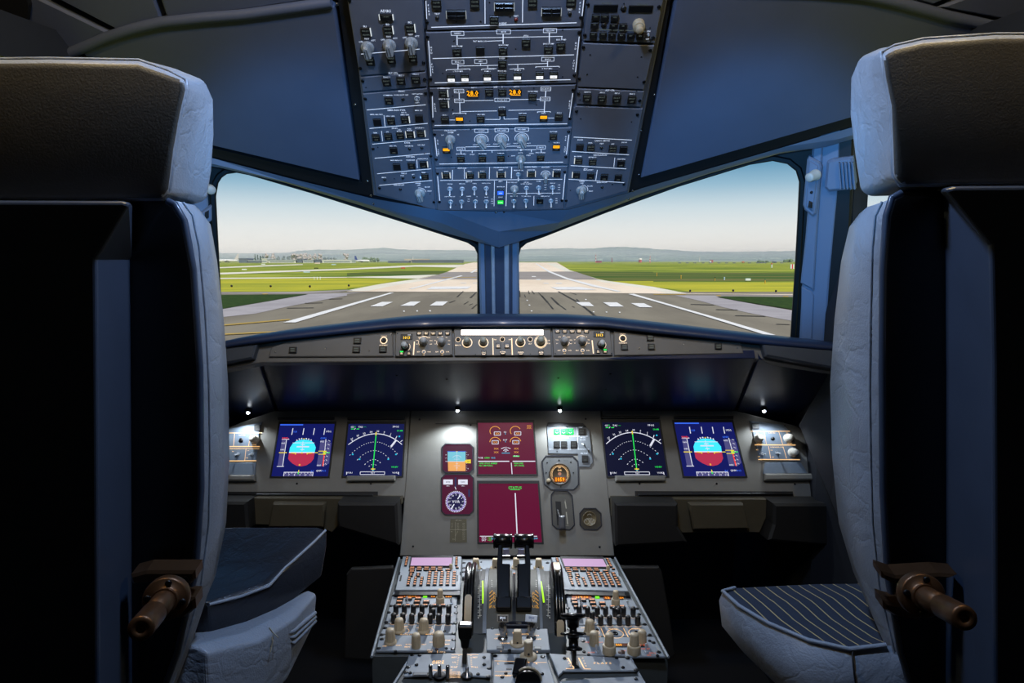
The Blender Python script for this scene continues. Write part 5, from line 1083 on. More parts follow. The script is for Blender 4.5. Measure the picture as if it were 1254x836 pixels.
def clock(mb, t, f):
    P2, L = dq(mb); c = P2(e5(141,420)); R = 0.0285
    o = MB(); o.lathe(MIP, *c, [(R*1.02, 0.0006), (R*1.02, 0.004), (R*0.96, 0.0045), (R*0.9, 0.002), (R*0.0005, 0.002)], mat('clock_face', (66, 54, 38), 0.4), 36); o.build('dial', t)
    arcdash(mb, MIP, *c, R*0.82, -60, 240, 60, R*0.10, 0.0024, M_PRINTP, 0.3); mb.arc(MIP, *c, R*0.72, -20, 200, R*0.03, 0.0024, M_PRINTP)
    mb.disc(MIP, c[0], c[1]+R*0.02, R*0.16, 0.0026, mat('clock_hub', (170, 110, 80), 0.4)); mb.text(MIP, '60', c[0], c[1]+R*0.62, R*0.16, 0.0026, M_PRINTP); mb.text(MIP, 'CHR', c[0], c[1]+R*0.35, R*0.14, 0.0026, M_PRINTP)
    mb.flat(MIP, [(c[0]-R*.52,c[1]-R*.72),(c[0]+R*.56,c[1]-R*.72),(c[0]+R*.56,c[1]-R*.28),(c[0]-R*.52,c[1]-R*.28)], 0.0026, glow('clock_backlight', (150, 66, 8), 1.0)); mb.text(MIP, '1059', c[0], c[1]-R*0.5, R*0.36, 0.0030, M_ORANGE, sx=0.9)
    for q, w in ((e5(75,328), 'CHR'), (e5(183,328), 'GMT DATE')): mb.text(MIP, w, *P2(q), 0.0020, 0.0015, M_LEG)
    for q in (e5(137,325), e5(150,505), e5(50,410), e5(235,410), e5(57,340), e5(217,338)): screw(MIP, q, 0.0020, t, 0.001)
    x, y = P2(e5(65,465)); o = MB(); o.lathe(MIP, x, y, [(0.006, 0.001), (0.006, 0.003), (0.0052, 0.004), (0.005, 0.012), (0.004, 0.013), (0.0003, 0.013)], M_KNOBW, 18); o.build('knob', t)
octo_inst('cockpit_clock', 'octagonal clock with amber time readout and brown dial', [e5(x,y) for x, y in ((50,300),(225,298),(262,335),(266,490),(235,522),(85,522),(42,490),(25,335))], M_BEZ, clock)
def gear_lever(mb, t, f):
    P2, L = dq(mb)
    o = MB(); gpoly(MIP, [e5(112,605),e5(150,607),e5(158,770),e5(125,770)], 0.0006, 0.0012, M_BLACK, o); o.build('slot', t)
    mb.line(MIP, P2(e5(178,605)), P2(e5(186,655)), 0.0028, 0.0012, M_PRINT2); mb.line(MIP, P2(e5(186,678)), P2(e5(196,762)), 0.0028, 0.0012, M_PRINT2); mb.text(MIP, 'UP', *P2(e5(180,598)), 0.002, 0.0012, M_PRINT2); mb.text(MIP, 'LDG GEAR', *P2(e5(155,574)), 0.0026, 0.0012, M_LEG); mb.text(MIP, 'DOWN', *P2(e5(190,772)), 0.002, 0.0012, M_PRINT2)
    x, y = P2(e5(140,730)); a = MIP.w(x, y, 0.0); b = MIP.w(x+0.003, y-0.004, 0.055)
    o = MB(); o.tube([MIP.w(*P2(e5(130,668)), 0.0), MIP.w(*P2(e5(132,690)), 0.012), a.lerp(b, 0.7)], 0.0035, M_STEEL, 10); o.build('lever_arm', t)
    o = MB(); pl = Pl(b, (1,0,0), MIP.n); n_ = MIP.n
    q = Pl(b, MIP.ex, MIP.ey)
    o.box(q, -0.0085, 0.0085, -0.020, 0.014, -0.012, 0.006, mat('lever_grip', (84, 86, 90), 0.4), 0.004); o.build('lever_grip', t, bevel=0.002)
M_PRINT2 = mat('print_pale', (170, 166, 150), 0.6)
octo_inst('landing_gear_lever', 'grey landing gear lever hanging in its octagonal slotted plate', [e5(x,y) for x, y in ((108,535),(192,538),(222,570),(238,765),(210,795),(125,788),(96,765),(87,565))], mat('lever_plate', (84, 82, 76), 0.5), gear_lever)
def brake_gauge(mb, t, f):
    P2, L = dq(mb); c = P2(e5(345,725)); R = 0.019
    o = MB(); o.lathe(MIP, *c, [(R, 0.0006), (R, 0.002), (R*0.92, 0.0025), (R*0.9, 0.0012), (R*0.0005, 0.0012)], mat('gauge_face', (96, 84, 58), 0.5), 28); o.build('dial', t)
    for dx in (-0.4, 0.4): mb.arc(MIP, c[0]+dx*R, c[1]-R*0.35, R*0.34, 0, 360, R*0.05, 0.0018, M_PRINT2)
    mb.arc(MIP, c[0], c[1]+R*0.35, R*0.3, 20, 160, R*0.05, 0.0018, M_PRINT2); mb.line(MIP, (c[0],c[1]+R*.2), (c[0]+R*.25,c[1]+R*.5), R*0.08, 0.002, M_BLACK); mb.line(MIP, (c[0]-R*.4,c[1]-R*.35), (c[0]-R*.6,c[1]-R*.1), R*0.06, 0.002, M_PRINT2); mb.line(MIP, (c[0]+R*.4,c[1]-R*.35), (c[0]+R*.6,c[1]-R*.1), R*0.06, 0.002, M_PRINT2); mb.text(MIP, 'BRAKES', c[0], c[1]+R*0.02, R*0.16, 0.0018, M_PRINT2)
octo_inst('brake_gauge', 'small octagonal khaki pressure gauge at the lower right of the centre section', [e5(x,y) for x, y in ((308,658),(385,658),(418,690),(422,768),(395,795),(310,792),(284,765),(282,690))], mat('gauge_plate', (58, 52, 38), 0.5), brake_gauge)
# long sill line above the left standby instruments
mb = MB(); gpoly(MIP, [d4(190,118),d4(412,116),d4(412,124),d4(190,126)], 0.0, 0.004, M_PANEL, mb, 0.001); mb.build('ridge', ip)
# ---- lighting control panels at both ends ------------------------------------
f5 = crop(880, 400, 3.8); f3 = crop(265, 400, 3.8)
IB = mat('switch_panel_blue', (112, 124, 138), 0.45)
P = Panel('light_control_unit', 'small light control panel with amber lines and three ivory knobs, right end', 'control panel', MIP, [f5(140,435),f5(300,455),f5(335,490),f5(384,628),f5(188,620)], IB, 'light control panels', t=0.003, ink=M_PRINTP)
P.button(f5(170,462), 'GPWS', 'G/S', w=0.019, h=0.016)
P.line(f5(150,486), f5(332,486), w=0.0018); P.line(f5(168,549), f5(358,550), w=0.0026); P.line(f5(184,617), f5(378,618), w=0.0022); P.line(f5(212,488), f5(222,545), w=0.0012); P.line(f5(280,488), f5(298,545), w=0.0012); P.line(f5(232,556), f5(242,612), w=0.0012); P.line(f5(300,558), f5(316,612), w=0.0012)
P.text(f5(270,560), 'CONSOLE/FLOOR', 0.0028, sx=1.1); P.text(f5(180,496), 'PFD', 0.0026); P.text(f5(318,494), 'ND', 0.0026); P.text(f5(188,545), 'OFF BRT', 0.0026); P.text(f5(330,543), 'OFF BRT', 0.0026); P.text(f5(180,572), 'BRT', 0.0026); P.text(f5(188,604), 'OFF', 0.0026); P.text(f5(246,574), 'ON', 0.0026); P.text(f5(252,606), 'OFF', 0.0026); P.text(f5(248,494), 'LOUD SPKR', 0.0024)
def ivory(P, q, r=0.010, H=0.024, flange=True, m=None, name='dimmer_knob'):
    x, y = P.uv(q); T = P.t; mb = MB(); prof = ([(r*1.25, T), (r*1.25, T+0.003), (r*1.05, T+0.0045)] if flange else [(r*1.02, T)]) + [(r, T+0.006), (r*0.86, T+H-0.003), (r*0.76, T+H), (0.0004, T+H)]
    mb.lathe(P.pl, x, y, prof, m or M_KNOBW, 22); o = mb.build(name, P.o)
    g = MB()
    for i in range(14):
        a = 2*math.pi*i/14; c, s = math.cos(a), math.sin(a)
        g.tube([P.pl.w(x + r*0.98*c, y + r*0.98*s, T+0.007), P.pl.w(x + r*0.86*c, y + r*0.86*s, T+H-0.004)], r*0.07, m or M_KNOBW, 5)
    g.build('fluting', o); return o
KC = mat('knob_cream', (206, 202, 190), 0.4); ivory(P, f5(184,520), m=KC); ivory(P, f5(322,518), m=KC); ivory(P, f5(343,585), m=KC); P.hole(f5(252,520), 0.004)
P.toggle(f5(202,590), 0.0045, (0.1, -0.6), 0.024); P.toggle(f5(270,586), 0.0045, (0.2, -0.6), 0.024); P.screws([f5(308,460)], 0.0018); P.done()
P = Panel('light_control_unit', 'small light control panel with amber lines and one ivory knob, left end', 'control panel', MIP, [f3(30,478),f3(218,440),f3(205,490),f3(188,626),f3(20,626)], IB, 'light control panels', t=0.003, ink=M_PRINTP)
P.button(f3(192,470), 'GPWS', 'G/S', w=0.017, h=0.015)
P.line(f3(40,494), f3(212,493), w=0.0018); P.line(f3(40,557), f3(202,557), w=0.0024); P.line(f3(40,567), f3(200,567), w=0.0012); P.line(f3(40,624), f3(186,623), w=0.0022); P.line(f3(85,495), f3(80,555), w=0.0012); P.line(f3(160,495), f3(150,555), w=0.0012); P.line(f3(138,567), f3(132,622), w=0.0012)
P.text(f3(120,504), 'LOUD SPKR', 0.0024); P.text(f3(85,567), 'CONSOLE/FLOOR', 0.0024); P.text(f3(176,549), 'OFF BRT', 0.0024); P.text(f3(148,576), 'ON', 0.0024); P.text(f3(142,610), 'OFF', 0.0024); P.text(f3(78,580), 'BRT', 0.0024)
ivory(P, f3(180,525), m=KC); P.hole(f3(116,528), 0.0045); P.toggle(f3(101,592), 0.0045, (-0.1, -0.6), 0.024); P.toggle(f3(166,592), 0.0045, (0, -0.6), 0.024); P.done()
# clip ledges below those panels
mb = MB(); gpoly(MIP, [f5(215,632),f5(380,630),f5(412,682),f5(206,684)], 0.0, 0.004, IB, mb, 0.001); gpoly(MIP, [f5(204,684),f5(436,684),f5(442,714),f5(206,716)], 0.0, 0.018, M_PANEL, mb, 0.004)
tag(mb.build('chart_ledge'), 'grey chart ledge under the right light control panel', 'ledge')
mb = MB(); gpoly(MIP, [f3(20,632),f3(185,632),f3(182,690),f3(20,690)], 0.0, 0.004, IB, mb, 0.001); gpoly(MIP, [f3(20,690),f3(186,690),f3(188,718),f3(20,718)], 0.0, 0.018, M_PANEL, mb, 0.004)
tag(mb.build('chart_ledge'), 'grey chart ledge under the left light control panel', 'ledge')
# ================================================================ flight control unit strip on the glareshield
fe = crop(480, 390, 8.36); fg = crop(610, 390, 8.36)
def wknob(P, q, r=0.0088, H=0.022, cap=None):
    x, y = P.uv(q); T = P.t; mb = MB(); mb.lathe(FCU, x, y, [(r, T), (r, T+0.004), (r*0.88, T+0.006), (r*0.84, T+H-0.002), (r*0.74, T+H), (0.0004, T+H)], cap or M_KNOBG, 22); return mb.build('selector_knob', P.o)
def fbtn(P, q, tx, w=0.0115, h=0.009, lit=False):
    x, y = P.uv(q); T = P.t; mb = MB(); mb.box(FCU, x-w/2, x+w/2, y-h/2, y+h/2, T, T+0.004, M_KEY, 0.0008)
    mb.text(FCU, tx, x, y+(-h*0.15 if lit else 0.0), h*0.28, T+0.0042, M_PRINTF)
    mb.line(FCU, (x-w*0.3, y-h*0.32), (x+w*0.3, y-h*0.32), h*0.12, T+0.0042, M_PRINTF)
    o = mb.build('push_button', P.o)
    if lit: l = MB(); l.box(FCU, x-w*0.38, x+w*0.38, y+h*0.06, y+h*0.42, T+0.0036, T+0.0044, M_GREENL2, 0); l.build('lit_legend', o)
M_GREENL2 = glow('lit_green_small', (30, 225, 90), 1.3)
def efis(k, label, pts, right):
    P = Panel('display_control_unit', label, 'control panel', FCU, pts, M_FPANEL, 'display control panels', t=0.008, gap=0.0008, ink=M_PRINTF)
    D = (lambda x, y: fg(x, y)) if right else (lambda x, y: fe(x, y))
    xs = (606,681,757,827,902) if right else (280,352,424,496,570); yb = 129 if right else 150
    for x, s in zip(xs, ('CSTR','WPT','VOR.D','NDB','ARPT')): fbtn(P, D(x,yb), s, w=0.0110, h=0.0088)
    a, b = ((674,235),(855,232)) if right else ((328,240),(513,240))
    for i, (x, y) in enumerate((a, b)):
        wknob(P, D(x,y)); 
        for j in range(7):
            th = math.radians(200 - j*37); P.text(D(x+75*math.cos(th), y-58*math.sin(th)), ('ILS','VOR','NAV','ARC','PLAN','ENG','OFF')[j] if i == 0 else ('10','20','40','80','160','320','ON')[j], 0.0022)
        if i == (1 if right else 0): P.ring(D(x,y), 0.0135, a0=60, a1=150); 
        P.ring(D(x,y), 0.0125, a0=-50 if right else 165, a1=-5 if right else 215)
    for x, y in (((678,326),(864,326)) if right else ((326,340),(514,340))):
        P.ring(D(x,y), 0.0036, w=0.0012); P.toggle(D(x,y), 0.0024, (0,-1), 0.009); P.text(D(x-55,y), 'ADF', 0.0026); P.text(D(x+55,y), 'VOR', 0.0026); P.text(D(x, y+32), 'OFF', 0.0022)
    dx, dy = (1036,162) if right else (150,188)
    x, y = P.uv(D(dx,dy)); mb = MB(); mb.box(FCU, x-0.0135, x+0.0135, y-0.0068, y+0.0068, 0.008, 0.0095, M_KEY, 0.0006); mb.text(FCU, '1013', x, y-0.002, 0.0066, 0.0098, M_YEL, sx=0.9); mb.text(FCU, 'QNH', x+0.006, y+0.0045, 0.0022, 0.0098, M_WHITE); mb.build('pressure_readout', P.o)
    kx, ky = (1055,268) if right else (138,288)
    x, y = P.uv(D(kx,ky)); mb = MB(); mb.lathe(FCU, x, y, [(0.0092, 0.008), (0.0092, 0.014), (0.0085, 0.016), (0.0066, 0.016)], M_KEY, 22); o = mb.build('selector_knob', P.o)
    mb = MB(); mb.lathe(FCU, x, y, [(0.0066, 0.016), (0.0064, 0.032), (0.0055, 0.034), (0.0003, 0.034)], mat('knob_pale', (176, 180, 178), 0.4), 20); mb.build('inner_knob', o); P.ring(D(kx,ky), 0.0108, a0=-50, a1=40)
    bx = ((1022,335),(1094,333)) if right else ((102,352),(176,352))
    for i, (x, y) in enumerate(bx): fbtn(P, D(x,y), ('FD','ILS')[i] , w=0.0098, h=0.0092, lit=(i == (1 if right else 0)))
    q0, q1 = ((962,222),(976,358)) if right else ((230,235),(220,372))
    P.line(D(*q0), D(*q1), w=0.0026)
    P.screws([D(*p) for p in (((1128,122),(585,358),(1160,358)) if right else ((58,150),(40,378),(605,105),(605,368)))], 0.0015); P.done()
M_YEL = glow('readout_yellow', (255, 205, 40), 1.6)
efis(fe, 'display control panel with yellow pressure readout, left of the white readout strip', [(485,404.6),(554,401.2),(555.5,436.5),(484,437.5)], False)
efis(fg, 'display control panel with yellow pressure readout, right of the white readout strip', [(675.5,400.8),(746.5,403.6),(750,436),(677,436.5)], True)
P = Panel('flight_control_unit', 'middle control panel under the windscreens with the bright white readout strip', 'control panel', FCU, [(555.5,401.2),(674.5,400.8),(676,436.5),(556.5,436.7)], M_FPANEL, t=0.008, gap=0.0008, ink=M_PRINTF)
x0, y1 = P.uv((564.3,403.2)); x1, y0 = P.uv((666,411))
mb = MB(); mb.box(FCU, x0, x1, y0, y1, 0.008, 0.0095, M_KEY, 0.0005); o = mb.build('readout_window', P.o)
mb = MB(); mb.box(FCU, x0+0.001, x1-0.001, y0+0.0012, y1-0.0012, 0.0093, 0.0099, glow('readout_white', (255, 240, 228), 2.6, light=True), 0); mb.build('readout', o)
for q, r in ((fe(770,235), 0.0086), (fe(937,235), 0.0082), (fg(228,232), 0.0082), (fg(436,228), 0.0094)):
    wknob(P, q, r, 0.022, mat('knob_sage', (150, 152, 140), 0.4)); P.ring((q[0], q[1]+1.3), r*1.28, w=0.0020); 
P.ring((fg(436,228)[0], fg(436,228)[1]+1.2), 0.0145, w=0.0009)
for q, s in ((fe(677,215),'SPD MACH'), (fe(1130,212),'HDG'), (fg(328,212),'METRIC')): P.ring(q, 0.0052, w=0.0011); P.hole(q, 0.0035); 
P.text(fe(677,272), 'MACH', 0.0030, sx=1.1); P.text(fg(328,258), 'ALT', 0.0030); P.text(fg(518,225), 'UP', 0.0030); P.text(fg(518,255), 'DN', 0.0030); P.text(fg(436,300), 'PUSH', 0.0022)
for q0, q1 in ((fe(1032,200),fe(1036,372)), (fe(1226,200),fe(1232,372)), (fg(138,200),fg(146,372))): P.line(q0, q1, w=0.0022)
P.text(fe(1056,215), 'TRK', 0.0026); P.text(fe(1208,215), 'FPA', 0.0026)
for q, s in ((fe(1088,277),'AP1'), (fe(1178,277),'AP2'), (fe(1135,345),'A/THR'), (fe(940,353),'LOC'), (fg(233,350),'EXPED'), (fg(440,350),'APPR')): fbtn(P, q, s, w=0.0118, h=0.0118)
for x, y in ((855,368),): P.screws([fe(x,y)], 0.0013)
P.screws([fg(330,362), fg(520,95), fe(640,95)], 0.0013); P.done()
# ================================================================ below the instrument panel
LOW_ = Pl((0, 1.69, 0.6), (1, 0, 0), (0, 0.10, 0.995))
M_KNEE = mat('knee_pad_black', (24, 23, 22), 0.5); M_KNEEB = mat('knee_panel_brown', (66, 60, 46), 0.5)
def lpoly(pts, h0, h1, m, bev=0.0):
    mb = MB(); gpoly(LOW_, pts, h0, h1, m, mb, bev); return mb
for side, lb in (('l', 'left'), ('r', 'right')):
    D = d3 if side == 'l' else d5
    t = thing('folding_table', 'black folding table slot with a thin metal edge below the %s flight displays' % lb, 'table', LOW_.p(*(D(480,585) if side == 'l' else D(600,525))))
    pts = [d3(-120,567),d3(896,565),d3(896,602),d3(-120,602)] if side == 'l' else [d5(198,506),d5(1005,508),d5(1012,546),d5(200,543)]
    gb = MB(); gpoly(MIP, pts, 0.0, 0.002, M_BLACK, gb); gb.build('slot', t)
    pts = [d3(-120,575),d3(870,580),d3(870,592),d3(-120,586)] if side == 'l' else [d5(215,518),d5(1000,514),d5(1000,524),d5(215,530)]
    gb = MB(); gpoly(MIP, pts, 0.002, 0.010, M_DARK, gb, 0.002); gb.build('table_edge', t)
    back = [d3(-120,600),d3(1030,605),d3(1030,640),d3(690,740),d3(632,800),d3(560,770),d3(200,755),d3(-120,755)] if side == 'l' else [d5(80,545),d5(1190,548),d5(1185,640),d5(870,650),d5(840,720),d5(440,722),d5(395,660),d5(80,640)]
    t = thing('knee_bolster', 'brownish knee panel with a raised flap under the %s displays' % lb, 'panel', LOW_.p(*(D(480,700) if side == 'l' else D(620,640))))
    lpoly(back, -0.04, -0.002, M_KNEEB, 0.002).build('backing', t)
    flap = [d3(312,620),d3(605,622),d3(596,755),d3(288,755)] if side == 'l' else [d5(465,560),d5(740,560),d5(772,688),d5(487,692)]
    lpoly(flap, 0.0, 0.022, M_KNEEB, 0.004).build('flap', t)
    boxes = ([d3(692,603),d3(1022,603),d3(1032,840),d3(700,740),d3(690,700)], [d3(-120,596),d3(190,598),d3(200,750),d3(-120,755)]) if side == 'l' else ([d5(80,543),d5(395,545),d5(396,660),d5(445,740),d5(85,760)], [d5(872,546),d5(1190,546),d5(1185,760),d5(845,730),d5(870,650)])
    for k, b in enumerate(boxes):
        inner = k == 0
        lb2 = 'black padded knee box beside the centre section, %s side' % lb if inner else 'black padded knee box at the outer end, %s side' % lb
        tag(lpoly(b, -0.02, 0.05, M_KNEE, 0.006).build('knee_box'), lb2, 'box')
KB = Pl((0, 1.60, 0.5), (1, 0, 0), (0, 0, 1))
KBS = []; M_BOARD = mat('kick_board', (32, 31, 30), 0.55, bump=0.2, bscale=600)
for pts, lb in (([(424,703),(430,696),(481,694),(484,701),(472,760),(460,809),(421,807)], 'dark rounded kick board left of the centre pedestal'), ([(758,694),(807,694),(811,701),(820,750),(827,803),(818,809),(780,809)], 'dark rounded kick board right of the centre pedestal')):
    mb = MB(); gpoly(KB, pts, -0.012, 0.0, M_BOARD, mb, 0.003); KBS.append((mb, lb))
# side consoles and walls at both ends of the panel
SCN = mat('side_console', (26, 27, 30), 0.5)
for s in (-1, 1):
    mb = MB()
    pr = [(0.82*s, 0.0), (0.82*s, 0.42), (0.86*s, 0.48), (0.90*s, 0.49), (0.90*s, 0.0)]
    mb.loft([[Vector((x, 0.35, z)) for x, z in pr], [Vector((x, 1.05, z)) for x, z in pr], [Vector((x*0.86, 1.56, z)) for x, z in pr]], SCN)
    tag(mb.build('side_console', bevel=0.01), 'dark side console along the %s cockpit wall beside the seat' % ('left' if s < 0 else 'right'), 'console')
mb = MB(); A = [atD(1016,455,1.60), atD(1052,463,1.50), atD(1052,700,1.44), atD(1016,610,1.58), atD(978,520,1.72)]
mb.loft([A, [p + Vector((0.008, 0.012, 0)) for p in A]], mat('fairing_grey', (34, 38, 44), 0.5)); tag(mb.build('corner_fairing', bevel=0.004), 'dark sloping corner panel beside the right light control panel', 'panel')
# ================================================================ centre pedestal
ml = crop(475, 675, 11.94); mr = crop(670, 675, 11.94); pp = crop(455, 725, 7.533); qq = crop(690, 725, 7.53); rr = crop(560, 650, 7.6); ss = crop(550, 730, 7.376)
M_PSUB = mat('pedestal_frame', (86, 92, 98), 0.45)
def ped(u, v, h=0.0): return PED.uv(u, v, h)
pd = thing('centre_pedestal', 'grey centre pedestal body standing between the two seats', 'pedestal', (0, 1.4, 0))
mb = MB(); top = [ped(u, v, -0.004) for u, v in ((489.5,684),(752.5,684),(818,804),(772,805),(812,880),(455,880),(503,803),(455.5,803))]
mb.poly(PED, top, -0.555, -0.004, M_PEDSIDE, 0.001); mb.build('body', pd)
for q_, lb in KBS: q_.build('kick_board', pd, bevel=0.004)['label'] = lb
for a, b in (((488.8,682.5),(455,803.5)), ((753,682.5),(818.5,804)), ((503.5,803),(455,880)), ((772,805),(812,880))):
    mb = MB(); mb.tube([PED.w(*ped(*a), -0.001), PED.w(*ped(*b), -0.001)], 0.0028, M_PED, 6); mb.build('edge_strip', pd)
screw(Pl(PED.w(*ped(482, 803), -0.12), (1,0,0), (0,0,1)), (483, 826), 0.006, pd, 0.0) if False else None
def dzus(P, qs):
    for q in qs:
        x, y = P.uv(q); mb = MB(); mb.lathe(P.pl, x, y, [(0.0045, P.t-0.0005), (0.0045, P.t+0.0006), (0.003, P.t+0.001), (0.0002, P.t+0.001)], M_SCREW, 12); mb.build('fastener', P.o)
def qbox(mb, Q, s0, s1, t0, t1, h0, h1, m, m2=None, k=0.0):
    pts = [(s0,t0),(s1,t0),(s1,t1),(s0,t1)]
    mb.loft([[Q.w(x, y, h0) for x, y in pts], [Q.w(x, y, h1) for x, y in pts]], m)
    if m2: mb.flat(Q, [(s0+(s1-s0)*k, t0+(t1-t0)*k), (s1-(s1-s0)*k, t0+(t1-t0)*k), (s1-(s1-s0)*k, t1-(t1-t0)*k), (s0+(s1-s0)*k, t1-(t1-t0)*k)], h1 + 0.0003, m2)
M_LILAC = glow('screen_lilac', (196, 160, 200), 1.0, light=True, base=(60, 50, 60), rough=0.3)
M_KEYL = glow('key_legend', (255, 178, 130), 1.1)
def mcdu(label, f, quad, side):
    H = 0.012
    Q = Quad(PED, *quad, H)
    t = thing('control_display_unit', label, 'keypad unit', Q.w(0.5, 0.5, -H), 'keypad display units')
    mb = MB()
    o = [(0.0,0.0),(1.0,0.0),(1.0,0.40),(0.985,0.42),(0.985,0.5),(1.0,0.52),(1,1),(0,1),(0,0.52),(0.015,0.5),(0.015,0.42),(0,0.40)]
    mb.loft([[Q.w(x, y, -H+0.0005) for x, y in o], [Q.w(x, y, -0.0012) for x, y in o], [Q.w(0.5+(x-0.5)*0.99, 0.5+(y-0.5)*0.99, 0) for x, y in o]], M_PED); mb.build('body', t)
    mb = MB(); qbox(mb, Q, 0.03, 0.97, -0.10, 0.0, -H+0.0005, -0.003, M_KNEE); mb.build('front_lip', t)
    for s in (0.0, 0.93):
        mb = MB(); qbox(mb, Q, s, s+0.07, -0.11, 0.0, -H+0.0005, -0.002, M_SCREW); mb.build('latch', t)
    for s in (0.045, 0.945):
        mb = MB(); qbox(mb, Q, s-0.012, s+0.012, 0.24, 0.40, 0, 0.0008, M_BLACK); mb.build('handle_slot', t)
    fr = MB(); qbox(fr, Q, 0.145, 0.86, 0.64, 0.985, 0.0, 0.004, M_DARK); fr.build('screen_surround', t)
    sc = MB(); qbox(sc, Q, 0.165, 0.84, 0.655, 0.90, 0.003, 0.0046, M_LILAC); sc.build('screen', t)
    def key(s0, s1, t0, t1, word, kk=0.2, m2=None):
        mb = MB(); qbox(mb, Q, s0, s1, t0, t1, 0.0, 0.0036, M_KEY)
        ww, hh = s1-s0, t1-t0
        if m2 is None:
            mb.flat(Q, [(s0+ww*kk, t0+hh*0.28), (s1-ww*kk, t0+hh*0.28), (s1-ww*kk, t1-hh*0.18), (s0+ww*kk, t1-hh*0.18)], 0.0040, M_KEYL)
            mb.text(Q, word, (s0+s1)/2, (t0+t1)/2, hh*0.36, 0.0044, M_KEY, sx=min(1.6, ww*0.5/(len(word)*hh*0.30)))
        mb.build('key', t)
    for i in range(6):
        y = 0.925 - i*0.047
        key(0.06, 0.105, y-0.016, y+0.016, '-'); key(0.895, 0.94, y-0.016, y+0.016, '-')
    fx = (0.20, 0.315, 0.435, 0.545, 0.655)
    for i, w1 in enumerate(('DIR','PROG','PERF','INIT','DATA')): key(fx[i]-0.045, fx[i]+0.045, 0.590, 0.622, w1, 0.16)
    for i, w1 in enumerate(('F-PLN','RAD NAV','FUEL','SEC','ATC')): key(fx[i]-0.048, fx[i]+0.048, 0.532, 0.566, w1, 0.14)
    key(0.745, 0.835, 0.524, 0.558, 'MCDU', 0.14)
    key(0.165, 0.245, 0.470, 0.505, 'AIRPORT', 0.14)
    for x, y, w1 in ((0.20,0.425,'<'),(0.315,0.425,'^'),(0.20,0.37,'>'),(0.315,0.37,'v')): key(x-0.035, x+0.035, y-0.019, y+0.019, w1, 0.32)
    n = 1
    for r in range(4):
        for c in range(3):
            w1 = ('1','2','3','4','5','6','7','8','9','.','0','+')[r*3+c]; x = 0.185 + c*0.10; y = 0.305 - r*0.062
            key(x-0.024, x+0.024, y-0.023, y+0.023, w1, 0.22)
    L = 'ABCDEFGHIJKLMNOPQRSTUVWXYZ/*#='
    for r in range(6):
        for c in range(5):
            x = 0.50 + c*0.099; y = 0.470 - r*0.068
            key(x-0.031, x+0.031, y-0.024, y+0.024, L[r*5+c], 0.22)
    x, y = ((0.835, 0.60) if side == 'l' else (0.845, 0.60)); P0 = Q.w(x, y, 0.0); pl = Pl(P0, (1,0,0), (0,1,0))
    mb = MB(); mb.lathe(pl, 0, 0, [(0.0042, 0), (0.0040, 0.011), (0.003, 0.012), (0.0002, 0.012)], M_KNOBW, 14); mb.build('brightness_knob', t)
    key(0.91, 0.96, 0.60, 0.62, 'BRT', 0.1)
mcdu('keypad unit with lilac screen at the front left of the pedestal', ml, [ml(220,72), ml(1078,72), ml(1058,560), ml(108,560)], 'l')
mcdu('keypad unit with lilac screen at the front right of the pedestal', mr, [mr(60,85), mr(935,92), mr(1190,578), mr(215,552)], 'r')
GA = 'audio panels on the pedestal'
M_RING = M_PRINTP
def bknob(P, q, r=0.0058, H=0.020):
    """black pull knob standing on its foot at q"""
    x, y = P.uv(q); T = P.t; mb = MB(); mb.lathe(P.pl, x, y, [(r*0.8, T), (r*0.8, T+0.003), (r, T+0.004), (r*0.96, T+H-0.002), (r*0.8, T+H), (0.0002, T+H)], M_KEY, 16)
    mb.line(P.pl, (x, y+r*0.1), (x, y+r*0.7), r*0.14, T+H+0.0002, M_KNOBW); return mb.build('volume_knob', P.o)
def okey(P, q, wpx, tx, lit=M_KEYL, hpx=3.2):
    x, y = P.uv(q); w = px2m(PED, q, wpx); h = w*0.55; T = P.t; mb = MB(); mb.box(P.pl, x-w/2, x+w/2, y-h/2, y+h/2, T, T+0.005, M_KEY, 0.001)
    mb.flat(P.pl, [(x-w*.36,y-h*.25),(x+w*.36,y-h*.25),(x+w*.36,y+h*.3),(x-w*.36,y+h*.3)], T+0.0053, lit); mb.text(P.pl, tx, x, y, h*0.36, T+0.0056, M_KEY, sx=0.8); return mb.build('push_key', P.o)
def twostage(P, q, r1, r2, H1, H2):
    x, y = P.uv(q); T = P.t; mb = MB(); mb.lathe(P.pl, x, y, [(r1, T), (r1, T+H1-0.002), (r1*0.94, T+H1), (r2, T+H1)], M_KNOBW, 24); o = mb.build('tuning_knob', P.o)
    mb = MB(); mb.lathe(P.pl, x, y, [(r2*0.98, T+H1), (r2*0.86, T+H2-0.002), (r2*0.76, T+H2), (0.0003, T+H2)], M_KNOBW, 20); mb.build('inner_knob', o)
def radio(P, f, dx, pts):
    pass
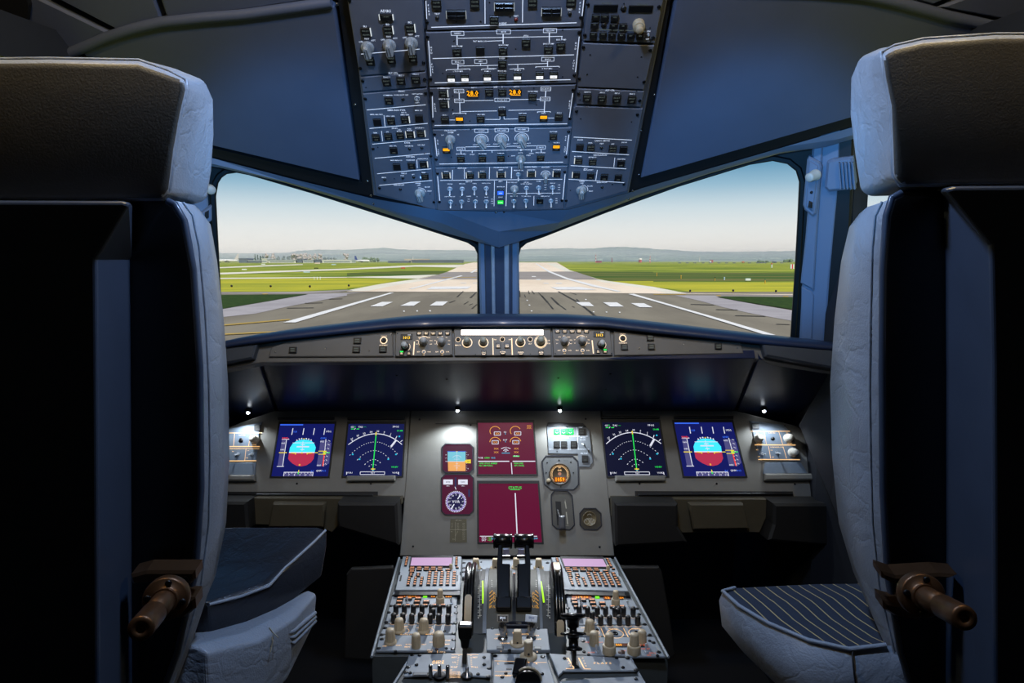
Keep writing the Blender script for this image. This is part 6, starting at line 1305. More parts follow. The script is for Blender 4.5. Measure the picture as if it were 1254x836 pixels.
def audio_panel(label, f, outline, d):
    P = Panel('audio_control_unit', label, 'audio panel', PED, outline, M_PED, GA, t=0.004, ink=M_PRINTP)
    for (x0, x1, y, tx) in d['disp']:
        a = P.uv(f(x0, y-13)); b = P.uv(f(x1, y+13)); mb = MB(); mb.box(PED, a[0], b[0], min(a[1],b[1]), max(a[1],b[1]), 0.004, 0.0055, M_KEY, 0.0005)
        mb.flat(PED, [(a[0]+0.001, min(a[1],b[1])+0.001), (b[0]-0.001, min(a[1],b[1])+0.001), (b[0]-0.001, max(a[1],b[1])-0.001), (a[0]+0.001, max(a[1],b[1])-0.001)], 0.0057, M_AMBD); mb.text(PED, tx, (a[0]+b[0])/2, (a[1]+b[1])/2, abs(a[1]-b[1])*0.6, 0.006, M_ORANGE, sx=1.0); mb.build('frequency_readout', P.o)
    x, y = P.uv(f(*d['green'])); mb = MB(); mb.box(PED, x-0.0045, x+0.0045, y-0.004, y+0.004, 0.004, 0.0065, glow('lamp_lime', (120, 235, 30), 1.2), 0.0005); mb.build('lamp', P.o)
    for q, tx in d['keys']: okey(P, f(*q), 8.0, tx)
    P.toggle(f(*d['tog']), 0.0035, (-0.6, 0.5), 0.014); P.toggle(f(*d['tog2']), 0.003, (-0.6, 0.4), 0.012)
    for q, tx in d['leg']: okey(P, f(*q), 6.6, tx)
    for q in d['kn']: bknob(P, f(*q))
    twostage(P, f(*d['big']), 0.0090, 0.0068, 0.013, 0.030)
    dzus(P, [f(*q) for q in d['dz']])
    for q in d['kn']: P.ring(f(*q), 0.0075, 0.0006, 200, 340)
    P.done(); return P
M_AMBD = glow('readout_amber_bg', (150, 66, 24), 1.0)
audio_panel('left audio panel with two rows of black knobs and amber readouts', pp, [pp(195,8),pp(797,8),pp(787,303),pp(120,303)], dict(
    disp=[(262,452,40,'118.10'),(545,590,42,'12'),(682,740,42,'121')], green=(495,42),
    keys=[((265,68),'VHF1'),((345,70),'VHF2'),((430,70),'HF1'),((258,98),'HF2'),((420,99),'CAB'),((505,99),'PA')], tog=(335,98), tog2=(738,108),
    leg=[((252,132),'VHF1'),((333,133),'VHF2'),((416,133),'VHF3'),((497,132),'HF1'),((578,132),'HF2'),((660,132),'INT')],
    kn=[(226,200),(303,200),(387,200),(467,200),(553,200),(628,203),(712,205),(205,280),(290,280),(372,285),(453,275),(540,285),(620,288),(705,290),(568,235)], big=(634,95),
    dz=[(208,30),(780,38),(182,126),(780,135),(160,187),(778,190),(137,275),(775,282)]))
audio_panel('right audio panel with two rows of black knobs and amber readouts', qq, [qq(15,18),qq(612,20),qq(780,312),qq(60,318)], dict(
    disp=[(72,265,52,'118.10'),(365,440,58,'12'),(500,553,56,'121')], green=(312,50),
    keys=[((97,82),'VHF1'),((180,83),'VHF2'),((262,84),'HF1'),((106,110),'HF2'),((272,112),'CAB'),((358,112),'PA')], tog=(165,104), tog2=(600,128),
    leg=[((118,147),'VHF1'),((200,147),'VHF2'),((283,147),'VHF3'),((365,147),'HF1'),((452,146),'HF2'),((540,144),'INT')],
    kn=[(145,210),(222,218),(312,218),(388,218),(473,218),(553,220),(642,222),(265,268),(343,300),(425,300),(515,300),(594,302),(684,302),(502,230)], big=(480,108),
    dz=[(15,45),(598,48),(40,145),(680,152),(65,200),(697,204),(748,296)]))
P = Panel('flood_light_control_unit', 'left flood light panel with two flanged ivory knobs behind the audio panel', 'control panel', PED, [pp(118,308),pp(787,308),pp(782,402),pp(75,402)], M_PED, GA, t=0.004, ink=M_PRINTP)
ivory(P, pp(256,358), 0.0098, 0.026); ivory(P, pp(483,360), 0.0098, 0.026); P.ring(pp(300,358), 0.010, 0.0008, -70, 70); P.ring(pp(530,358), 0.010, 0.0008, -70, 70)
for q, tx in ((pp(320,318),'BRT'),(pp(318,390),'FLOOD LT'),(pp(430,328),'OFF'),(pp(545,325),'BRT'),(pp(548,388),'MAIN PNL')): P.text(q, tx, 0.0034)
dzus(P, [pp(125,330), pp(95,392), pp(757,378)]); P.screws([pp(675,360)], 0.0032); P.done()
P = Panel('radar_control_unit', 'left weather radar panel with one flanged and two plain ivory knobs', 'control panel', PED, [pp(73,407),pp(782,407),pp(775,560),pp(35,558)], M_PED, GA, t=0.004, ink=M_PRINTP)
ivory(P, pp(175,465), 0.0098, 0.028); ivory(P, pp(412,503), 0.0090, 0.026, False); ivory(P, pp(620,482), 0.0118, 0.024, False)
for q, tx in ((pp(120,498),'OFF'),(pp(250,490),'GAIN'),(pp(345,482),'AUTO'),(pp(330,505),'MAN'),(pp(482,482),'TILT'),(pp(552,462),'WX'),(pp(700,445),'TURB'),(pp(700,480),'MAP'),(pp(540,535),'SYS 1'),(pp(540,552),'OFF'),(pp(655,552),'SYS 2')): P.text(q, tx, 0.0034)
x, y = P.uv(pp(600,530)); mb = MB(); mb.lathe(PED, x, y, [(0.0035, 0.004), (0.0035, 0.006), (0.0002, 0.007)], mat('brown_button', (70, 46, 34), 0.4), 12); mb.build('test_button', P.o)
P.line(pp(610,500), pp(608,560), w=0.0010); dzus(P, [pp(95,432), pp(68,517), pp(757,437), pp(750,522)]); P.screws([pp(222,545), pp(690,518)], 0.0032); P.done()
P = Panel('audio_jack_unit', 'right panel with two amber ringed sockets behind the audio panel', 'control panel', PED, [qq(60,322),qq(782,316),qq(838,418),qq(60,424)], M_PED, GA, t=0.004, ink=M_PRINTP)
ivory(P, qq(241,372), 0.0098, 0.026)
for q in (qq(478,382), qq(676,374)): P.ring(q, 0.0160, 0.0012); x, y = P.uv(q); mb = MB(); mb.lathe(PED, x, y, [(0.0058, 0.004), (0.0055, 0.006), (0.004, 0.006), (0.0035, 0.0045), (0.0002, 0.0045)], M_SCREW, 16); mb.build('socket', P.o)
P.line(qq(345,330), qq(382,414), w=0.0014); P.line(qq(552,330), qq(598,415), w=0.0014); P.text(qq(458,338), 'AUDIO', 0.0042); P.text(qq(667,338), 'AUDIO', 0.0042); P.text(qq(180,330), 'OFF', 0.0034); P.text(qq(330,410), 'BRT', 0.0034); P.ring(qq(285,372), 0.010, 0.0008, -70, 60)
dzus(P, [qq(50,340), qq(795,393)]); P.screws([qq(315,346), qq(738,352)], 0.0032); P.done()
P = Panel('transponder_unit', 'right transponder panel with two stacked ivory knobs and red lit figures', 'control panel', PED, [qq(60,428),qq(840,422),qq(945,610),qq(570,612),qq(560,600),qq(60,600)], M_PED, GA, t=0.004, ink=M_PRINTR if 'M_PRINTR' in globals() else glow('print_red', (240, 120, 80), 1.0))
ivory(P, qq(283,482), 0.0092, 0.026, False); ivory(P, qq(722,470), 0.0092, 0.026, False)
twostage(P, qq(421,556), 0.0128, 0.0094, 0.016, 0.038); twostage(P, qq(650,556), 0.0128, 0.0094, 0.016, 0.038)
a = P.uv(qq(470,505)); b = P.uv(qq(598,475)); mb = MB(); mb.box(PED, a[0], b[0], a[1], b[1], 0.004, 0.0055, M_KEY, 0.0005); mb.flat(PED, [(a[0]+0.002,a[1]+0.0015),(b[0]-0.002,a[1]+0.0015),(b[0]-0.002,b[1]-0.0015),(a[0]+0.002,b[1]-0.0015)], 0.0057, glow('readout_brown', (84, 40, 18), 1.0)); mb.text(PED, '2000', (a[0]*.75+b[0]*.25), (a[1]*.6+b[1]*.4), 0.008, 0.006, M_ORANGE, sx=0.7); mb.build('code_readout', P.o)
x, y = P.uv(qq(730,490)); mb = MB(); mb.box(PED, x-0.008, x+0.008, y-0.006, y+0.006, 0.004, 0.006, M_KEY, 0.0006); mb.text(PED, 'FAIL', x, y, 0.007, 0.0063, glow('lit_red_orange', (255, 90, 20), 1.5)); mb.build('warning_lamp', P.o)
P.toggle(qq(305,552), 0.004, (0, 0.6), 0.014); P.toggle(qq(762,552), 0.004, (0, 0.6), 0.016); P.hole(qq(535,553), 0.005, mat('brown_button', (70, 46, 34), 0.4))
for q, tx in ((qq(225,462),'STBY'),(qq(345,462),'ALT'),(qq(258,556),'AUTO'),(qq(755,522),'THREAT'),(qq(820,562),'ATC 2'),(qq(790,582),'SYS'),(qq(545,540),'IDENT')): P.text(q, tx, 0.0034)
P.line(qq(855,500), qq(885,540), w=0.0012, m=M_PRINT2); dzus(P, [qq(830,465), qq(880,552), qq(590,603), qq(180,450)]); P.screws([qq(795,450), qq(868,585), qq(490,607), qq(190,550)], 0.0034); P.done()
# trim / engine panel in front of the quadrant ---------------------------------
P = Panel('trim_control_unit', 'pale panel with ivory square knobs between the two keypad units', 'control panel', PED, [rr(42,282),rr(875,282),rr(895,440),rr(40,440)], M_PED, t=0.004, ink=M_PRINT2)
def sqknob(P, q, w=0.0085, H=0.024, fl=0.0125, name='selector_knob', taper=0.85, m=None):
    x, y = P.uv(q); T = P.t; m = m or M_KNOBW; mb = MB(); mb.lathe(P.pl, x, y, [(fl, T), (fl, T+0.002), (fl*0.8, T+0.004), (0.0003, T+0.004)], m, 24); k = mb.build(name, P.o)
    g = MB(); b = [(x-w,y-w*.8),(x+w,y-w*.8),(x+w,y+w*.8),(x-w,y+w*.8)]; c = [(x+(p-x)*taper, y+(r-y)*taper) for p, r in b]
    g.loft([[P.pl.w(*p, T+0.003) for p in b], [P.pl.w(*p, T+H*0.9) for p in c], [P.pl.w(x+(p[0]-x)*0.8, y+(p[1]-y)*0.8, T+H) for p in c]], m); go = g.build('grip', k, bevel=0.0008)
    d = MB(); d.lathe(Pl(P.pl.w(x, y-w*0.80*(1+taper)/2 - 0.0002, T+H*0.22), (1,0,0), (0,0,1)), 0, 0, [(0.0019, 0.0), (0.0019, 0.0006), (0.0002, 0.0006)], M_BLACK, 10); d.build('set_screw', go); return k
sqknob(P, rr(173,345)); sqknob(P, rr(355,345)); sqknob(P, rr(548,340)); sqknob(P, rr(757,345))
for q in (rr(155,400), rr(155,462)): ivory(P, q, 0.0070, 0.020, False)
for q in (rr(358,380), rr(285,412), rr(360,412), rr(540,412), rr(730,415), rr(743,440), rr(540,440)): okey(P, q, 6.6, 'FAULT')
P.line(rr(60,372), rr(860,372), w=0.0008, m=M_PSUB); dzus(P, [rr(62,298), rr(62,345), rr(60,382), rr(850,388), rr(840,298)]); P.screws([rr(222,290), rr(260,380), rr(225,352), rr(690,310)], 0.0026); P.done()
# thrust quadrant -----------------------------------------------------------
class Drum:
    """surface of a cylinder lying across the cockpit; y is the arc length from the crown, towards the windscreen"""
    def __init__(s, Y, Z, R): s.Y, s.Z, s.R = Y, Z, R
    def w(s, x, y, h=0.0):
        a = y / s.R; return Vector((x, s.Y + (s.R+h)*math.sin(a), s.Z + (s.R+h)*math.cos(a)))
    def uv(s, u, v, h=0.0):
        r = ray(u, v); R = s.R + h; oy, oz = CAM.y - s.Y, CAM.z - s.Z
        A = r.y*r.y + r.z*r.z; B = 2*(oy*r.y + oz*r.z); C = oy*oy + oz*oz - R*R
        q = B*B - 4*A*C
        t = (-B - math.sqrt(max(q, 0))) / (2*A); p = CAM + r*t
        return (p.x, math.atan2(p.y - s.Y, p.z - s.Z) * s.R)
DR = Drum(1.40, 0.408, 0.196)
M_DRUM = mat('quadrant_grey', (66, 66, 58), 0.62); M_DRUMD = mat('quadrant_dark', (44, 46, 44), 0.6); M_YELP = mat('print_yellow', (226, 158, 30), 0.6); M_LIME = glow('scale_lime', (170, 240, 10), 0.9, base=(120, 180, 10)); M_WPAINT = mat('print_cream', (198, 196, 184), 0.6)
tq = thing('thrust_quadrant', 'domed thrust lever quadrant with lime green scales in the middle of the pedestal', 'quadrant', (0, 1.40, 0.555))
x_of = lambda xr, y=1.42: (560 + xr/7.6 - 627)/820*1.50
def strip(x0, x1, m, h, name, dh=0.0):
    mb = MB(); L = []
    for i in range(25):
        a = -0.145 + 0.285*i/24
        p0, p1 = DR.w(x0, a, h), DR.w(x1, a, h); L.append([DR.w(x0, a, -0.05), p0, p1, DR.w(x1, a, -0.05)])
    mb.loft(L, m, smooth=False); return mb
XS = [158, 222, 262, 292, 388, 500, 545, 668, 765, 800, 825, 892]
for x0, x1, m, h, nm in ((160,224,M_DRUMD,-0.004,'scale_strip'), (224,262,M_DRUMD,0.0,'scale_strip'), (262,292,M_PSUB,0.003,'divider'), (292,385,M_DRUM,0.0,'placard_strip'), (385,512,M_DRUM,-0.003,'slot_cover'), (542,668,M_DRUM,-0.003,'slot_cover'), (512,542,M_BLACK,-0.012,'slot'), (668,744,M_DRUM,0.0,'placard_strip'), (744,768,M_PSUB,0.003,'divider'), (768,812,M_DRUMD,0.0,'scale_strip'), (812,880,M_DRUMD,-0.004,'scale_strip')):
    strip(x_of(x0), x_of(x1), m, h, nm).build(nm, tq)
mk = MB()
def dl(a, b, w, m, h=0.0008, seg=8):
    A, B = DR.uv(*a), DR.uv(*b)
    for i in range(seg):
        p = (A[0]+(B[0]-A[0])*i/seg, A[1]+(B[1]-A[1])*i/seg); q = (A[0]+(B[0]-A[0])*(i+1)/seg, A[1]+(B[1]-A[1])*(i+1)/seg); mk.line(DR, p, q, w, h, m)
mk = MB(); dl(rr(236,466), rr(241,676), 0.0036, M_LIME, 0.0010); dl(rr(776,470), rr(806,668), 0.0036, M_LIME, 0.0010); mk.build('trim_band', tq)
mk = MB()
for sx_, f in ((1, lambda x, y: rr(x, y)), (-1, lambda x, y: rr(1056-x, y))):
    dl(f(205,500), f(212,800), 0.0009, M_WPAINT, 0.0006)
    for i, y in enumerate((520,560,600,640,690,740,790)):
        dl(f(190,y), f(226,y-4), 0.0009, M_WPAINT, 0.0006, 2)
        X, Y = DR.uv(*f(196, y+16)); mk.text(DR, ('4','2','0','2','4','6','8')[i], X, Y, 0.0048, 0.0006, M_WPAINT)
    for i in range(5):
        y = 560 + i*34
        dl(f(300,y+24), f(330 if i<4 else 320,y-6), 0.0020, M_YELP, 0.0008, 3)
    for i, c in enumerate('REV'):
        X, Y = DR.uv(*f(345, 582+i*34)); mk.text(DR, c, X, Y, 0.0080, 0.0008, M_YELP)
    X, Y = DR.uv(*f(335, 706)); mk.text(DR, 'PULL', X, Y, 0.0058, 0.0008, M_YELP)
    for i in range(4):
        X, Y = DR.uv(*f(322, 462+i*18)); mk.text(DR, '0124'[i], X, Y, 0.0040, 0.0008, M_WPAINT)
mk.build('marking', tq)
# two thrust levers
M_LEVER = mat('lever_black', (7, 7, 8), 0.26, spec=0.3)
def lever(label, kx0, kx1, ax0, ax1):
    X = lambda v, Y: (560 + v/7.6 - 627)/820*(Y*1.075)
    t = thing('thrust_lever', label, 'lever', (X((ax0+ax1)/2, 1.36), 1.36, 0.59), 'thrust levers')
    A = Vector((0, 1.325, 0.585)); B = Vector((0, 1.43, 0.668)); d = (B-A).normalized(); nn = Vector((0, -d.z, d.y))
    mb = MB(); x0, x1 = X(ax0, 1.38), X(ax1, 1.38); outer = ax0 < 500
    # arm with a window below the grip
    xi = x0 + (x1-x0)*0.36 if outer else x1 - (x1-x0)*0.36
    L = (B-A).length
    def slab(xa, xb, s0, s1, w0, w1):
        q = [A + d*(s0*L) - nn*w0, A + d*(s0*L) + nn*w0, A + d*(s1*L) + nn*w1, A + d*(s1*L) - nn*w1]
        mb.loft([[p + Vector((xa, 0, 0)) for p in q], [p + Vector((xb, 0, 0)) for p in q]], M_LEVER)
    slab(x0, x1, -0.1, 0.62, 0.020, 0.014)
    slab(*((x0, xi) if outer else (xi, x1)), 0.62, 1.0, 0.014, 0.012)
    slab(x0-0.003, x1+0.003, -0.14, 0.05, 0.024, 0.022)
    mb.build('arm', t, bevel=0.0025)
    k0, k1 = X(kx0, 1.43), X(kx1, 1.43); c = Vector((0, 1.432, 0.676))
    pl = Pl(c, (0, 1, 0), (0, 0, 1)); mb = MB()
    prof = []
    for fr, r in ((0, 0.010), (0.0, 0.0155), (0.06, 0.0168), (0.10, 0.0168), (0.11, 0.0156), (0.89, 0.0156), (0.90, 0.0168), (0.94, 0.0168), (1.0, 0.0155), (1.0, 0.010)): prof.append((r, k0 + (k1-k0)*fr))
    mb.lathe(pl, 0, 0, prof, M_LEVER, 28); mb.build('grip', t)
    mb = MB(); q = A + d*(L*0.80); xx = (xi, x1) if outer else (x0, xi)
    mb.tube([q + Vector((xx[0], 0, 0)), q + Vector((xx[1], 0, 0))], 0.0055, M_STEEL, 10); mb.build('disconnect_button', t)
    mb = MB(); mb.box(Pl(q + Vector((0, 0.004, 0.006)), (1,0,0), (0,0,1)), xx[0]+0.002, xx[1]-0.002, -0.012, 0.010, -0.003, 0.003, mat('clear_plastic', (120, 116, 136), 0.15), 0.001); mb.build('indicator', t)
lever('left of the two black thrust levers on the quadrant', 340, 512, 382, 492)
lever('right of the two black thrust levers on the quadrant', 530, 706, 556, 668)
# trim wheels
def wheel(label, xr, patches, g):
    xc = (560 + xr/7.6 - 627)/820*1.44
    C = Vector((xc, 1.375, 0.525)); R = 0.118; t = thing('pitch_trim_control', label, 'wheel', C - Vector((0, 0, R)), 'pitch trim wheels')
    pl = Pl(C, (0, 1, 0), (0, 0, 1)); mb = MB(); w = 0.0115
    mb.lathe(pl, 0, 0, [(R*0.80, -w*0.9), (R*0.95, -w), (R*0.99, -w*0.7), (R*0.99, -w*0.3), (R*0.965, -w*0.2), (R*0.965, w*0.2), (R*0.99, w*0.3), (R*0.99, w*0.7), (R*0.95, w), (R*0.80, w*0.9)], mat('wheel_black', (11, 11, 12), 0.22, coat=0.4), 72)
    mb.build('rim', t)
    for a0, a1 in patches:
        p = MB(); L = []
        for i in range(13):
            a = math.radians(a0 + (a1-a0)*i/12); ww = w*0.62*min(1, min(i, 12-i)/1.5 + 0.55)
            L.append([pl.w((R*0.992+dr)*math.cos(a), (R*0.992+dr)*math.sin(a), x) for x, dr in ((-ww, -0.004), (-ww, 0.0008), (ww, 0.0008), (ww, -0.004))])
        p.loft(L, M_KNOBW); p.build('white_mark', t)
    mb = MB(); mb.lathe(pl, 0, 0, [(R*0.82, -w*0.4), (R*0.82, w*0.4)], M_DRUMD, 48); mb.build('disc', t)
wheel('black trim wheel with a cream mark on the near rim, left of the quadrant', 122, [(128, 158)], 1)
wheel('black trim wheel with cream marks, right of the quadrant', 930, [(74, 96), (152, 172)], 1)
# engine panel with masters ---------------------------------------------------
P = Panel('engine_control_unit', 'pale engine panel with two chrome bulb levers behind the quadrant', 'control panel', PED, [ss(330,312),ss(893,312),ss(918,512),ss(333,512)], M_PED, t=0.006, ink=M_PRINTP)
mb = MB(); x, y = P.uv(ss(630,272)); mb.box(PED, x-0.026, x+0.026, y-0.004, y+0.010, 0.004, 0.012, M_RECESS, 0.001); mb.text(PED, 'IGN', x, y+0.002, 0.004, 0.0124, M_PRINT2); mb.build('indicator_bar', P.o)
for q in (ss(462,463), ss(800,466)):
    x, y = P.uv(q); mb = MB(); w = 0.0068
    mb.box(PED, x-w, x+w, y-0.005, y+0.005, 0.006, 0.0066, M_BLACK, 0); mb.box(PED, x-w*.85, x+w*.85, y-0.004, y+0.004, 0.0066, 0.0071, M_PSUB, 0); mb.build('annunciator', P.o)
for q, tx in ((ss(435,345),'ON'),(ss(430,382),'OFF'),(ss(520,340),'1'),(ss(790,355),'ON'),(ss(808,388),'OFF'),(ss(700,342),'MASTER 2'),(ss(505,424),'CRANK'),(ss(610,330),'MODE'),(ss(470,497),'1'),(ss(795,500),'2')): P.text(q, tx, 0.0042)
for q in (ss(350,452),): pass
P.screws([ss(545,488), ss(390,290), ss(805,292)], 0.0034); sqknob(P, ss(617,428), 0.0092, 0.028, 0.0150, 'mode_knob')
P.done()
def master(q, label, word, tilt, m2):
    x, y = P.uv(q); t = thing('engine_master_lever', label, 'lever', PED.w(x, y, 0.006), 'engine master levers'); T = 0.006
    mb = MB(); mb.lathe(PED, x, y, [(0.010, T), (0.010, T+0.002), (0.006, T+0.003), (0.0045, T+0.006), (0.0060, T+0.011), (0.0082, T+0.018), (0.0086, T+0.024), (0.0070, T+0.030), (0.0045, T+0.034), (0.0040, T+0.037)], M_STEEL, 24); mb.build('bulb', t)
    pl = Pl(PED.w(x, y, T+0.041), (math.cos(tilt), 0, math.sin(tilt)), Vector((0, 0.55, 0.8)))
    mb = MB(); mb.box(pl, -0.0115, 0.0115, -0.0068, 0.0068, -0.004, 0.002, m2, 0.001); c = mb.build('cap', t); mb = MB(); mb.box(pl, -0.0092, 0.0092, -0.005, 0.005, 0.002, 0.0024, M_KEY if word == 'ENG 1' else m2, 0); mb.text(pl, word[:3], 0, 0.0012, 0.0038, 0.0027, M_PRINT if word == 'ENG 1' else M_BLUEP); mb.text(pl, word[-1], 0, -0.003, 0.003, 0.0027, M_PRINT if word == 'ENG 1' else M_BLUEP); mb.build('legend', c)
M_BLUEP = mat('print_blue', (60, 90, 140), 0.5)
master(ss(484,378), 'left chrome bulb engine lever with a black ENG 1 cap', 'ENG 1', 0.0, mat('cap_grey', (124, 120, 112), 0.4)); master(ss(742,378), 'right chrome bulb engine lever with a pale tilted cap', 'ENG 2', -0.12, mat('cap_pale', (196, 204, 214), 0.35))
# rear centre panel with the tall ivory knob and parking brake ------------------
P = Panel('parking_brake_unit', 'rear middle pedestal panel with the tall flanged ivory knob', 'control panel', PED, [ss(395,525),ss(880,525),ss(970,830),ss(392,830)], M_PED, t=0.003, ink=M_PRINTP)
P.line(ss(410,583), ss(655,590), w=0.0012); P.line(ss(760,597), ss(880,597), w=0.0012); P.line(ss(412,680), ss(560,680), w=0.0008); P.text(ss(445,608), 'L', 0.0050); P.text(ss(660,596), 'RUD TRIM', 0.0042); P.text(ss(790,608), 'R', 0.0048); P.line(ss(410,712), ss(590,712), w=0.0008); P.text(ss(490,718), 'PARK BRK', 0.0044)
for q, w in ((ss(540,607), 0.0175), (ss(542,656), 0.0105)):
    x, y = P.uv(q); mb = MB(); mb.box(PED, x-w/2, x+w/2, y-0.002, y+0.002, 0.003, 0.0036, M_BLACK, 0); mb.build('indicator_window', P.o)
dzus(P, [ss(415,538), ss(845,546)]); P.screws([ss(512,697), ss(840,702), ss(480,730)], 0.0034)
x, y = P.uv(ss(717,548)); mb = MB(); mb.lathe(PED, x, y, [(0.0165, 0.003), (0.0165, 0.005), (0.0125, 0.008), (0.0003, 0.008)], M_KNOBW, 28); k = mb.build('trim_knob', P.o)
g = MB(); n8 = [(x+0.0088*math.cos(math.pi/8+i*math.pi/4), y+0.0088*math.sin(math.pi/8+i*math.pi/4)) for i in range(8)]; g.poly(PED, n8, 0.006, 0.036, M_KNOBW, 0.0015); g.build('grip', k, bevel=0.0008)
d = MB(); d.lathe(Pl(PED.w(x, y-0.0086, 0.014), (1,0,0), (0,0,1)), 0, 0, [(0.0022, 0), (0.0022, 0.0008), (0.0002, 0.0008)], M_BLACK, 10); d.build('set_screw', k)
P.done()
t = thing('parking_brake', 'black parking brake handle with a cream edged half disc at the bottom of the frame', 'handle', PED.w(*ped(*ss(700,800)), 0.003))
pl = Pl(PED.w(*ped(*ss(712,790)), 0.003), (1,0,0), (0,0,1)); mb = MB(); R = 0.023
h = [(R*math.cos(math.pi*i/18), R*math.sin(math.pi*i/18)) for i in range(19)]; mb.poly(pl, h, -0.012, 0.004, M_LEVER, 0.001); mb.build('half_disc', t)
mb = MB(); mb.tube([pl.w(1.02*a, 1.02*b, -0.006) for a, b in h[:14]], 0.0022, M_KNOBW, 8); mb.build('cream_edge', t)
mb = MB(); q = Pl(PED.w(*ped(*ss(640,720)), 0.016), (0.95, -0.25, 0.05), (0.25, 0.9, 0.5)); mb.box(q, -0.011, 0.011, -0.016, 0.016, -0.010, 0.008, M_LEVER, 0.002); mb.build('knob', t, bevel=0.0015)
# speed brake side -------------------------------------------------------------
P = Panel('speed_brake_unit', 'rear left pedestal panel with amber letters and three short steel posts', 'control panel', PED, [pp(338,585),ss(0,520),ss(385,520),ss(388,745),pp(760,775),pp(290,790)], M_PED, t=0.003, ink=M_PRINTP)
P.text(pp(615,638), 'AIDS', 0.0062, sx=1.2); P.text(pp(615,655), 'DFDR', 0.0050, sx=1.2); P.text(pp(655,720), 'PRINT EVENT', 0.0042)
for i in range(5): P.text(pp(770,735+i*13), 'RETRACTED', 0.0026); 
P.line(ss(20,525), ss(265,527), w=0.0012)
for i in range(7):
    P.line(ss(95-i*3,535+i*16), ss(82-i*3,535+i*16), w=0.0010); P.line(ss(190+i*1,535+i*16), ss(204+i*1,535+i*16), w=0.0010)
for q, tx in ((ss(45,552),'RET'),(ss(45,596),'1/2'),(ss(235,552),'RET'),(ss(45,640),'FULL'),(ss(232,640),'FULL')): P.text(q, tx, 0.0040)
for q in (pp(545,780), pp(627,778), pp(703,785)):
    x, y = P.uv(q); mb = MB(); mb.lathe(PED, x, y, [(0.0038, 0.003), (0.0036, 0.024), (0.0028, 0.026), (0.0002, 0.026)], M_STEEL, 14); mb.build('post', P.o)
x, y = P.uv(pp(628,768)); mb = MB(); mb.lathe(PED, x, y, [(0.011, 0.003), (0.011, 0.004), (0.0002, 0.0042)], M_BLACK, 16); mb.build('socket', P.o)
x, y = P.uv(pp(452,758)); mb = MB(); mb.box(PED, x-0.014, x+0.014, y-0.006, y+0.006, 0.003, 0.0042, M_DARK, 0.001); mb.box(PED, x-0.012, x+0.012, y-0.004, y+0.004, 0.0042, 0.005, M_PSUB, 0.0005); mb.build('recess', P.o)
x, y = P.uv(pp(882,765)); mb = MB(); mb.lathe(PED, x, y, [(0.010, 0.003), (0.010, 0.0042), (0.0035, 0.0045), (0.0032, 0.018), (0.0002, 0.019)], M_STEEL, 16); mb.build('toggle_switch', P.o)
mb = MB(); a = [P.uv(ss(*q)) for q in ((118,535),(165,535),(175,640),(106,640))]; mb.flat(PED, a, 0.0036, M_BLACK); mb.build('slot', P.o)
dzus(P, [pp(338,690), pp(318,738), ss(362,648), ss(355,722), ss(415,538), pp(375,577)]); P.screws([pp(443,583), pp(415,670), pp(358,745), ss(316,552), ss(316,617), ss(262,704)], 0.0036); P.done()
t = thing('speed_brake_lever', 'black tapered speed brake grip on a steel shaft, left of the quadrant', 'lever', PED.w(*ped(*ss(140,630)), 0.003))
bx, by = ped(*ss(140,622)); mb = MB(); b0 = PED.w(bx, by, 0.0); b1 = b0 + Vector((0.0, 0.016, 0.033)); 
mb.loft([[p + Vector((dx*0.0042, dy*0.003, 0)) for dx, dy in ((-1,-1),(1,-1),(1,1),(-1,1))] for p in (b0, b1)], M_STEEL); mb.build('shaft', t)
mb = MB(); rows = []
for k, w1, w2 in ((0.0, 0.0068, 0.006), (0.38, 0.0092, 0.007), (0.44, 0.0122, 0.008), (0.9, 0.0140, 0.009), (1.0, 0.0120, 0.008)):
    c = b1 + Vector((0, 0.019, 0.036))*k - Vector((0, 0.002, 0.005)); rows.append([c + Vector((dx*w1, dy*w2, 0)) for dx, dy in ((-1,-1),(1,-1),(1,1),(-1,1))])
mb.loft(rows, M_LEVER); mb.build('grip', t, bevel=0.002, seg=3)
# flap side ------------------------------------------------------------------
P = Panel('flap_control_unit', 'rear right pedestal panel reading FLAPS in amber letters', 'control panel', PED, [ss(895,522),qq(570,614),qq(620,618),qq(700,738),qq(5,742),ss(985,745)], M_PED, t=0.003, ink=M_PRINTP)
P.text(qq(360,655), 'F L A P S', 0.0052, sx=1.2); P.line(qq(42,605), qq(96,700), w=0.0024); P.line(qq(140,605), qq(190,700), w=0.0024); P.line(qq(22,704), qq(98,706), w=0.0018); P.line(qq(190,706), qq(252,708), w=0.0018)
for i in range(4): P.text(qq(28+i*12,608+i*24), str(i), 0.0042); P.text(qq(178+i*10,608+i*24), str(i), 0.0042)
mb = MB(); a = [P.uv(qq(*q)) for q in ((75,600),(130,600),(150,705),(105,705))]; mb.flat(PED, a, 0.0036, M_BLACK); mb.build('slot', P.o)
dzus(P, [qq(590,600), qq(672,716)]); P.screws([qq(10,610), qq(232,577), qq(548,694)], 0.0036); P.done()
t = thing('flap_lever', 'black flanged flap lever with a round top on a steel shaft, right of the quadrant', 'lever', PED.w(*ped(*qq(100,640)), 0.003))
bx, by = ped(*ss(1130,632)); pl = Pl(PED.w(bx, by, 0.0), (1,0,0), (0,0.89,-0.45))
mb = MB(); mb.lathe(pl, 0, 0, [(0.0052, 0.0), (0.0052, 0.034)], M_STEEL, 16); mb.build('shaft', t)
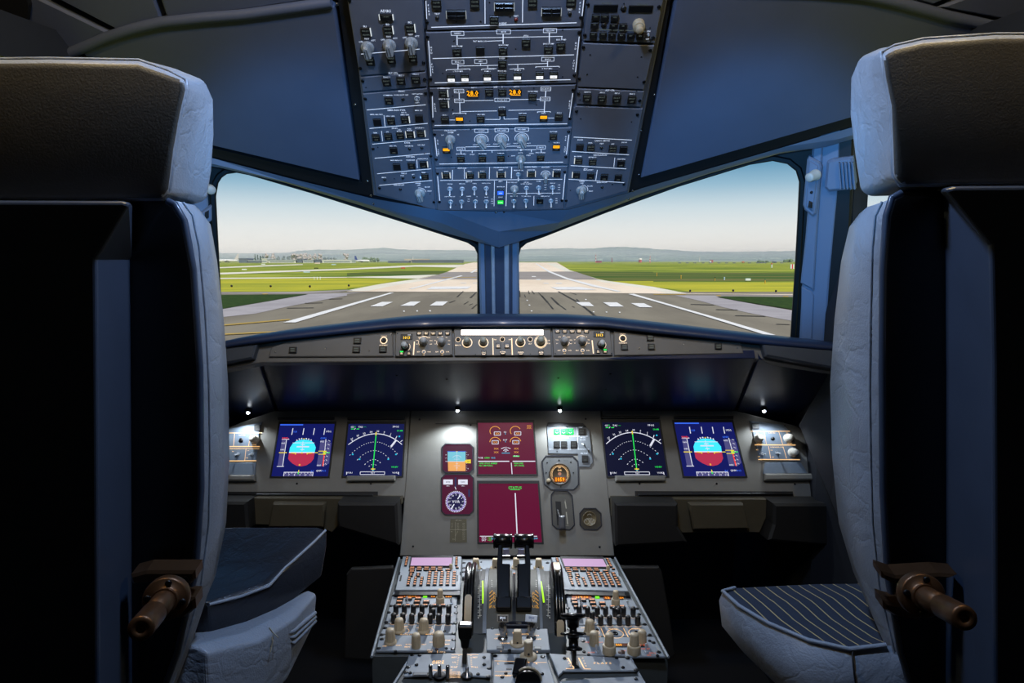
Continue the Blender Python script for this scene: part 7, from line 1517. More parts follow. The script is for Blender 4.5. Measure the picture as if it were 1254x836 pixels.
mb = MB(); mb.lathe(pl, 0, 0, [(0.005, 0.026), (0.0155, 0.027), (0.0165, 0.029), (0.0150, 0.032), (0.0090, 0.034), (0.0090, 0.045), (0.0105, 0.048), (0.0105, 0.052), (0.0235, 0.0535), (0.0245, 0.0555), (0.0225, 0.0575), (0.0075, 0.059), (0.0070, 0.065), (0.0110, 0.067), (0.0118, 0.078), (0.0150, 0.081), (0.0240, 0.0845), (0.0245, 0.088), (0.0225, 0.0905), (0.0003, 0.0915)], M_LEVER, 32); mb.build('grip', t)
P = Panel('pedestal_rear_unit', 'last pedestal panel at the lower right edge of the frame', 'control panel', PED, [ss(990,775),qq(300,800),qq(725,780),qq(800,900),qq(0,900),ss(1010,860)], M_PED, t=0.003, ink=M_PRINTP)
P.screws([qq(670,802)], 0.0036); P.done()
mb = MB(); mb.line(PED, ped(*qq(-20,745)), ped(*qq(715,742)), 0.001, 0.0032, M_PRINT2)
# ================================================================ the airfield ahead
k1 = crop(265, 290, 7.84); k2 = crop(425, 290, 7.6); k3 = crop(630, 290, 7.376); k4 = crop(800, 290, 6.967)
def ground_mat(name, a, b, scale, stretch=(1,1,1), rough=0.9, c=None):
    m = bpy.data.materials.new(name); m.use_nodes = True; nt = m.node_tree; bs = nt.nodes['Principled BSDF']; bs.inputs['Roughness'].default_value = rough; bs.inputs['Specular IOR Level'].default_value = 0.15
    tc = nt.nodes.new('ShaderNodeTexCoord'); mp = nt.nodes.new('ShaderNodeMapping'); mp.inputs['Scale'].default_value = stretch
    nz = nt.nodes.new('ShaderNodeTexNoise'); nz.inputs['Scale'].default_value = scale; nz.inputs['Detail'].default_value = 6; nz.inputs['Roughness'].default_value = 0.65
    nt.links.new(tc.outputs['Object'], mp.inputs[0]); nt.links.new(mp.outputs[0], nz.inputs['Vector'])
    r = nt.nodes.new('ShaderNodeValToRGB'); r.color_ramp.elements[0].position = 0.42; r.color_ramp.elements[1].position = 0.58
    r.color_ramp.elements[0].color = lin(a) + (1,); r.color_ramp.elements[1].color = lin(b) + (1,)
    if c: q = r.color_ramp.elements.new(0.8); q.color = lin(c) + (1,)
    nt.links.new(nz.outputs['Fac'], r.inputs['Fac']); nt.links.new(r.outputs['Color'], bs.inputs['Base Color']); return m
G_GRASS = ground_mat('grass_field', (94, 118, 30), (172, 174, 64), 0.06, (0.25, 1, 1), c=(150, 130, 90))
G_GRASSY = ground_mat('grass_yellow', (188, 180, 50), (156, 158, 46), 0.08, (0.3, 1, 1))
G_GRASSD = ground_mat('grass_dark', (62, 92, 26), (112, 112, 52), 0.05, (0.2, 1, 1), c=(108, 96, 72))
G_GRASSN = ground_mat('grass_near', (38, 58, 10), (56, 76, 16), 1.2)
G_SHADED = ground_mat('runway_shaded', (122, 114, 100), (138, 130, 114), 0.10, (1, 0.2, 1))
G_SUNLIT = ground_mat('runway_sunlit', (228, 208, 184), (240, 222, 200), 0.05, (1, 0.3, 1))
G_SHOUL = ground_mat('shoulder_grey', (158, 152, 154), (170, 164, 166), 0.2)
G_BAND = ground_mat('strip_and_shade', (146, 138, 132), (158, 150, 144), 0.1)
G_PALE = ground_mat('taxiway_pale', (222, 214, 196), (230, 224, 208), 0.05)
G_WHITE = ground_mat('runway_paint', (236, 234, 232), (222, 220, 218), 0.8); G_YELLOW = ground_mat('taxi_paint', (186, 154, 78), (170, 144, 80), 0.8)
G_SKID = ground_mat('tyre_rubber', (60, 57, 54), (80, 76, 70), 0.5)
def gp(mb, pts, z, m): mb.add([atZ(u, v, GZ + z) for u, v in pts], [tuple(range(len(pts)))], m)
mb = MB(); mb.add([(-3000,-60,GZ),(3000,-60,GZ),(3000,1700,GZ),(-3000,1700,GZ)], [(0,1,2,3)], G_GRASS)
gp(mb, [k1(-300,405),k1(40,402),k1(1254,394),k2(0,385),k2(500,400),k2(0,480),k1(1254,500),k1(800,520),k1(-300,530)], 0.02, G_GRASSY)
gp(mb, [k3(860,400),k3(1254,398),k4(0,384),k4(1250,388),k4(1700,390),k4(1700,478),k4(1250,482),k4(400,478),k4(200,450),k3(1254,452)], 0.02, G_GRASSY)
gp(mb, [k3(530,312),k3(1254,314),k4(0,302),k4(1700,306),k4(1700,378),k4(0,378),k3(1254,396),k3(860,396),k3(760,378)], 0.02, G_GRASSD)  # dark polygon stands in for shadow on the right-hand grass
gp(mb, [k2(0,335),k2(500,318),k2(940,318),k2(860,350),k2(0,362)], 0.02, G_GRASSD)
struct(mb.build('ground_grass'))
mb = MB()
gp(mb, [(-2500,357.2),(3700,357.2),(3700,500),(-2500,500)], 0.04, G_SHADED)  # cloud shadow is put into the darker tone of the near pavement
gp(mb, [k2(0,497),k2(300,440),k2(650,392),k2(900,340),k2(1020,285),k2(1100,250),(580,321.2),(682,321.2),k3(500,300),k3(740,380),k3(850,398),k3(1254,450),k4(290,482),k4(1700,492),k4(1700,500),(627,357.3),k2(0,507)], 0.05, G_SUNLIT)  # paler beige paints sunlight onto the far runway
gp(mb, [k3(500,300),k3(540,312),k3(760,382),k3(850,398),k3(1254,450),k4(290,482),k4(120,482),k3(1254,474),k3(800,408),k3(560,345),k3(430,300),k3(290,240),k3(370,239)], 0.055, G_PALE)
gp(mb, [k2(0,497),k2(300,440),k2(640,392),k2(760,396),k2(420,455),k2(200,500),k2(0,505)], 0.055, G_PALE)
gp(mb, [k2(930,326),k3(545,312),k3(765,386),k2(660,394),k2(840,354)], 0.06, G_BAND)  # grey patch paints a cloud shadow across the runway
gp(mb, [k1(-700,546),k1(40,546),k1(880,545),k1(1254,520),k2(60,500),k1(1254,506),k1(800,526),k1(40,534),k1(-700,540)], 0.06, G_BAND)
gp(mb, [k1(880,546),k1(1254,538),k2(200,506),k2(0,530),k1(1254,562),k1(700,665),k1(380,735),k1(50,770),k1(-4000,1580),k1(-4000,1407),k1(50,690),k1(420,628)], 0.06, G_SHOUL)
gp(mb, [k4(180,497),k4(540,500),k4(600,525),k4(900,580),k4(1175,625),k4(4000,1123),k4(4000,1279),k4(1165,712),k4(850,655),k4(600,600),k4(400,545)], 0.06, G_SHOUL)
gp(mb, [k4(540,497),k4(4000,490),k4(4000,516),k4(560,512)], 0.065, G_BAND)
gp(mb, [k1(-100,300),k1(30,290),k1(500,271),k1(830,261),k1(830,268),k1(500,282),k1(30,300),k1(-100,310)], 0.06, G_PALE)
gp(mb, [k1(-100,348),k1(30,344),k1(1254,303),k2(350,275),k2(640,262),k2(1090,258),k2(1020,284),k2(640,276),k2(350,290),k2(0,306),k1(30,360),k1(-100,366)], 0.06, G_PALE)
gp(mb, [k1(-100,396),k1(40,393),k1(1254,384),k2(400,364),k2(840,350),k2(660,388),k2(0,376),k1(1254,391),k1(40,403),k1(-100,406)], 0.06, G_PALE)
W_ = lambda *p: gp(mb, p, 0.09, G_WHITE)
W_(k1(640,820), k2(400,518), k2(438,518), k1(760,820))
W_(k2(575,482), k2(1058,358), k2(1078,362), k2(608,484)); W_(k2(1145,332), k2(1210,294), k2(1210,304), k2(1168,332))
for b in (((215,645),(325,604),(428,604),(330,645)), ((495,640),(590,601),(685,601),(620,640)), ((768,638),(830,600),(940,600),(890,638)), ((740,487),(790,462),(1160,460),(1120,482)), ((1050,430),(1060,425),(1112,425),(1108,430)), ((1168,430),(1172,425),(1212,425),(1212,430))): W_(*[k2(*p) for p in b])
W_(k3(1028,515), k3(1078,513), k4(0,533), k4(500,676), k4(1045,836), k4(960,836), k4(430,672), k4(0,547))
up = [(200,240),(320,308),(480,370),(720,432),(965,490)]; lo = [(930,493),(700,446),(465,380),(305,316),(188,240)]
for i in range(4): W_(k3(*up[i]), k3(*up[i+1]), k3(*lo[3-i]), k3(*lo[4-i]))
for b in (((553,588),(675,588),(720,625),(612,622)), ((800,590),(925,590),(988,628),(865,628)), ((1050,597),(1170,598),(1250,635),(1130,633)), ((330,452),(600,450),(745,478),(385,475)), ((155,354),(190,354),(196,361),(160,361)), ((195,382),(236,382),(244,389),(204,389)), ((256,414),(304,414),(314,420),(266,420)), ((368,414),(424,414),(434,421),(378,421))): W_(*[k3(*p) for p in b])
Y_ = lambda *p: gp(mb, p, 0.09, G_YELLOW)
Y_((200,405.2),(273.6,397.0),(354,390.4),(356,391.4),(273.6,398.6),(200,407.0)); Y_((200,414),(273.6,408.2),(375,403.6),(375,404.6),(273.6,409.8),(200,415.8))
Y_(k4(0,487), k4(280,487), k4(280,492), k4(0,492)); Y_(k4(535,497), k4(578,497), k4(575,504), k4(540,504)); Y_(k1(440,543), k1(495,542), k1(490,550), k1(442,551)); Y_(k2(880,375), k2(1200,374), k2(1200,378), k2(880,380)); Y_(k4(1105,504), k4(1155,504), k4(1150,511), k4(1110,511))
rs = random.Random(3)
for x0, y0, x1, y1, w in ((395,492,560,582,20),(560,582,640,640,18),(640,640,760,738,22),(245,530,300,590,16),(300,590,350,650,12),(330,545,400,610,18),(400,610,465,655,10),(125,485,135,515,8),(155,485,180,515,9),(45,485,50,540,10),(500,500,560,520,10),(520,625,545,635,10),(560,560,590,590,12),(90,520,100,545,6),(215,500,260,545,8)):
    gp(mb, [k3(x0-w*0.3,y0), k3(x0+w*0.5,y0), k3(x1+w*0.6,y1), k3(x1-w*0.5,y1)], 0.08, G_SKID)
for x0, y0, x1, y1, w in ((1080,505,1025,558,14),(1200,515,1150,565,18),(1005,590,955,610,14),(1130,600,1090,625,12),(1210,625,1165,665,14),(1170,620,1140,632,10)):
    gp(mb, [k2(x0-w*0.3,y0), k2(x0+w*0.5,y0), k2(x1+w*0.6,y1), k2(x1-w*0.6,y1)], 0.08, G_SKID)
for x, y in ((530,690),(652,688),(772,688)): W_(k2(x-8,y-5), k2(x+6,y-6), k2(x+8,y+5), k2(x-6,y+6))
for x, y in ((155,668),(715,676),(832,678),(950,680),(135,615),(115,572),(645,565)): W_(k3(x-8,y-4), k3(x+6,y-4), k3(x+8,y+4), k3(x-6,y+4))
for a, b in ((k1(680,680),k1(935,677)), (k1(850,633),k1(1020,630)), (k1(1080,594),k1(1210,591))): gp(mb, [a, b, (b[0], b[1]+0.5), (a[0], a[1]+0.5)], 0.08, G_SKID)
for a, b in ((k4(320,572),k4(520,577)), (k4(535,616),k4(720,620)), (k4(700,668),k4(960,674)), (k4(1050,740),k4(1165,744))): gp(mb, [a, b, (b[0], b[1]+0.6), (a[0], a[1]+0.6)], 0.08, G_SKID)
struct(mb.build('runway_surface'))
mb = MB()
gp(mb, [k1(-4000,556),k1(40,556),k1(880,549),k1(420,628),k1(50,690),k1(-4000,1407)], 0.10, G_GRASSN)
gp(mb, [k4(545,512),k4(600,506),k4(1180,512),k4(4000,516),k4(4000,1104),k4(1175,615),k4(900,572),k4(700,540)], 0.10, G_GRASSN)
struct(mb.build('ground_verge'))
# hills beyond the airfield
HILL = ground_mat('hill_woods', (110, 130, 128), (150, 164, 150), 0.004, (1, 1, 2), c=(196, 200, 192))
def hill(name, pts, Y, seed, base_v=321.4, Y0=1650):
    r = random.Random(seed); mb = MB(); fine = []
    for (u0, v0), (u1, v1) in zip(pts, pts[1:]):
        n = max(2, int((u1-u0)/3))
        for i in range(n): fine.append((u0+(u1-u0)*i/n, v0+(v1-v0)*i/n + r.uniform(-0.35, 0.35)))
    L = []
    for u, v in fine:
        c = atY(u, v, Y); b = atY(u, 321.5, Y0); b.z = GZ - 0.5
        m = b.lerp(c, 0.35); m.z = GZ + (c.z-GZ)*0.22 + r.uniform(0, 4); m2 = b.lerp(c, 0.7); m2.z = GZ + (c.z-GZ)*0.62 + r.uniform(-3, 3)
        L.append([b, m, m2, c, c + Vector((0, 400, -(c.z-GZ)))])
    mb.loft(L, HILL, closed=False, caps=False, smooth=True); return struct(mb.build(name))
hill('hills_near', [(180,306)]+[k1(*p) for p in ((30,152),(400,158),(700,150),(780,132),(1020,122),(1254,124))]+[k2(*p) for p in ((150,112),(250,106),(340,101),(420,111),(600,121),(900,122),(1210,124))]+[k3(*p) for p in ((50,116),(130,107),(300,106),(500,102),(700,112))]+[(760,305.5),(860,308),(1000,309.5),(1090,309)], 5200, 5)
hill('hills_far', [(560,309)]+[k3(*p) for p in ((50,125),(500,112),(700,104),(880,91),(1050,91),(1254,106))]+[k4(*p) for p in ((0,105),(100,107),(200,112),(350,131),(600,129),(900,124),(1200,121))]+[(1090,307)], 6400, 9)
# haze hanging over the far country
mh = bpy.data.materials.new('haze'); mh.use_nodes = True; nt = mh.node_tree; nt.nodes.remove(nt.nodes['Principled BSDF'])
vs = nt.nodes.new('ShaderNodeVolumeScatter'); vs.inputs['Color'].default_value = (0.92, 0.96, 1.0, 1); vs.inputs['Density'].default_value = 0.00024; vs.inputs['Anisotropy'].default_value = -0.35
nt.links.new(vs.outputs[0], nt.nodes['Material Output'].inputs['Volume'])
hz = MB(); hz.box(FX, -6000, 6000, 500, 7600, GZ-2, 52, mh); hz = hz.build('haze'); hz['kind'] = 'stuff'; tag(hz, 'pale haze hanging over the hills beyond the airfield', 'haze'); hz['kind'] = 'stuff'
# small things on the field ------------------------------------------------------
def mpp(q):
    r = ray(*q); t = (GZ - 1.30)/r.z; return t/F, CAM + r*t
def up(P): return Pl(P, (1,0,0), (0,0,1))
ORD = ('first','second','third','fourth','fifth','sixth','seventh','eighth','ninth','tenth','eleventh','twelfth','thirteenth','fourteenth','fifteenth')
M_POST = mat('lamp_post_yellow', (206, 160, 40), 0.6)
LT = [(k1(147,492),'first black edge light from the left on the grass'),(k1(522,494),'second black edge light from the left on the grass'),(k1(898,496),'third black edge light from the left on the grass'),(k2(17,472),'fourth black edge light from the left, at the runway corner'),(k4(314,478),'black edge light on the right grass nearest the runway'),(k4(681,476),'middle black edge light of three on the right grass'),(k4(1046,480),'black edge light on the right grass nearest the window frame')]
for q, lb in LT:
    s, P = mpp(q); t = thing('edge_light', lb, 'light', P, 'airfield edge lights'); pl = FX
    mb = MB(); g = Pl(P, (1,0,0), (0,1,0)); mb.lathe(g, 0, 0, [(0.07, 0), (0.05, 0.02), (0.04, s*1.6)], M_POST, 8); mb.build('stem', t)
    mb = MB(); mb.lathe(g, 0, 0, [(s*0.5, s*1.4), (s*1.2, s*2.0), (s*1.3, s*3.0), (s*0.9, s*3.9), (0.01, s*4.1)], M_BLACK, 12); mb.build('lamp_head', t)
def sign(q, wpx, hpx, m, lb, leg=0.35):
    s, P = mpp(q); t = thing('taxiway_sign', lb, 'sign', P, 'airfield signs'); w, h = wpx*s, hpx*s; g = up(P)
    mb = MB(); mb.box(g, -w/2, w/2, h*leg, h, -0.15, 0.15, m, 0.01); mb.build('board', t)
    for sx_ in (-0.35, 0.35): mb = MB(); mb.box(g, w*sx_-0.05, w*sx_+0.05, 0, h*leg, -0.05, 0.05, M_DARK); mb.build('leg', t)
    return t
SG_W = mat('sign_white', (226, 232, 232), 0.5); SG_B = mat('sign_black', (24, 24, 24), 0.5); SG_P = mat('sign_pink', (228, 206, 190), 0.5); SG_C = mat('sign_pale_blue', (190, 214, 226), 0.5); SG_R = mat('sign_red', (206, 52, 58), 0.5)
sign(k1(268,322), 5.8, 1.9, SG_W, 'white airfield sign at far left between two taxiway strips'); sign(k1(450,271), 4.9, 1.7, SG_W, 'white airfield sign on the topmost taxiway strip, left window'); sign(k1(868,347), 7.6, 1.9, SG_C, 'pale blue sign just below the middle taxiway strip'); sign(k1(958,307), 5.1, 1.5, SG_B, 'black airfield sign just above the middle taxiway strip')
sign(k1(970,264), 6.4, 2.3, SG_P, 'pinkish sign near the horizon in the left window'); sign(k1(1127,274), 5.4, 1.7, SG_C, 'pale blue sign near the horizon in the left window'); sign(k2(522,298), 5.0, 1.8, SG_R, 'red airfield sign on the grass in the left window'); sign(k4(807,382), 6.2, 4.0, SG_W, 'white airfield sign on the grass in the right window')
def post(q, hpx, m, lb, wpx=1.0, top=None):
    s, P = mpp(q); g = Pl(P, (1,0,0), (0,1,0)); t = thing('marker_post', lb, 'post', P, 'marker posts'); mb = MB(); mb.lathe(g, 0, 0, [(s*wpx*0.6, 0), (s*wpx*0.5, s*hpx*0.6), (s*wpx*0.4, s*hpx)], m, 8); mb.build('shaft', t)
    mb = MB(); mb.lathe(g, 0, 0, [(s*wpx*0.6, s*hpx), (s*wpx*0.6, s*(hpx+1.2)), (0.01, s*(hpx+1.3))], top or m, 8); mb.build('cap', t)
post(k4(236,357), 3.0, M_POST, 'yellow marker post second from the left, right window'); post(k4(526,376), 3.6, M_POST, 'yellow marker post with dark cap left of the white sign', 0.8, M_BLACK); post(k4(953,398), 4.4, M_POST, 'tall yellow marker post right of the white sign', 1.2, mat('post_green', (40, 90, 60), 0.6)); post(k4(30,336), 3.0, M_POST, 'yellow marker post farthest left in the right window', 0.8); post(k4(606,368), 2.4, SG_C, 'short pale blue post left of the white sign', 1.4); post(k4(1010,262), 4.0, SG_W, 'white post near the horizon at far right', 1.4, SG_R)
for i, x in enumerate((940,968,997)): post(k1(x,410), 2.2, SG_W, ORD[i] + ' of three small pale posts under the lowest taxiway strip', 0.7)
s, P = mpp(k4(1184,272)); t = thing('red_white_board', 'red and white striped board beside the right window frame', 'board', P); g = up(P)
for i in range(3): mb = MB(); mb.box(g, (-2.2+i*1.5)*s, (-0.7+i*1.5)*s, 0, 5.6*s, -0.3, 0.3, SG_R if i == 1 else SG_W); mb.build('stripe_panel', t)
# airliners on the apron
def airliner(label, nose, tail, base_v, hpx, tailm, fin_h, fin_dx):
    """side-on airliner between two picture columns standing at the far apron"""
    s, P = mpp(((nose+tail)/2, base_v)); t = thing('airliner', label, 'airliner', P, 'parked airliners'); L = (tail-nose)*s; R = hpx*s*0.5; pl = Pl(P + Vector((0,0,R*1.5)), (0,1,0), (0,0,1))
    M_FUS = mat('airliner_white', (226, 226, 226), 0.4)
    mb = MB(); n = 14; sg = 1 if tail > nose else -1; L = abs(L)
    prof = [(R*r, sg*(x-0.5)*L) for x, r in ((0,0.05),(0.03,0.5),(0.08,0.85),(0.15,1),(0.65,1),(0.85,0.7),(1.0,0.15))]
    if sg < 0: prof = prof
    mb.lathe(pl, 0, 0, prof, M_FUS, n); mb.build('fuselage', t)
    xt = P.x + sg*L*0.5; mb = MB(); g = Pl((0, P.y, P.z), (1,0,0), (0,0,1)); z0 = R*2.2
    mb.poly(g, [(xt - sg*L*0.20, z0), (xt + sg*L*0.0, z0), (xt + sg*fin_dx*s, z0 + fin_h*s), (xt + sg*(fin_dx-1.6)*s, z0 + fin_h*s)], -0.3, 0.3, tailm); mb.build('tail_fin', t)
    for d in (-1, 1):
        mb = MB(); c = P + Vector((0, 0, R*1.2)); mb.loft([[c + Vector((x, 0, z)) for x, z in ((-L*.08,0),(L*.08,0),(L*.08,0.5),(-L*.08,0.5))], [c + Vector((sg*L*.15 + x, d*L*0.45, 1.0 + z)) for x, z in ((-L*.02,0),(L*.02,0),(L*.02,0.3),(-L*.02,0.3))]], M_FUS); mb.build('wing', t)
        mb = MB(); mb.lathe(Pl(P + Vector((-sg*L*.03, d*L*.16, R*0.75)), (0,1,0), (0,0,1)), 0, 0, [(R*.3, -L*.05), (R*.4, -L*.04), (R*.4, 0.03*L), (R*.2, 0.05*L)], M_DARK, 10); mb.build('engine', t)
    for x in (-0.35, 0.05): mb = MB(); mb.box(up(P + Vector((sg*x*L, 0, 0))), -0.4, 0.4, 0, R*0.8, -0.4, 0.4, M_DARK); mb.build('landing_gear', t)
airliner('white airliner with a tall pale tail at the far left of the horizon', 266, 292, 321.6, 3.4, mat('fin_pale', (214, 206, 204), 0.5), 7.0, 1.0)
airliner('white airliner with a dark blue tail on the horizon in the left window', 453, 434.5, 321.6, 3.0, mat('fin_blue', (40, 66, 132), 0.5), 5.0, 0.0)
def building(label, u0, u1, v0, base, m, roofm, kind=0):
    s, P = mpp(((u0+u1)/2, base)); w = (u1-u0)*s*0.93; h = (base-v0)*s; t = thing('terminal_building' if kind == 0 else 'hangar', label, 'building', P, 'airport buildings'); g = up(P)
    mb = MB(); mb.box(g, -w/2, w/2, 0, h, -25, 0, m); mb.build('wall', t)
    mb = MB()
    if kind: mb.poly(g, [(-w/2-1, h), (w/2+1, h), (w*0.3, h*1.25), (-w*0.3, h*1.25)], -25.5, 0.5, roofm)
    else: mb.box(g, -w/2-0.6, w/2+0.6, h, h+1.2, -25.6, 0.6, roofm)
    mb.build('roof', t); mb = MB()
    mb.box(g, -w*0.44, w*0.44, h*0.30, h*0.55, 0, 0.3, mat('bldg_glass', (92, 112, 130), 0.3)); mb.build('window_band', t)
B1 = mat('bldg_grey', (150, 160, 166), 0.7); B2 = mat('bldg_white', (214, 216, 212), 0.7); B3 = mat('bldg_dark', (96, 106, 120), 0.7); B4 = mat('bldg_pink', (206, 188, 174), 0.7)
for lb, a, b, v0, m, r, kd in (('low dark building behind the leftmost airliner', k1(215,0)[0], k1(300,0)[0], 317.2, B3, B3, 0), ('white block building near the dark conifers on the horizon', k1(435,0)[0], k1(488,0)[0], 317.4, B2, B2, 0), ('long low grey building left of the white block on the horizon', k1(300,0)[0], k1(432,0)[0], 319.4, B3, B1, 0), ('long pale building right of the white block on the horizon', k1(490,0)[0], k1(770,0)[0], 319.0, B2, B1, 0), ('dark square building under the middle bare trees', k1(775,0)[0], k1(822,0)[0], 317.6, B3, B3, 0), ('pale low building under the right bare trees', k1(830,0)[0], k1(935,0)[0], 319.0, B2, B1, 0), ('small dark hangar at the right end of the bare trees', k1(940,0)[0], k1(1000,0)[0], 318.4, B3, B3, 1), ('white low building just left of the blue tailed airliner', k1(1005,0)[0], k2(55,0)[0], 319.0, B2, B2, 0), ('long dark building nearest the runway end, left window', k2(585,0)[0], k2(1092,0)[0], 319.2, B3, B3, 0), ('dark building left of the long dark one near the runway end', k2(372,0)[0], k2(580,0)[0], 319.6, B3, B1, 0)):
    building(lb, a, b, v0, 321.7, m, r, kd)
s, P = mpp((k2(645,0)[0], 321.0)); building('pinkish roofed hall behind the long dark building', k2(525,0)[0], k2(765,0)[0], 317.6, 320.9, B4, B4, 0)
# trees on the horizon
T_DK = ground_mat('tree_conifer', (58, 82, 72), (78, 98, 82), 0.6); T_BR = ground_mat('tree_bare_hazy', (172, 164, 164), (190, 182, 180), 0.6); T_GR = ground_mat('tree_green', (92, 116, 84), (114, 134, 96), 0.6); T_BL = ground_mat('tree_dull', (104, 120, 126), (126, 138, 140), 0.6); T_TR = mat('tree_trunk', (80, 68, 60), 0.9)  # bare tree tones are paled to carry distance haze
def tree(label, u, wpx, v0, base, m, seed, tall=False):
    s, P = mpp((u, base)); w, h = wpx*s, (base-v0)*s; t = thing('tree', label, 'tree', P, 'trees along the horizon'); r = random.Random(seed)
    mb = MB(); g = Pl(P, (1,0,0), (0,1,0)); mb.lathe(g, 0, 0, [(w*.06, 0), (w*.04, h*0.5)], T_TR, 6); mb.build('trunk', t)
    mb = MB()
    for i in range(11):
        a = r.uniform(0, 6.28); q = r.uniform(0.0, 0.32); z = r.uniform(0.25, 0.82)
        if tall: q *= (1-z)*0.9
        rr_ = w*(0.20 if not tall else 0.26*(1.15-z)); c = Vector((math.cos(a)*q*w, math.sin(a)*q*w, z*h))
        n, mm = 8, 5; L = []
        for j in range(mm+1):
            th = math.pi*j/mm; L.append([P + c + Vector((math.sin(th)*math.cos(6.283*k/n)*rr_*r.uniform(.8,1.2) + 1e-4*math.cos(6.283*k/n), math.sin(th)*math.sin(6.283*k/n)*rr_ + 1e-4*math.sin(6.283*k/n), -math.cos(th)*rr_*(1.6 if tall else 1.0)*r.uniform(.9,1.15))) for k in range(n)])
        mb.loft(L, m, caps=False, smooth=True)
    mb.build('crown', t)
for i, (x, w, y) in enumerate(((374,26,152),(398,24,155),(428,28,152),(450,26,150))): tree(ORD[i] + ' dark conifer from the left on the horizon', k1(x,0)[0], w/7.84*1.25, 290+y/7.84, 321.4, T_DK, i, True)
for i, (x, w, y) in enumerate(((485,48,150),(540,54,148),(745,56,146),(800,58,150),(852,56,148),(905,50,152),(950,50,150),(1000,52,152),(1245,50,150))): tree(ORD[i] + ' bare pinkish tree from the left on the horizon', k1(x,0)[0], w/7.84*1.2, 290+y/7.84, 321.2, T_BR, 20+i)
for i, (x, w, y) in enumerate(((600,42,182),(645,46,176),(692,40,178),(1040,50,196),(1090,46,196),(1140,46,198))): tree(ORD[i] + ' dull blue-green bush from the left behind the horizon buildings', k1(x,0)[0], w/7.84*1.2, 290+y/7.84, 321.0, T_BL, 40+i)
for i, (x, w, y) in enumerate(((155,44,184),(190,40,186),(225,40,188),(258,40,192),(288,30,194))): tree(ORD[i] + ' green tree from the left behind the blue tailed airliner', k2(x,0)[0], w/7.6*1.2, 290+y/7.6, 320.9, T_GR, 60+i)
for i, (x, w, y) in enumerate(((905,36,205),(935,30,208),(970,34,206),(1130,40,196),(1170,44,192))): tree(ORD[i] + ' low green tree from the left at the far right horizon', k4(x,0)[0], w/6.967*1.2, 290+y/6.967, 321.2, T_GR, 80+i)
# masts and small structures on the right horizon
def mast(label, u, v0, base, wpx, m1, m2):
    s, P = mpp((u, base)); h = (base-v0)*s; t = thing('mast', label, 'mast', P, 'masts on the horizon'); w = wpx*s
    for i in range(6):
        mb = MB(); k = 1 - i*0.1; mb.box(Pl(P, (1,0,0), (0,1,0)), -w/2*k, w/2*k, -w/2*k, w/2*k, h*i/6, h*(i+1)/6, m1 if i % 2 == 0 else m2); mb.build('mast_section', t)
MR = mat('mast_red', (190, 96, 100), 0.6); MW = mat('mast_white', (222, 218, 214), 0.6)
mast('red and white lattice mast over the red box, right window', k3(735,0)[0], 310.2, 321.5, 1.0, MR, MW); mast('faint red and white mast at the middle of the right window', k3(1224,0)[0], 312.4, 321.5, 1.3, MR, MW); mast('thin dark mast left of the tank', k3(880,0)[0], 315.5, 321.0, 1.2, MR, mat('mast_dark', (110, 80, 90), 0.6)); mast('thin pale mast in the haze right of the tanks', k4(395,0)[0], 314.0, 321.0, 0.8, MW, MW); mast('thin tall mast on the hilltop near the centre post', k3(355,0)[0], 300.8, 304.6, 0.8, B3, B3) if False else None
mast('faint pale mast left of the long dark building', k2(615,0)[0], 313.4, 321.0, 0.9, MW, MW)
s, P = mpp((k3(762,0)[0], 321.5)); t = thing('equipment_shelter', 'dark red equipment shelter at the foot of the red and white mast', 'shelter', P); mb = MB(); mb.box(up(P), -3.5*s, 3.5*s, 0, 1.7*s, -3, 0, mat('shelter_red', (150, 60, 84), 0.6)); mb.build('wall', t); mb = MB(); mb.box(up(P), -3.7*s, 3.7*s, 1.7*s, 2.1*s, -3.3, 0.3, mat('shelter_roof', (120, 56, 76), 0.6)); mb.build('roof', t)
s, P = mpp((k3(1135,0)[0], 321.4)); t = thing('water_tank', 'white and red round tank on the horizon in the right window', 'tank', P); mb = MB(); g = Pl(P, (1,0,0), (0,1,0)); mb.lathe(g, 0, 0, [(2.0*s, 0), (2.0*s, 3.4*s)], MR, 16); mb.build('base_drum', t); mb = MB(); mb.lathe(g, 0, 0, [(2.2*s, 3.4*s), (2.2*s, 5.0*s), (0.1, 5.6*s)], MW, 16); mb.build('top_drum', t)
for x, m, lb in ((490,MW,'pale tower block with red bands, left of the pair on the horizon'),(505,MR,'reddish tower block, right of the pair on the horizon')):
    s, P = mpp((k4(x,0)[0], 321.4)); t = thing('control_hut', lb, 'hut', P); mb = MB(); mb.box(up(P), -0.8*s, 0.8*s, 0, 2.4*s, -2, 0, m); mb.build('wall', t); mb = MB(); mb.box(up(P), -1.0*s, 1.0*s, 2.4*s, 3.1*s, -2.3, 0.3, MR); mb.build('roof', t)
def truck(label, x, m, wpx, hpx):
    s, P = mpp((k4(x,0)[0], 322.0)); t = thing('service_truck', label, 'truck', P, 'vehicles on the far road'); g = up(P); w, h = wpx*s, hpx*s
    mb = MB(); mb.box(g, -w*.5, w*.2, h*.22, h, -1.2, 1.2, m, 0.05); mb.build('cargo_box', t); mb = MB(); mb.box(g, w*.22, w*.5, h*.22, h*.75, -1.1, 1.1, m, 0.1); mb.build('cab', t)
    for xx in (-.35, .35): mb = MB(); mb.lathe(Pl(P + Vector((w*xx, -1.25, h*.2)), (1,0,0), (0,0,1)), 0, 0, [(h*.2, -0.2), (h*.2, 0.2)], M_BLACK, 10); mb.build('wheel', t)
truck('orange service truck on the far road in the right window', 766, mat('truck_orange', (216, 128, 48), 0.5), 2.8, 2.2)
truck('dark service truck at the far right of the horizon, left of a pair', 1024, B3, 2.4, 2.4); truck('dark service truck at the far right of the horizon, right of a pair', 1043, B3, 2.2, 2.2)
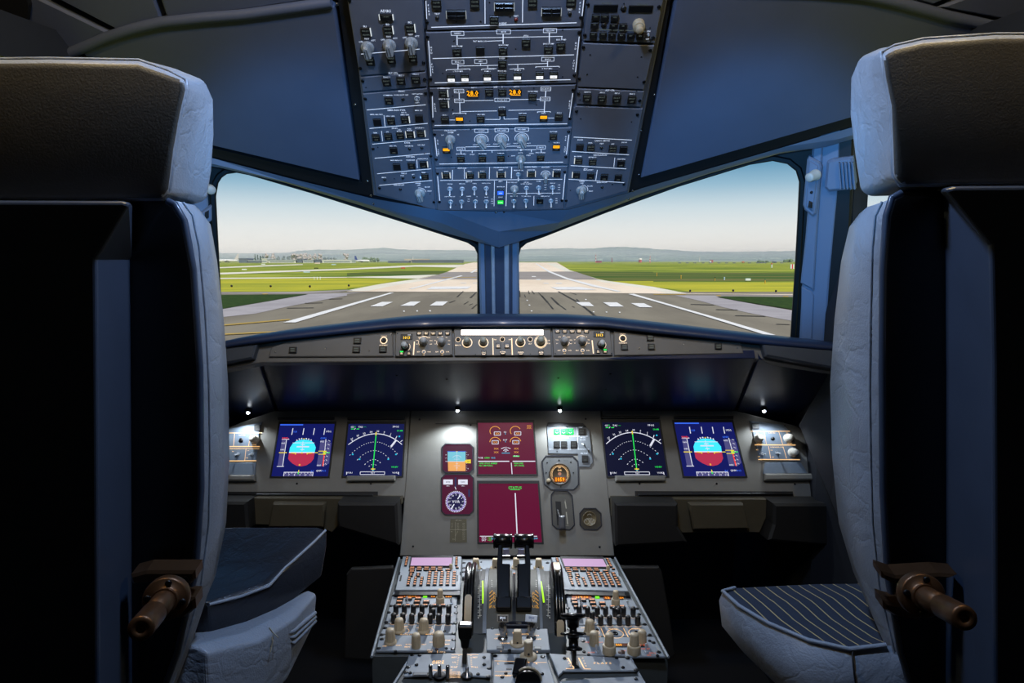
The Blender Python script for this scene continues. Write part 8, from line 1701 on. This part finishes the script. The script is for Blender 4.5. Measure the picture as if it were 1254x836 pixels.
for i, x in enumerate((225,290,355,425,488,560,625,690,820,890,920,950,1095)):
    s, P = mpp((k4(x,0)[0], 322.2)); o = MB(); o.box(up(P), -1.6*s, 1.6*s, 0, 0.9*s, -1.0, 1.0, B3, 0.05); tag(o.build('approach_light_unit'), ORD[i] + ' dark low box from the left in the row along the right horizon', 'light unit', 'row of low boxes on the horizon')
# ================================================================ camera, sky, lamps
cam = bpy.data.cameras.new('camera'); co = bpy.data.objects.new('camera', cam); COL.objects.link(co)
cam.sensor_width = 36.0; cam.lens = F * 36.0 / IW; cam.clip_start = 0.02; cam.clip_end = 30000
co.location = CAM; co.rotation_euler = (math.pi / 2 - TH, 0, 0); SC.camera = co
w = bpy.data.worlds.new('sky'); SC.world = w; w.use_nodes = True; nt = w.node_tree; bg = nt.nodes['Background']
tc = nt.nodes.new('ShaderNodeTexCoord'); sx = nt.nodes.new('ShaderNodeSeparateXYZ'); nt.links.new(tc.outputs['Generated'], sx.inputs[0])
cr = nt.nodes.new('ShaderNodeValToRGB'); nt.links.new(sx.outputs['Z'], cr.inputs['Fac'])
stops = [(0.0, (250,242,230)), (0.022, (247,243,236)), (0.045, (236,238,236)), (0.075, (208,223,230)), (0.105, (154,190,211)), (0.135, (98,154,188)), (0.17, (82,140,182)), (0.4, (70,128,180)), (1.0, (60,110,170))]
e = cr.color_ramp.elements
e[0].position = stops[0][0]; e[0].color = lin(stops[0][1]) + (1,)
e[1].position = stops[-1][0]; e[1].color = lin(stops[-1][1]) + (1,)
for p, c in stops[1:-1]:
    q = e.new(p); q.color = lin(c) + (1,)
nt.links.new(cr.outputs['Color'], bg.inputs['Color']); bg.inputs['Strength'].default_value = 1.0
def lamp(kind, loc, power, col, size=0.02, aim=None, spot=None, blend=0.5):
    d = bpy.data.lights.new(kind.lower() + '_lamp', kind); d.energy = power; d.color = col
    if kind == 'AREA': d.size = size
    elif kind != 'SUN': d.shadow_soft_size = size
    if spot: d.spot_size = math.radians(spot); d.spot_blend = blend
    o = bpy.data.objects.new(kind.lower() + '_lamp', d); COL.objects.link(o); o.location = loc
    if aim is not None: o.rotation_euler = (Vector(aim) - Vector(loc)).to_track_quat('-Z', 'Y').to_euler()
    return o
s = lamp('SUN', (0, -5, 20), 4.4, (1.0, 0.90, 0.74)); s.data.angle = math.radians(1)
s.rotation_euler = Vector((-0.35, 0.55, -0.75)).to_track_quat('-Z', 'Y').to_euler()
for i, P in enumerate(LEDP):
    k = 2.2 if i in (1, 2) else 0.8
    if i in (1, 2): lamp('SPOT', P + Vector((0, -0.016, -0.008)), 7.0, (0.94, 0.96, 1.0), 0.006, aim=(P.x * 0.6, 1.32, 0.555), spot=66, blend=0.5)
    lamp('SPOT', P + Vector((0, -0.030, -0.012)), k, (0.80, 0.90, 1.0), 0.006, aim=P + Vector((0, -0.16, -0.45)), spot=150, blend=0.5)
# blue ceiling light over the aisle
lamp('AREA', (0.0, 0.74, 1.94), 7.2, (0.38, 0.59, 1.0), 0.08, aim=(0, 1.2, 0.9))
for ax, ay, az, k in ((-0.52, 1.72, 1.45, 50.0), (0.0, 1.92, 1.42, 66.0), (0.60, 1.66, 1.45, 66.0)): lamp('SPOT', (0.0, 0.25, 1.36), k, (0.13, 0.46, 1.0), 0.05, aim=(ax, ay, az), spot=(24 if ax == 0 else 29), blend=0.6)  # added blue fill spots near the camera, brightening the window frames
# neutral dome light between the seats, on the rear ceiling
lamp('SPOT', (0.0, 0.30, 1.98), 24.0, (1.0, 0.91, 0.78), 0.10, aim=(0, 1.72, 0.78), spot=52, blend=0.7)
# warm reading lights above the seats
for x in (-0.62, 0.62): lamp('POINT', (x, 0.71, 1.98), 6.5, (1.0, 0.74, 0.34), 0.03)
# added warm point lamps without a fixture, brightening the control panels below the lip
for x in (-0.20, -0.02, 0.16): lamp('POINT', FCU.w(x, 0.004, 0.045), 0.035, (1.0, 0.78, 0.55), 0.0)
SC.view_settings.view_transform = 'Standard'; SC.view_settings.look = 'None'; SC.view_settings.exposure = 0.0; SC.view_settings.gamma = 1.0; SC.view_settings.use_curve_mapping = False
SC.cycles.use_denoising = True
try: SC.cycles.denoiser = 'OPENIMAGEDENOISE'
except Exception: pass
SC.cycles.max_bounces = 8; SC.cycles.transparent_max_bounces = 12
SC.cycles.sample_clamp_indirect = 4.0
